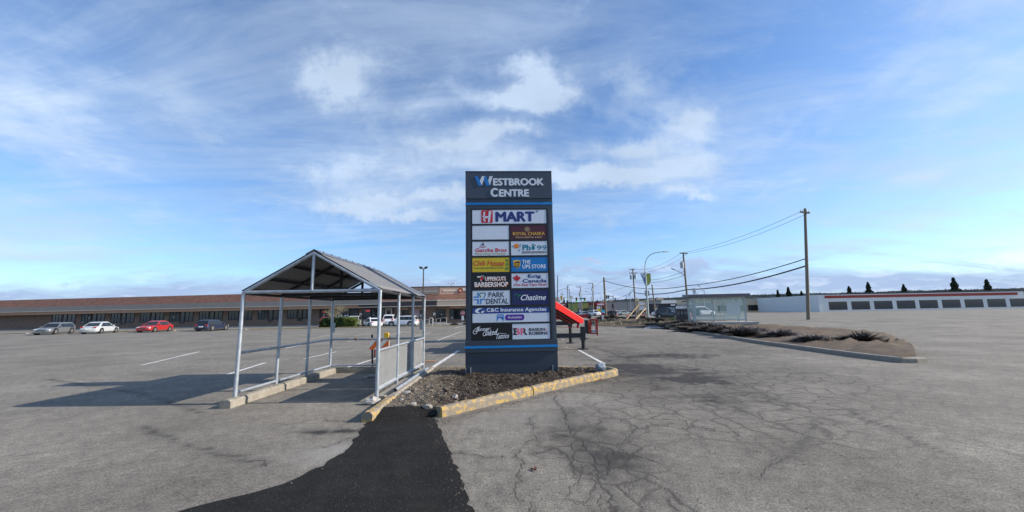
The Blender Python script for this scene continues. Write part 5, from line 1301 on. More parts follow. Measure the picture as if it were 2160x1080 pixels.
SUVK = dict(L=4.55, W=1.85, H=1.68)
car_at('white sedan seen from behind with red tail lights, parked beside the hedge end', 'sedan', 'white', 785, 58.5, 128, z=-.08, H=1.36)
car_at('white hatchback suv seen from the side with dark wheel arches, parked behind the straw planting', 'suv', 'white', 850, 58.2, 178, z=-.02, L=4.55, W=1.85, H=1.54)
car_at('white suv seen from behind, parked against the plaza walkway beside the poster', 'suv', 'white', 823, 62, 100, z=.05, **SUVK)
car_at('silver suv facing the lot, half hidden by the bright end of the hedge', 'suv', 'champagne', 747, 60, -75, z=-.05, **SUVK)
car_at('dark grey car behind the middle of the hedge', 'sedan', 'grey', 716, 61, -85, z=0.1)
car_at('dark red car behind the left part of the hedge', 'suv', 'red', 697, 61.5, 95, z=0, H=1.55)
car_at('dark car reflected near the brick pier window of the plaza', 'sedan', 'black', 856, 62.5, 92, z=.1)
for px, Y, rz, kd, pt, lab in ((120, 50, -70, 'suv', 'grey', 'grey suv parked far left before the long shop row'), (215, 50.5, 108, 'sedan', 'silver', 'silver sedan parked with its tail to the lot, far left'), (330, 52, -80, 'sedan', 'red', 'dark red sedan facing the lot left of the shelter'), (450, 53, 95, 'suv', 'navy', 'navy suv parked left of the shelter seen from behind')): car_at(lab, kd, pt, px, Y, rz)
# right side street and lots
car_at('dark blue grey suv driving past the grey litter bins', 'suv', 'slate', 1416, 60, -58, z=.34, L=4.7, W=1.9, H=1.68)
car_at('white suv driving towards the lot beyond the thick cut off pole', 'suv', 'white', 1255, 118, -70, L=4.9, W=1.95, H=1.8)
far_cars = [('navy sedan just above the red boom tip', 'sedan', 'navy', 1216, 118, -95, {}), ('silver car between the boom lift and the green shop', 'sedan', 'silver', 1231, 125, -80, {}), ('charcoal car left of the white street suv', 'suv', 'grey', 1238, 122, -100, {}),
 ('pale blue van seen under the red boom', 'suv', 'sky', 1174, 75, 95, dict(z=-.05)), ('dark sedan with red tail lights under the red boom', 'sedan', 'black', 1186, 78, 110, {}), ('white car under the end of the red boom', 'sedan', 'white', 1194, 88, 80, {}),
 ('black suv right of the thick cut off pole', 'suv', 'black', 1287, 128, 175, {}), ('white hatchback left of the thick cut off pole', 'suv', 'white', 1272, 140, -95, {}), ('white sedan in front of the long grey wall', 'sedan', 'white', 1303, 132, 10, {}), ('pale green sedan by the traffic cones', 'sedan', 'pale_green', 1317, 122, 5, {}),
 ('silver car behind the pale green sedan', 'sedan', 'silver', 1310, 142, 180, {}), ('navy car beside the braced wooden signboard', 'suv', 'navy', 1334, 128, 170, {}), ('sky blue pickup behind the braced wooden signboard', 'suv', 'sky', 1342, 132, 5, {}),
 ('dark car seen below the signboard', 'sedan', 'black', 1356, 125, 0, {}), ('silver car behind the dark street suv', 'sedan', 'silver', 1398, 84, 8, {}), ('white van seen through the bus shelter glass', 'suv', 'white', 1483, 78, 15, dict(H=1.9, L=4.8)),
 ('grey car behind the traffic cones near the pallets', 'sedan', 'grey', 1376, 118, 0, {}), ('silver hatchback at the far junction left of the navy sedan', 'suv', 'silver', 1205, 140, -90, {})]
for lab, kd, pt, px, Y, rz, kk in far_cars:
    car_at(lab, kd, pt, px, Y, rz, **kk)

# ------------------------------------------------------------------ lamp posts, railings, signs near the plaza
lx_, ly_ = atY(891.5, 686, 54)[0], 54.0
lampp = thing('lamp_post', 'tall dark lot lamp post with two floodlights rising behind the shelter', 'lamp post', (lx_, ly_, 0))
ztop = atY(892, 567, 54)[1]
MB().tube([(0, 0, 0), (0, 0, .55)], .3, 16).build('concrete_base', 'trim_dark', lampp); MB().tube([(0, 0, .5), (0, 0, ztop)], [.12, .075], 12).build('pole', 'pole_dark', lampp, smooth=True)
MB().bar((-.45, 0, ztop), (.45, 0, ztop), .07, .07).build('crossarm', 'pole_dark', lampp)
for sd in (-1, 1):
    f = MB(); f.hexa([(sd*.30-.2, -.22, ztop+.02), (sd*.30+.2, -.22, ztop+.02), (sd*.30+.2, .2, ztop+.12), (sd*.30-.2, .2, ztop+.12), (sd*.42-.22, -.22, ztop+.26), (sd*.42+.22, -.22, ztop+.26), (sd*.42+.2, .2, ztop+.36), (sd*.42-.2, .2, ztop+.36)]); f.build('floodlight', 'pole_dark', lampp, bevel=.02)
xx, yy_ = atY(952, 610, 84)[0], 84
l2 = thing('roof_lamp', 'white double headed lamp standing behind the plaza roofline', 'lamp post', (xx, yy_, 0)); zt2 = atY(952, 598, 84)[1]
MB().tube([(0, 0, 0), (0, 0, zt2)], .05, 8).build('pole', 'pole_steel', l2)
for sd in (-1, 1): MB().box(sd * .5 - .38, sd * .5 + .38, -.2, .2, zt2 - .08, zt2 + .1).build('lamp_head', 'reflective_white', l2, bevel=.03)
# ramp railing by the door
ra = thing('handrail', 'cream steel handrail along the ramp before the plaza door', 'railing', (atY(885, 680, 58)[0], 58, 0))
def rl(px, py, Y): x, z = atY(px, py, Y); return Vector((x - ra.location.x, Y - 58, z))
mb = MB()
xs_ = [882, 889, 905, 913.5, 920, 929, 942]
for i, px in enumerate(xs_):
    o = MB(); o.bar(rl(px, 688, 58) * 1.0, rl(px, 673 if px < 930 else 669.5, 58), .07, .07); o.build('post', 'railing_cream', ra)
o = MB(); o.bar(rl(882, 674, 58), rl(905, 674, 58), .05, .05); o.bar(rl(882, 679.5, 58), rl(905, 679.5, 58), .04, .04); o.build('rail', 'railing_cream', ra)
o = MB(); o.bar(rl(920, 673, 58), rl(929, 671, 58), .05, .05); o.bar(rl(929, 671, 58), rl(942, 669.5, 58), .05, .05); o.bar(rl(913.5, 681, 58), rl(942, 680, 58), .12, .12); o.build('rail', 'railing_cream', ra)
gx = thing('access_hoop', 'cream ladder shaped steel hoop beside the ramp handrail', 'railing', (atY(909, 687, 57)[0], 57, 0))
w0 = .26
MB().tube([(-w0, 0, 0), (-w0, 0, 1.0), (-w0 + .1, 0, 1.15), (w0 - .1, 0, 1.15), (w0, 0, 1.0), (w0, 0, 0)], .04, 8).build('hoop', 'railing_cream', gx)
for z in (.35, .7): MB().bar((-w0, 0, z), (w0, 0, z), .05, .05).build('rung', 'railing_cream', gx)
for px in (779.8, 799.5):
    x = atY(px, 680, 63)[0]; t = thing('bollard', 'cream steel bollard left of the shop door' if px < 790 else 'cream steel bollard right of the shop door', 'bollard', (x, 63, 0), 0, 'bollards before the shop door')
    MB().tube([(0, 0, 0), (0, 0, 1.35), (0, 0, 1.42)], [.11, .11, .05], 12).build('pipe', 'railing_cream', t, smooth=True); MB().tube([(0, 0, 1.0), (0, 0, 1.1)], .114, 12).build('band', 'reflective_white', t)
sx_, sy_ = atY(976, 685, 57)[0], 57
st_ = thing('stop_sign', 'red octagonal stop sign with a white plate below, left of the pylon sign', 'traffic sign', (sx_, sy_, 0)); zc_ = atY(976, 660.7, 57)[1]
MB().box(-.03, .03, 0, .04, 0, zc_ + .3).build('post', 'pole_steel', st_)
oc = lambda r: [(r * math.cos(math.radians(22.5 + 45 * i)), zc_ + r * math.sin(math.radians(22.5 + 45 * i))) for i in range(8)]
mb = MB(); poly(mb, oc(.34), -.02, .01); q = mb.build('sign_face', 'reflective_white', st_); mb = MB(); poly(mb, oc(.31), -.031, .005); mb.build('red_face', 'sign_red', q)
mb = MB(); put_text(mb, 'STOP', (-.22, .22, zc_ - .1, zc_ + .1), -.037, .003, bold=.02); mb.build('lettering', 'reflective_white', q)
MB().box(-.17, .17, -.03, -.01, zc_ - 1.0, zc_ - .42).build('plate', 'reflective_white', st_)
# planters by the walkway: low bare shrubs
def twig_bush(name, label, x, y, z, r0, h, seed, m_='twig', n=420, group=None, cat='shrub', grass=0):
    r = random.Random(seed); mb = MB()
    for k in range(n):
        a = r.uniform(0, 6.283); rr_ = r0 * math.sqrt(r.random()); b = Vector((rr_ * .35 * math.cos(a), rr_ * .35 * math.sin(a), 0)); lean = Vector((math.cos(a) * rr_, math.sin(a) * rr_, h * r.uniform(.25, .8) * (1 - .5 * (rr_ / r0) ** 2)))
        q = b + lean + Vector((r.gauss(0, .08), r.gauss(0, .08), r.gauss(0, .05))) * r0; s = Vector((-math.sin(a), math.cos(a), 0)) * .018 * (1 + r0)
        m2 = (b + q) / 2 + Vector((r.gauss(0, .05), r.gauss(0, .05), .05)) * r0
        mb.add([b - s, b + s, m2 + s, m2 - s, q + s * .4, q - s * .4], [(0, 1, 2, 3), (3, 2, 4, 5)])
        if r.random() < .6:
            q2 = m2 + Vector((r.gauss(0, .3), r.gauss(0, .3), r.uniform(.0, .12))) * r0; mb.add([m2 - s * .6, m2 + s * .6, q2], [(0, 1, 2)])
    o = mb.build(name, m_, loc=(x, y, z)); tag(o, label, cat, group); return o
twig_bush('shrub', 'low bare shrub left of the stop sign', atY(958, 684, 57.5)[0], 57.5, 0, .7, .6, 41); twig_bush('shrub', 'low bare shrub right of the stop sign', atY(985, 684, 57.5)[0], 57.5, 0, .8, .55, 42)

# ------------------------------------------------------------------ boulevard strip, street and junction on the right
def strip_mesh(name, near, far, m_, z0, amp, seed, nU=130, nV=14, dome=.25):
    A, B = resample(near, nU), resample(far, nU); mb = MB()
    for i in range(nU):
        for j in range(nV):
            t = j / (nV - 1); x = A[i][0] + (B[i][0] - A[i][0]) * t; y = A[i][1] + (B[i][1] - A[i][1]) * t
            e = math.sin(math.pi * min(1, max(0, t)))
            z = G(x, y) + z0 + dome * min(1, e * 2) * (0 if j in (0,) else 1) + amp * e * (mnoise.noise(Vector((x * .7, y * .7, seed))) + .6 * mnoise.noise(Vector((x * 2.1, y * 2.1, seed + 4))))
            mb.v.append((x, y, z))
    for i in range(nU - 1):
        for j in range(nV - 1): a = i * nV + j; mb.f.append((a, a + 1, a + nV + 1, a + nV))
    return struct(mb.build(name, m_, smooth=True))
near = [gpz(1258, 688), gpz(1300, 688.5), gpz(1360, 689), gpz(1410, 692), gpz(1487, 704), gpz(1600, 724), gpz(1800, 752), gpz(1900, 764), gpz(1935, 762)]
farp = [gpz(1258, 678), gpz(1300, 676), gpz(1360, 675), gpz(1410, 674), gpz(1487, 676.5), gpz(1600, 684), gpz(1800, 696), gpz(1880, 706), gpz(1925, 730)]
strip_mesh('dirt_verge', near, farp, 'dirt_strip', .015, .30, 3, dome=.18)
kerb([(a, b - .15) for a, b in near], 'kerb', 'kerb_concrete', .22, .14, 50)
gpatch = [gpz(1400, 681), gpz(1425, 684), gpz(1432, 680), gpz(1425, 675.8), gpz(1400, 674.8)]
strip_mesh('grass_verge', [gpz(1350, 676.5), gpz(1425, 681), gpz(1440, 682)], [gpz(1350, 673.3), gpz(1425, 673.5), gpz(1445, 674)], 'grass', .20, .03, 7, nU=40, nV=8, dome=.06)
r = random.Random(77); mb = MB()
ga, gb = gpz(1400, 678), gpz(1430, 678)
for k in range(1500):
    px, py = r.uniform(1396, 1430), r.uniform(674.5, 681); x, y = gpz(px, py); h = r.uniform(.06, .16)
    mb.add([(x - .03, y, G(x, y) + .25), (x + .03, y, G(x, y) + .25), (x + r.uniform(-.06, .06), y + r.uniform(-.06, .06), G(x, y) + .25 + h)], [(0, 1, 2)])
tag(mb.build('grass_blades', 'grass'), 'short green grass on the verge beside the litter bins', 'grass', kind='stuff')
# piles of cut brush and dark shrubs on the strip
bush = [(1262, 683, .9, .6, 'twig'), (1272, 676, 1.1, 1.0, 'twig'), (1290, 674, 1.1, 1.3, 'twig'), (1288, 681, .9, .6, 'twig'), (1310, 675.5, .9, .8, 'twig'), (1329, 676, .9, 1.0, 'twig_grey'), (1337, 675, .7, .8, 'twig'), (1353, 675, .9, 1.0, 'twig_grey'), (1358, 675.5, .7, .8, 'twig'),
        (1325, 684, .8, .4, 'twig'), (1345, 684, .7, .35, 'twig'), (1372, 682, .9, .6, 'twig'), (1388, 681, 1.1, .9, 'twig'), (1398, 680, .9, .8, 'twig'), (1379, 690, 1.0, .5, 'twig_grey'), (1398, 692, .9, .5, 'twig_grey'),
        (1437, 689, .8, .75, 'twig_grey'), (1447, 693, .8, .6, 'twig_grey'), (1462, 694, .9, .7, 'twig'), (1474, 696, 1.0, .75, 'twig_grey'), (1486, 697, .8, .7, 'twig'), (1455, 685, .8, .5, 'twig'), (1505, 702, .9, .8, 'twig_grey'), (1530, 706, .9, .7, 'twig'), (1570, 712, 1, .8, 'twig_grey'), (1420, 688, .7, .4, 'twig')] + [(1600 + 24 * i, 706 + 2.4 * i + (i * 7) % 9, .7 + (i * 5 % 4) * .1, .45 + (i * 3 % 5) * .1, 'twig_grey' if i % 3 else 'twig') for i in (0, 2, 5, 9)]
for i, (px, py, r0, h, m_) in enumerate(bush):
    h *= .72 if px < 1430 else .9
    x, y = gpz(px, py); far_ = 'left of the braced signboard' if px < 1340 else 'near the street lamp foot' if px < 1400 else 'before the litter bins' if px < 1460 else 'before the bus shelter' if px < 1560 else 'far right of the bus shelter'
    twig_bush('cut_shrub', ('grey' if m_ == 'twig_grey' else 'brown') + ' bare cut back shrub %s, %d paces along' % (far_, 0), x, y, G(x, y) + .12, r0, h, 100 + i, m_, n=520, group='bare cut shrubs along the dirt verge')['label'] = ('tangled grey leafless shrub ' if m_ == 'twig_grey' else 'tangled dark brown leafless shrub ') + far_ + (', tallest of its clump' if h >= .55 else ', low and flattened' if h < .35 else ', middling height')
for i, (px, py, w_, h_, wh) in enumerate([(1268, 684, 1.3, .40, 'at the near end of the verge'), (1300, 682, 1.2, .35, 'below the white sedan'), (1322, 685, 1.5, .32, 'left of the braces'), (1350, 684, 1.4, .38, 'under the braced signboard'), (1376, 681, 1.6, .55, 'just right of the street lamp foot'), (1394, 683, 1.5, .60, 'left of the grass patch'), (1425, 689, 1.5, .40, 'in front of the litter bins'), (1456, 694, 1.6, .55, 'before the corner of the bus shelter'), (1480, 699, 1.6, .50, 'before the middle of the bus shelter')]):
    x, y = gpz(px, py); tag(MB().blob((0, 0, 0), w_ * .72, 60 + i, 4, .6, (1.4, .7, h_ * .55)).build('dirt_mound', 'soil', loc=(x, y, G(x, y) + .12)), 'dark lumpy heap of dug soil ' + wh, 'dirt mound', 'soil heaps along the verge')
mb = MB(); r = random.Random(12)
for k in range(900):
    px = r.uniform(1255, 1500); py = r.uniform(677, 690) + max(0, (px - 1410) * .17); x, y = gpz(px, py); a = r.uniform(0, 6.28); l = r.uniform(.1, .55); z = G(x, y) + .18 + r.uniform(0, .12)
    mb.bar((x, y, z), (x + math.cos(a) * l, y + math.sin(a) * l, z + r.uniform(-.05, .12)), .025, .025)
tag(mb.build('brush_litter', 'twig_pale'), 'loose broken twigs and sticks strewn over the dirt verge', 'brush', kind='stuff')
x, y = gpz(1392, 692.5); tag(MB().blob((0, 0, 0), 1.0, 5, 3, .6, (1.5, .7, .26)).build('tarpaulin', 'tarp', loc=(x, y, .12)), 'crumpled grey tarpaulin lying at the verge kerb', 'tarpaulin')
x, y = gpz(1272, 679); cap = thing('marker_post', 'short white marker post with a red top standing in the dirt verge', 'marker', (x, y, G(x, y) + .1)); MB().box(-.09, .09, -.05, .05, 0, .7).build('post', 'reflective_white', cap); MB().box(-.18, .18, -.06, .06, .701, 1.0).build('cap', 'sign_red', cap)

# street surface beyond: lane stripes and pale concrete median
def gstripe(p0, p1, w, m_='line_paint', name='road_marking', zoff=.006):
    a, b = Vector((*p0, 0)), Vector((*p1, 0)); t = (b - a).normalized(); n = Vector((-t.y, t.x, 0)) * w / 2; k = max(2, int((b - a).length / 2)); q = MB()
    for i in range(k + 1):
        c = a + (b - a) * i / k
        for s in (n, -n): q.v.append((c.x + s.x, c.y + s.y, G(c.x, c.y) + zoff))
    q.f = [(2 * i, 2 * i + 1, 2 * i + 3, 2 * i + 2) for i in range(k)]; struct(q.build(name, m_))
gstripe(gpz(1300, 666.5), gpz(1490, 671.5), .9, 'sidewalk', 'median_kerb'); gstripe(gpz(1290, 668.5), gpz(1395, 669), .25); gstripe(gpz(1300, 672.5), gpz(1392, 672.2), .5, 'sidewalk', 'pavement'); gstripe(gpz(1400, 675.6), gpz(1470, 677), .8, 'sidewalk', 'pavement')
gstripe(gpz(1310, 663.6), gpz(1350, 662.8), 1.4, 'grass', 'grass_strip'); gstripe(gpz(1355, 663), gpz(1400, 662.5), 1.4, 'grass', 'grass_strip'); gstripe(gpz(1455, 665), gpz(1490, 665), 2, 'grass', 'grass_strip')

# traffic cones
def cone(px, py, hpx, lab):
    x, y = gpz(px, py); h = max(.45, hpx / FPX * y); t = thing('traffic_cone', lab, 'traffic cone', (x, y, G(x, y)), 0, 'orange traffic cones along the street')
    MB().tube([(0, 0, .04), (0, 0, h)], [h * .20, h * .035], 12).build('cone', 'cone_orange', t, smooth=True); MB().box(-h * .26, h * .26, -h * .26, h * .26, 0, .045).build('base', 'cone_orange', t)
    MB().tube([(0, 0, h * .55), (0, 0, h * .75)], [h * .125, h * .09], 12).build('collar', 'reflective_white', t, smooth=True)
for c_ in [(1302, 666.5, 6.5, 'orange cone in front of the white sedan by the grey wall'), (1322, 666.6, 6.5, 'orange cone at the nose of the pale green sedan'), (1326.5, 667, 6, 'orange cone just right of the pale green sedan'), (1336.5, 662.5, 5, 'orange cone half behind the navy parked car'), (1352, 667.2, 7, 'orange cone below the braced signboard'), (1359, 667.5, 9, 'tall orange cone beside the signboard post'),
           (1388, 667.6, 8.5, 'orange cone below the pallets'), (1398, 669, 9.5, 'orange cone left of the dark street suv'), (1456.5, 669.3, 12, 'large orange cone right of the litter bins'), (1234.5, 663.5, 5.5, 'orange cone left of the white street suv'), (1228, 664, 5.5, 'orange cone under the green shop sign'), (1220, 664.5, 5.5, 'orange cone just above the boom tip')]: cone(*c_)

# braced wooden signboard seen from behind
BY = 46.0; wx = atY(1353, 677, BY)[0]; wz = G(wx, BY)
wb_ = thing('signboard', 'back of a wooden framed signboard on raw lumber legs with diagonal braces', 'signboard', (wx, BY, wz))
def wp_(px, py, dy=0): x, z = atY(px, py, BY + dy); return Vector((x - wx, dy, z - wz))
def beam(a, b, w=.10, m_='lumber', nm='brace'): o = MB().bar(a, b, w, w * .6).build(nm, m_, wb_); return o
pL, pR = wp_(1345.5, 634), wp_(1361.8, 633.5)
for q, px in ((pL, 1346.5), (pR, 1363.5)): beam(Vector((q.x, 0, -.1)), q, .14, 'lumber', 'post')
beam(pL + Vector((0, -.05, -.07)), pR + Vector((0, -.05, -.07)), .10, nm='rail'); zmid = wp_(1353, 643.8).z; beam(Vector((pL.x, -.06, zmid)), Vector((pR.x, -.06, zmid)), .11, nm='rail'); zlow = wp_(1353, 654.3).z; beam(Vector((pL.x, -.06, zlow)), Vector((pR.x, -.06, zlow)), .10, nm='rail')
MB().box(pL.x, pR.x, .03, .06, zlow, pL.z - .04).build('board', 'plywood_back', wb_)
beam(wp_(1336, 678.5, -1.6) + Vector((0, 0, 0)), Vector((pR.x - .1, -.08, wp_(1359, 650).z)), .13, 'lumber_pale'); beam(wp_(1320, 674.5, -1.2), Vector((pL.x, -.08, zmid)), .12); MB().box(wp_(1312, 674).x, wp_(1319, 674).x, -.9, -.75, wp_(1312, 675).z, wp_(1312, 672.5).z).build('stake', 'lumber_pale', wb_)

# street lamp with banners
LY = 54.0; lx0 = atY(1367.3, 673, LY)[0]; lz = G(lx0, LY)
sl_ = thing('street_lamp', 'tall galvanised street lamp with a curved arm and two hanging banners', 'street lamp', (lx0, LY, lz))
def l3(px, py): x, z = atY(px, py, LY); return Vector((x - lx0, 0, z - lz))
MB().tube([l3(1367.3, 673), l3(1364.5, 620), l3(1361.2, 575)], [.16, .13, .10], 14).build('pole', 'pole_steel', sl_, smooth=True); MB().tube([(0, 0, 0), (0, 0, .3)], .25, 14).build('base', 'concrete', sl_)
am = [l3(*p) for p in curve([(1361.2, 575), (1360.4, 563), (1362.5, 550), (1369, 540), (1378, 534.5), (1389, 532), (1402, 531)], 5)]
MB().tube(am, .055, 10).build('arm', 'pole_steel', sl_, smooth=True); MB().tube([l3(1360.6, 572.5), l3(1361.6, 574.5)], .15, 12).build('clamp', 'pole_steel', sl_)
a = l3(1400, 531); MB().hexa([a + Vector(v) for v in [(0, -.16, -.07), (.66, -.13, -.06), (.66, .13, -.06), (0, .16, -.07), (0, -.12, .08), (.6, -.08, .04), (.6, .08, .04), (0, .12, .08)]]).build('lamp_head', 'pole_steel', sl_)
def banner(pts, m_, nm):
    q = [l3(*p) for p in pts]; mb = MB(); mb.prism([(v.x, v.z) for v in q], -.012, .012); o = mb.build(nm, m_, sl_); return o
bn = banner([(1350.5, 577.3), (1360, 577), (1362, 602.5), (1360, 601), (1356.5, 592)], 'flag_white', 'banner'); mb = MB(); strokes(mb, curve([(l3(1353, 581).x, l3(1353, 581).z), (l3(1357, 586).x, l3(1357, 586).z), (l3(1360, 597).x, l3(1360, 597).z)], 6), .12, -.013, .004); mb.build('banner_stripe', 'letter_blue', bn)
banner([(1362.8, 577.2), (1372, 577), (1373, 592), (1371, 598), (1365.5, 603.5)], 'flag_green', 'banner')
for p0, p1 in (((1350.5, 577), (1361, 576.7)), ((1362, 577), (1372.3, 576.7))): MB().tube([l3(*p0), l3(*p1)], .025, 8).build('banner_arm', 'pole_steel', sl_)

# litter bins
NY = 39.0; nx = atY(1441, 677, NY)[0]; nz = atY(1441, 677.6, NY)[1]
bn_ = thing('litter_bins', 'row of three dark grey litter bins with pale recycling symbols beside the bus shelter', 'litter bin', (nx, NY, nz), math.radians(-6))
hB = atY(1441, 651.3, NY)[1] - nz; k = NY / FPX
for i, (a, b) in enumerate(((1428.3, 1434.3), (1434.6, 1441), (1441.4, 1454.6))):
    x0, x1 = (a - 1441) * k, (b - 1441) * k; o = MB(); o.box(x0, x1, -.30, .35, .02, hB - .06); ob = o.build('bin', 'bin_grey', bn_, bevel=.02)
    MB().hexa([(x0, -.32, hB - .059), (x1, -.32, hB - .059), (x1, .37, hB - .059), (x0, .37, hB - .059), (x0, -.28, hB - .01), (x1, -.28, hB - .01), (x1, .37, hB + .05), (x0, .37, hB + .05)]).build('lid', 'dark_steel', ob)
    sy = []; zc2 = hB * .66; xc = (x0 + x1) / 2
    mb = MB()
    if i == 2:
        for xo in (-.16, .15): strokes(mb, ell(xc + xo, zc2, .11, .11, 14, .3, 5.9), .035, -.301, .004)
    else: strokes(mb, ell(xc, zc2, .06, .13, 12, .3, 5.9), .04, -.301, .004)
    mb.build('recycling_mark', 'pole_steel', ob)
MB().box((1428 - 1441) * k, (1455 - 1441) * k, -.36, .42, -.25, .019).build('plinth', 'concrete', bn_)

# bus shelter
UY = 33.0; ux0 = atY(1464, 680, UY)[0]; uz = atY(1464, 680, UY)[1]; k = UY / FPX
bs = thing('bus_shelter', 'glazed bus shelter with a dark flat roof beside the litter bins', 'bus shelter', (ux0, UY, uz), math.radians(-8))
Wd, Hs = 4.2, atY(1468, 627, UY)[1] - uz; Dp = 1.5
for x in (0.06, Wd - .06):
    for y in (.05, Dp - .05): MB().box(x - .06, x + .06, y - .06, y + .06, 0, Hs).build('post', 'bus_frame', bs)
MB().box(Wd / 2 - .04, Wd / 2 + .04, Dp - .1, Dp - .02, 0, Hs).build('post', 'bus_frame', bs)
def pane(x0, x1, y0, y1, z0, z1): MB().box(x0, x1, y0, y1, z0, z1).build('glass_pane', 'bus_glass', bs)
pane(.13, Wd / 2 - .05, .04, .052, .22, Hs - .12); pane(Wd / 2 + .05, Wd - .13, .04, .052, .22, Hs - .12); pane(.05, .062, .13, Dp - .13, .22, Hs - .12); pane(Wd - .062, Wd - .05, .13, Dp - .13, .22, Hs - .12); pane(.13, Wd - .13, Dp - .06, Dp - .048, .22, Hs - .12)
for z in (.18, Hs - .08): MB().box(.121, Wd - .121, .02, .08, z - .04, z + .04).build('rail', 'bus_frame', bs); MB().box(.02, .10, .111, Dp - .111, z - .04, z + .04).build('rail', 'bus_frame', bs)
MB().hexa([(-.35, -.3, Hs), (Wd + .3, -.3, Hs), (Wd + .3, Dp + .3, Hs), (-.35, Dp + .3, Hs), (-.35, -.3, Hs + .22), (Wd + .3, -.3, Hs + .22), (Wd + .2, Dp + .3, Hs + .30), (-.25, Dp + .3, Hs + .30)]).build('roof', 'bus_roof', bs)
MB().box(.8, Wd - .8, Dp - .55, Dp - .15, .45, .50).build('bench', 'bus_frame', bs); MB().box(Wd - 1.5, Wd - .4, .055, .10, .5, Hs - .4).build('poster', 'wall_white', bs)
MB().box(-.4, Wd + .6, -.6, Dp + .8, -.22, -.002).build('slab', 'concrete', bs)
x, z = atY(1464, 622, 36)[0], atY(1464, 608, 36)[1]; tp = thing('bus_stop_sign', 'pale square bus stop plate standing up behind the bus shelter roof', 'sign', (x, 36, G(x, 36)))
MB().box(-.03, .03, 0, .05, 0, z - G(x, 36)).build('post', 'pole_steel', tp); MB().box(-.12, .20, -.02, -.001, z - G(x, 36) - .55, z - G(x, 36)).build('plate', 'flag_white', tp); MB().box(-.02, .1, -.026, -.021, z - G(x, 36) - .25, z - G(x, 36) - .08).build('yellow_mark', 'flag_green', tp)

# ------------------------------------------------------------------ utility poles and wires
TOPS = {}
def upole(key, label, px0, py0, px1, py1, Y, r0, r1, m_='pole_wood', arms=(), trans=(), lamp=None, cat='utility pole', group='wooden utility poles along the street', name='utility_pole'):
    x0, z0 = atY(px0, py0, Y); x1, z1 = atY(px1, py1, Y); zb = G(x0, Y) - .3; f = (zb - z1) / (z0 - z1); xb = x1 + (x0 - x1) * f
    t = thing(name, label, cat, (xb, Y, zb), 0, group); a, b = Vector((0, 0, 0)), Vector((x1 - xb, 0, z1 - zb))
    MB().tube([a, a.lerp(b, .5), b], [r0, (r0 + r1) / 2, r1], 12).build('pole', m_, t, smooth=True); TOPS[key] = Vector((x1, Y, z1))
    def pp(px, py, dy=0): x, z = atY(px, py, Y + dy); return Vector((x - xb, dy, z - zb))
    for (xa, ya2, xb2, yb2) in arms:
        o = MB().bar(pp(xa, ya2, -.15), pp(xb2, yb2, -.15), .13, .16).build('crossarm', m_, t)
        ins = MB(); 
        for q in (.06, .3, .7, .94): c = pp(xa, ya2, -.15).lerp(pp(xb2, yb2, -.15), q); MB().tube([c + Vector((0, 0, .08)), c + Vector((0, 0, .30))], [.05, .03], 8).build('insulator', 'pole_steel', o)
    for (px, py, h, rr_) in trans:
        c = pp(px, py, -.25); MB().tube([c + Vector((0, 0, -h / 2)), c + Vector((0, 0, h / 2)), c + Vector((0, 0, h / 2 + .08))], [rr_, rr_, rr_ * .5], 14).build('transformer', 'pole_steel', t, smooth=True); MB().tube([c + Vector((0, 0, h / 2)), c + Vector((.1, 0, h / 2 + .35))], .05, 6).build('bushing', 'pole_dark', t)
    if lamp:
        q = [pp(*c) for c in lamp]; MB().tube(q, .05, 6).build('lamp_arm', 'pole_steel', t); MB().bar(q[-1], q[-1] + (q[-1] - q[-2]).normalized() * .7, .25, .12).build('lamp_head', 'pole_steel', t)
    return t, pp
upole('A', 'tall wooden utility pole with crossarm, transformer can and lamp arm behind the litter bins', 1451.5, 652, 1441, 532.5, 66, .19, .13, arms=((1434, 534, 1450.5, 534.5),), trans=((1438.5, 559.5, 1.0, .30),), lamp=[(1443.5, 580), (1432, 573), (1424, 569.5)])
upole('B', 'wooden utility pole with two crossarms and paired transformers left of the street lamp', 1341, 652, 1334.5, 567, 92, .20, .14, arms=((1328, 568.5, 1339.5, 568), (1327.5, 576, 1344, 575.8)), trans=((1331, 585, .95, .28), (1340, 583.5, .95, .28)), lamp=[(1338.5, 611), (1333, 615), (1329, 620)])
upole('C', 'thick cut off wooden pole with a flat top behind the dirt verge', 1278.3, 666, 1273.8, 585.3, 80, .22, .19)
upole('D', 'short leaning brown pole right of the street lamp', 1382, 657, 1375.2, 600.3, 88, .17, .13)
upole('E', 'slim bare pole just right of the pylon sign with a lamp arm', 1175.2, 642, 1176.4, 581, 78, .11, .08, 'pole_dark', lamp=[(1177, 614.5), (1186, 610), (1192.5, 608)])
upole('F', 'square headed dark lamp pole behind the traffic signals', 1198.5, 650, 1197.2, 601.5, 105, .12, .09, 'pole_dark', lamp=[(1197, 601.5), (1198.6, 601.3)])
upole('G', 'distant wooden pole with a one sided crossarm above the green shop', 1227, 658, 1224.3, 605, 135, .2, .14, arms=((1215, 605.5, 1225, 605.3),), trans=((1222.8, 621, 1.6, .3),))
upole('H', 'distant wooden pole with an upswept crossarm and lamp arm left of the white street suv', 1251.6, 655, 1250.5, 597.5, 125, .22, .16, arms=((1240, 597.5, 1251, 597.8),), lamp=[(1249.5, 622), (1243, 618), (1238, 616)], trans=((1248.8, 611, .9, .2),))
upole('I', 'far thin pole with a short crossarm beside the yellow signal', 1186.5, 650, 1185.3, 616, 190, .2, .15, 'pole_wood', arms=((1181.5, 620.5, 1189, 620.5),))
upole('J', 'far pole left of the square lamp pole with a short crossarm', 1203, 650, 1201, 610.5, 175, .16, .12, 'pole_dark', arms=((1193, 611, 1202, 611),))
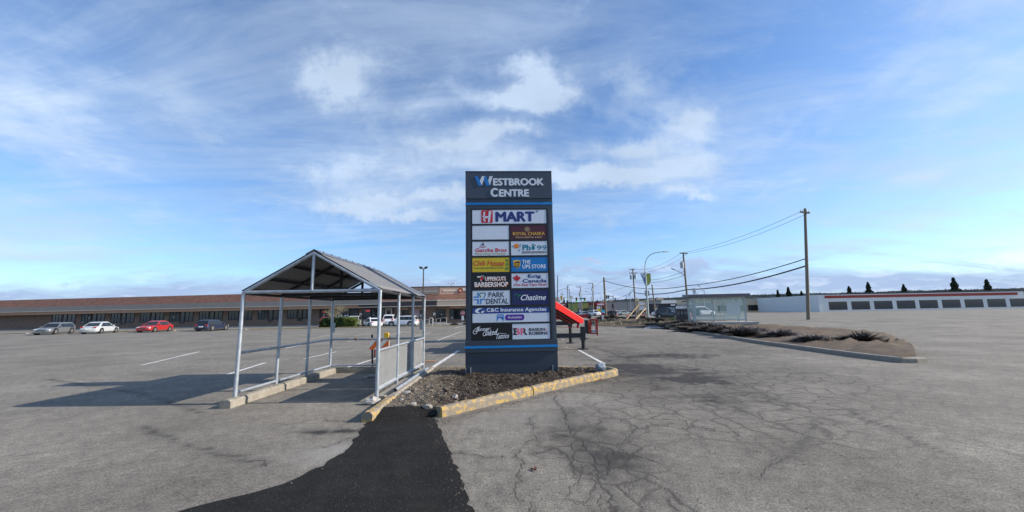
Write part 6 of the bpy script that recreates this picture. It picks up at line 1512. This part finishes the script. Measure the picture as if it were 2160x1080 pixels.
upole('K', 'slim grey signal pole behind the white sedan', 1294.6, 660, 1293.2, 622.5, 125, .13, .10, 'pole_dark', group='slim poles at the junction', cat='pole')
upole('L', 'thin dark twin lamp pole standing before the long grey wall', 1323.6, 657, 1322, 624.5, 128, .10, .08, 'pole_dark', lamp=[(1322, 624.5), (1319.5, 624.4)], group='slim poles at the junction', cat='lamp pole')
upole('M', 'thin grey pole between the twin lamp pole and the transformer pole', 1330.4, 656, 1328.6, 618, 130, .09, .07, 'pole_steel', lamp=[(1328.6, 619), (1330.5, 612.5), (1335, 611)], group='slim poles at the junction', cat='lamp pole')
upole('N', 'thin pole standing in front of the maroon shop', 1248, 660, 1247, 625, 130, .10, .08, 'pole_dark', group='slim poles at the junction', cat='pole')
upole('O', 'thin pole by the yellow and white shop front', 1268.6, 658, 1267.5, 623.5, 138, .10, .07, 'pole_steel', group='slim poles at the junction', cat='pole')
upole('P', 'tall steel street lamp seen beyond the bus shelter with a curved arm', 1486, 640, 1485.5, 612, 95, .12, .09, 'pole_steel', lamp=[(1485.4, 612), (1482, 607), (1477, 604.5)], group='street lamps beyond the bus shelter', cat='street lamp', name='street_lamp')
upole('Q', 'lower steel street lamp just above the bus shelter roof', 1470, 640, 1470.3, 618, 110, .10, .08, 'pole_steel', lamp=[(1470.3, 618), (1473.5, 614.5), (1479, 613.6)], group='street lamps beyond the bus shelter', cat='street lamp', name='street_lamp')
upole('R', 'tall wooden utility pole far right of the bus shelter with a crossarm', 1705, 665, 1698, 440, 42, .18, .13, arms=((1688, 447, 1708, 449),))
def wire(a, b, sag, lab, rad=.02, n=18):
    a, b = Vector(a), Vector(b); o = MB().tube([a.lerp(b, i / n) - Vector((0, 0, sag * 4 * (i / n) * (1 - i / n))) for i in range(n + 1)], rad, 5).build('overhead_wire', 'cable', None)
    tag(o, lab, 'wire', 'overhead wires along the street')
def w3(px, py, Y): x, z = atY(px, py, Y); return Vector((x, Y, z))
wire(w3(1435, 535, 66), w3(1340, 568, 92), .9, 'thin upper wire from the transformer pole to the paired transformer pole'); wire(w3(1449, 536, 66), w3(1344, 575.5, 92), .9, 'thin lower wire from the transformer pole to the paired transformer pole')
wire(w3(1436, 534, 66), w3(1690, 446, 42), .6, 'uppermost wire running right from the transformer pole'); wire(w3(1449, 534.5, 66), w3(1706, 449, 42), .7, 'second wire running right from the transformer pole')
wire(w3(1275, 592, 80), w3(1446, 603.5, 66), 1.0, 'thick dark cable from the cut off pole to the transformer pole', .055); wire(w3(1446, 603, 66), w3(1702, 545, 42), .5, 'thick dark cable running right from the transformer pole', .055)
wire(w3(1340, 617.5, 92), w3(1448, 611, 66), .55, 'heaviest sagging cable behind the street lamp', .085); wire(w3(1448, 611, 66), w3(1703, 560, 42), .6, 'heaviest cable running right above the bus shelter', .085)
wire(w3(1276, 589, 80), w3(1329, 577, 92), .5, 'short thin wire rising from the cut off pole'); wire(w3(1277, 588, 80), w3(1329, 569, 92), .5, 'upper thin wire rising from the cut off pole')
wire(w3(1225, 606, 135), w3(1274, 590, 80), 1.0, 'faint wire arriving at the cut off pole top'); wire(w3(1186, 613, 190), w3(1337, 600, 92), 2.2, 'faint long wire crossing behind the cut off pole', .035)
wire(w3(1337, 590, 92), w3(1444, 572, 66), .7, 'faint wire behind the green banner', .03); wire(w3(1338, 594, 92), w3(1445, 580, 66), .7, 'lower faint wire behind the green banner', .03)
wire(w3(1338, 612, 92), w3(1294, 630, 125), .5, 'slack cable from the transformer pole to the black signals', .05)

# ------------------------------------------------------------------ traffic signals
def signal(label, px, py, Y, hpx, back, front=True, lit=True):
    x, z = atY(px, py, Y); h = hpx / FPX * Y; t = thing('traffic_signal', label, 'traffic signal', (x, Y, z - h / 2), 0, 'traffic signals at the junction')
    MB().box(-h * .18, h * .18, -.15, .15, 0, h).build('housing', back, t, bevel=.03)
    if front:
        for i, m_ in enumerate(('signal_green' if lit else 'signal_black', 'signal_black', 'signal_black')):
            zc = h * (.18 + .32 * i); MB().tube([(0, -.15, zc), (0, -.19, zc)], h * .12, 12).build('lens', m_, t); MB().tube([(0, -.15, zc), (0, -.36, zc + .02)], h * .14, 12, cap=False).build('visor', 'signal_black', t)
    return t
signal('yellow framed signal with a green lamp left of the teal street name plate', 1216, 632.5, 118, 10, 'signal_yellow'); signal('yellow framed signal with a green lamp right of the teal street name plate', 1233.6, 632.5, 118, 9, 'signal_yellow')
signal('large yellow signal seen edge on near the slim bare pole', 1184, 628.8, 100, 9.5, 'signal_yellow', False); signal('small yellow signal beside the square headed lamp pole', 1203.3, 625, 112, 3.6, 'signal_yellow', False)
signal('black signal left of its pair on the mast arm above the grey wall', 1279.8, 626.5, 125, 7.5, 'signal_black', False); signal('black signal right of its pair on the mast arm above the grey wall', 1283.6, 626.5, 125, 7, 'signal_black', False)
signal('black signal low on the slim grey pole', 1292.5, 646, 124.5, 9, 'signal_black', False)
def mast(label, pts, Y, rad, name='mast_arm', m_='pole_steel'):
    tag(MB().tube([w3(px, py, Y) for px, py in pts], rad, 8).build(name, m_), label, 'mast arm')
mast('long thin mast arm carrying the yellow signals right of the pylon sign', [(1171, 627.2), (1208, 626.8)], 100.5, .07); mast('thin mast arm carrying the green lit signals', [(1208, 629.3), (1236, 629.0)], 118.5, .06); mast('dark mast arm carrying the pair of black signals', [(1279, 625.5), (1286, 624.5), (1293.2, 626)], 125.5, .10, m_='pole_dark')
x, z = atY(1227, 630, 117.5); t = thing('street_name_sign', 'long teal street name plate hanging between the green lit signals', 'sign', (x, 117.5, z)); MB().box(-.75, .75, -.03, .03, -.2, .2).build('plate', 'sign_teal', t)
x, z = atY(1204.5, 630.5, 112); t = thing('back_of_sign', 'back of a pale square sign on a dark post near the conifers', 'sign', (x, 112, G(x, 112))); MB().box(-.06, .06, -.05, .05, 0, z).build('post', 'pole_dark', t); MB().box(-.5, .5, -.1, -.06, z - .5, z + .5).build('plate', 'wall_white', t)
x, z = atY(1365, 624, 60); t = thing('regulatory_sign', 'grey backed rectangular sign behind the street lamp pole', 'sign', (x, 60, G(x, 60))); MB().box(-.04, .04, 0, .06, 0, z).build('post', 'pole_steel', t); MB().box(-.34, .34, -.05, -.001, z - .4, z + .42).build('plate', 'wall_grey', t)

# ------------------------------------------------------------------ buildings beyond the junction
def bld(name, label, px0, px1, pyt, Y, depth, m_, zb=0.0, cat='building', rz=0.0):
    (x0, z1), (x1, _) = atY(px0, pyt, Y), atY(px1, pyt, Y); g = G((x0 + x1) / 2, Y); t = thing(name, label, cat, ((x0 + x1) / 2, Y, g), rz); w = (x1 - x0) / 2; h = z1 - g
    MB().box(-w, w, 0, depth, zb, h).build('wall', m_, t); return t, w, h
def bpart(t, name, m_, x0, x1, z0, z1, out=.08, inn=0.0, y=0): return MB().box(x0, x1, y - out, y - inn, z0, z1).build(name, m_, t)
k = 150 / FPX
t, w, h = bld('warehouse_store', 'long low grey windowless retail block beyond the junction', 1276, 1395, 637.6, 150, 40, 'wall_grey')
MB().box(-w - .1, w + .1, -.12, .3, h, h + .35).build('roof_edge', 'roof_grey', t)
for x0 in (-w * .97, -w * .72, w * .22, w * .75): MB().box(x0, x0 + 1.0 * 1.3, 4, 6, h, h + 1.15).build('rooftop_unit', 'wall_beige', t)
for i in range(1, 9): bpart(t, 'panel_joint', 'roof_grey', -w + i * 2 * w / 9 - .02, -w + i * 2 * w / 9 + .02, 0, h - .1, .015)
t, w, h = bld('retail_block', 'long beige retail block with a white parapet beyond the black trailer', 1388, 1700, 633.2, 152, 40, 'wall_beige')
bpart(t, 'white_parapet', 'wall_white', -w, -w + 7.0, h - 1.3, h - .1, .12); bpart(t, 'lower_wall', 'wall_grey', -w + 7, -w + 21, 0, h - 1.5, .1); bpart(t, 'window_band', 'glass_dark', -w + 9.4, -w + 12.0, h - .85, h - .45, .06); bpart(t, 'shop_sign', 'wall_white', -w + 11.8, -w + 14.3, h - 2.1, h - 1.5, .2, .1)
for i in range(5): bpart(t, 'window', 'glass_dark', -w + 23 + i * 6, -w + 27 + i * 6, .6, 2.8, .06)
for x0 in (-w * .96, -w * .45, w * .1): MB().box(x0, x0 + 2.2, 3, 5, h, h + 1.1).build('rooftop_unit', 'wall_beige', t)
MB().box(-w, w, -.05, .3, h, h + .2).build('roof_edge', 'roof_grey', t)
t, w, h = bld('green_shop', 'olive green shop with dark central entrance beyond the signals', 1210, 1241, 639.5, 140, 14, 'wall_green')
bpart(t, 'recess', 'wall_charcoal', -w * .46, w * .22, .0, h * .55, .06); bpart(t, 'recess', 'wall_charcoal', w * .3, w * .9, h * .34, h * .58, .06); bpart(t, 'window', 'glass_dark', w * .34, w * .86, .5, h * .3, .05); bpart(t, 'grey_bay', 'wall_grey', -w * .42, w * .16, h * .56, h * .98, .1); bpart(t, 'shop_sign', 'wall_white', -w * .30, -w * .02, h * .30, h * .48, .12, .061)
MB().box(-w - .1, w + .1, -.1, .3, h, h + .22).build('roof_edge', 'wall_charcoal', t)
t, w, h = bld('maroon_shop', 'narrow grey shop with a maroon parapet right of the green shop', 1241.5, 1256.5, 638.5, 141, 12, 'wall_charcoal')
bpart(t, 'parapet', 'wall_maroon', -w, w, h * .80, h + .1, .12); bpart(t, 'grey_front', 'wall_grey', -w * .9, w * .4, h * .5, h * .79, .1); bpart(t, 'window', 'glass_dark', -w * .85, w * .3, .3, h * .42, .08); MB().bar((-w - .2, -.4, 0), (-w - .2, -.4, h + .3), .25, .2).build('red_column', 'wall_red', t)
t, w, h = bld('red_shop', 'white shop front under a red sign band left of the long grey block', 1257, 1275.5, 638, 139, 14, 'wall_red')
bpart(t, 'sign_band', 'sign_red', -w * .96, w, h * .74, h - .05, .15); bpart(t, 'sign_lettering', 'reflective_white', -w * .7, w * .75, h * .80, h * .90, .18, .151); bpart(t, 'white_front', 'wall_white', -w * .88, -w * .08, .3, h * .72, .1); bpart(t, 'yellow_panel', 'sign_yellow', -w * .86, -w * .10, h * .30, h * .50, .13, .101)
bpart(t, 'dark_bay', 'wall_charcoal', 0, w * .98, h * .1, h * .66, .08); bpart(t, 'cyan_poster', 'sign_cyan', w * .28, w * .86, h * .16, h * .40, .12, .081)
t, w, h = bld('red_canopy', 'small red fuel canopy left of the conifers', 1181, 1193, 640, 165, 8, 'wall_red', zb=3.2, cat='canopy'); 
for x in (-w * .7, w * .7): MB().box(x - .15, x + .15, 2, 2.3, 0, 3.2).build('column', 'wall_white', t)
bpart(t, 'fascia_sign', 'reflective_white', -w * .4, w * .6, h - .75, h - .35, .06)
t, w, h = bld('grey_house', 'pale grey low building behind the slim bare pole', 1160, 1182, 636, 200, 12, 'wall_white'); bpart(t, 'window', 'glass_dark', -w * .5, w * .4, 1, 2.2, .05); MB().hexa([(-w, -.2, h), (w, -.2, h), (w, 12.2, h), (-w, 12.2, h), (-w, 5, h + 2), (w, 5, h + 2), (w, 7, h + 2), (-w, 7, h + 2)]).build('roof', 'roof_grey', t)
t, w, h = bld('showroom', 'long low white showroom with a dark window band at the far right', 1725, 2160, 622, 120, 30, 'wall_white'); MB().box(-w, w, -.06, .3, h, h + .4).build('roof_edge', 'wall_charcoal', t)
for i in range(9): bpart(t, 'window', 'glass_dark', -w + 3 + i * 7, -w + 8.6 + i * 7, .5, 3.0, .06)
bpart(t, 'sign_band', 'wall_red', -w + 2, w - 2, h - 1.1, h - .3, .1)
# trailer, pallets, dumpster, site cabin
TYr = 104; x0, x1 = atY(1366, 650, TYr)[0], atY(1428, 650, TYr)[0]; g = G(x0, TYr); t = thing('trailer', 'long black box trailer parked behind the leaning brown pole', 'trailer', ((x0 + x1) / 2, TYr, g)); w = (x1 - x0) / 2; zt_, zb_ = atY(1400, 640.3, TYr)[1] - g, .9
MB().box(-w, w, 0, 2.5, zb_, zt_).build('box', 'trailer_black', t, bevel=.03); MB().box(-w + .1, w - .1, .3, 2.2, zb_ - .25, zb_).build('chassis', 'dark_steel', t); MB().box(w - 1.6, w - .45, -.02, -.001, zt_ - .6, zt_ - .25).build('mark', 'wall_white', t)
mb = MB(); strokes(mb, [(-w + 1.6, zt_ - 1.4), (-w + 2.2, zt_ - .4), (-w + 2.8, zt_ - .4), (-w + 2.2, zt_ - 1.4)], .18, -.002, .01); mb.build('mark', 'wall_grey', t)
for x in (-w + 1.2, -w + 2.3, w - 2.0, w - .9): MB().tube([(x, -.02, .5), (x, .4, .5)], .5, 14).build('wheel', 'tyre', t)
x, Y = atY(1389, 655, 96)[0], 96; t = thing('pallet_stack', 'upright pale wooden pallets leaning beside the black trailer', 'pallets', (x, Y, G(x, Y) + .2))
for i in range(6): MB().box(-.68 + i * .24, -.53 + i * .24, 0, .1, 0, 1.7).build('plank', 'lumber_pale', t)
for z in (.1, .8, 1.5): MB().box(-.68, .67, .1, .18, z, z + .12).build('bearer', 'lumber', t)
x, Y = atY(1459, 660, 74)[0], 74; t = thing('dumpster', 'dark green dumpster behind the tall transformer pole foot', 'dumpster', (x, Y, G(x, Y))); MB().hexa([(-1.1, -.8, .1), (1.1, -.8, .1), (1.1, .8, .1), (-1.1, .8, .1), (-1.25, -1, 1.35), (1.25, -1, 1.35), (1.25, 1, 1.6), (-1.25, 1, 1.6)]).build('bin', 'dumpster_green', t, bevel=.03); MB().box(-1.25, 1.25, -1, 0, 1.61, 1.66).build('lid', 'trim_dark', t)
for sx in (-.8, .8): MB().box(sx - .06, sx + .06, -1.05, -.9, .4, 1.3).build('rib', 'dumpster_green', t)
x, Y = atY(1435, 650, 88)[0], 88; t = thing('site_hoarding', 'pale blue hoarding board above the street suv roof', 'hoarding', (x, Y, G(x, Y))); zz = atY(1435, 646.3, Y)[1] - G(x, Y); MB().box(-1.0, 1.0, 0, .08, zz - .55, zz).build('board', 'flag_white', t)
for sx in (-.8, .8): MB().box(sx - .05, sx + .05, .081, .16, 0, zz).build('post', 'lumber', t)
x, Y = atY(1448, 648, 120)[0], 120; t = thing('white_cabin', 'small white site cabin beyond the tall transformer pole', 'cabin', (x, Y, G(x, Y))); MB().box(-1.6, 1.6, 0, 2.2, .3, 2.4).build('wall', 'wall_white', t); MB().box(-1.1, .2, -.03, -.001, 1.2, 1.9).build('window', 'glass_dark', t); MB().box(-1.7, 1.7, -.1, 2.3, 2.4, 2.55).build('roof', 'roof_grey', t)

# ------------------------------------------------------------------ trees and hills
def crown_tree(name, label, px, pyt, Y, wpx, m_, seed, n=900, conif=True):
    x, zt_ = atY(px, pyt, Y); g = G(x, Y); h = zt_ - g; rw = wpx / FPX * Y / 2; t = thing(name, label, 'tree', (x, Y, g), 0, 'trees beyond the junction'); r = random.Random(seed)
    MB().tube([(0, 0, 0), (0, 0, h * .9)], [h * .03, h * .008], 8).build('trunk', 'bark', t)
    def f(r):
        u = r.random() ** .8; z = h * (.12 + .88 * u); a = r.uniform(0, 6.283); prof = (1 - u) ** .8 * (1 + .25 * math.sin(u * 26 + seed)) if conif else math.sin(math.pi * min(1, u * .9 + .1)) ** .7
        q = rw * prof * (.35 + .65 * math.sqrt(r.random())) * (1 + .3 * mnoise.noise(Vector((math.cos(a) * 2, math.sin(a) * 2, u * 5 + seed)))); return (q * math.cos(a), q * math.sin(a), z)
    leaf_mass(n, f, h * .035, 'crown', m_, t, seed)
for i, (px, py, Y, w, lab) in enumerate([(1189.5, 629, 210, 9, 'dark conifer behind the yellow signal, leftmost of three'), (1196, 634, 200, 8, 'shorter dark conifer in the middle of three'), (1205, 636, 205, 8, 'dark conifer right of the square headed lamp pole'), (1297.5, 628.5, 175, 4, 'narrow dark tree rising behind the long grey wall')]):
    crown_tree('conifer_tree', lab, px, py, Y, w, 'conifer_leaf', i + 1)
for i, (px, py, Y, w) in enumerate([(1640, 612, 185, 16), (1662, 606, 190, 20), (1690, 614, 180, 15), (1790, 604, 175, 22), (1830, 596, 170, 24), (1905, 600, 165, 22), (2010, 586, 160, 26), (2080, 590, 150, 24)]):
    crown_tree('conifer_tree', 'dark conifer in the row beyond the street, right of the bus shelter', px, py, Y, w, 'conifer_leaf', 20 + i, 1500)

def hills():
    r = random.Random(3); mb = MB(); n = 2400; D = 1500.0
    rows = []
    for i in range(n + 1):
        u = -1.7 + 3.4 * i / n; px = 1080 + u * FPX; x = u * D
        base = np.interp(px, [-300, 600, 1000, 1170, 1200, 1260, 1300, 1340, 1400, 1487, 1600, 1800, 2400], [664, 646, 636, 633, 634, 632, 630, 627.5, 624, 621, 616, 612, 596])
        zt_ = EYE + (661 - (px - 1080) * .018 - base) / FPX * D
        zt_ += 4.0 * mnoise.noise(Vector((x * .006, 0, 1))) + 3.2 * abs(mnoise.noise(Vector((x * .05, 3, 1)))) + r.uniform(0, 3.5) * r.random()
        rows.append((x, zt_))
    for (x, z) in rows: mb.v += [(x, D, -3), (x, D + 120, z * .45), (x, D + 260, z * .78), (x, D + 400, z), (x * 1.0, D + 700, z * .6)]
    for i in range(n):
        for j in range(4): a = i * 5 + j; mb.f.append((a, a + 1, a + 6, a + 5))
    struct(mb.build('hills', 'hill_forest'))
    mb = MB(); n2 = 900; k = 0
    for k in range(5200):      # single tree tips breaking the ridges
        i = r.randrange(n); x, z = rows[i]; q = r.random(); D2 = D + 30 + 370 * q; zz = z * (.15 + .85 * q) if q < .99 else z; h = r.uniform(3, 9); w = h * r.uniform(.22, .42); xx = x * D2 / D
        zz = np.interp(D2, [D, D + 120, D + 260, D + 400], [-3, z * .45, z * .78, z]); xx = x
        mb.add([(xx - w, D2 - 2, zz - 1), (xx + w, D2 - 2, zz - 1), (xx, D2 + w, zz - 1), (xx + r.uniform(-.3, .3), D2, zz + h)], [(0, 1, 3), (1, 2, 3), (2, 0, 3)])
    tag(mb.build('hill_woods', 'conifer_leaf'), 'dark far off woods covering the low hills', 'woods', kind='stuff')
    mb = MB(); r = random.Random(8)
    for k in range(90):
        i = r.randrange(int(n * .5), n); x, z = rows[i]; q = r.uniform(.02, .5); D2 = D + 120 * q; zz = -3 + (z * .45 + 3) * q; w = r.uniform(4, 9)
        mb.box(x - w, x + w, D2 - 12, D2 - 4, zz - 2, zz + r.uniform(4, 7))
    tag(mb.build('distant_houses', 'wall_grey'), 'far pale roofs scattered along the foot of the hills', 'houses', kind='stuff')
hills()
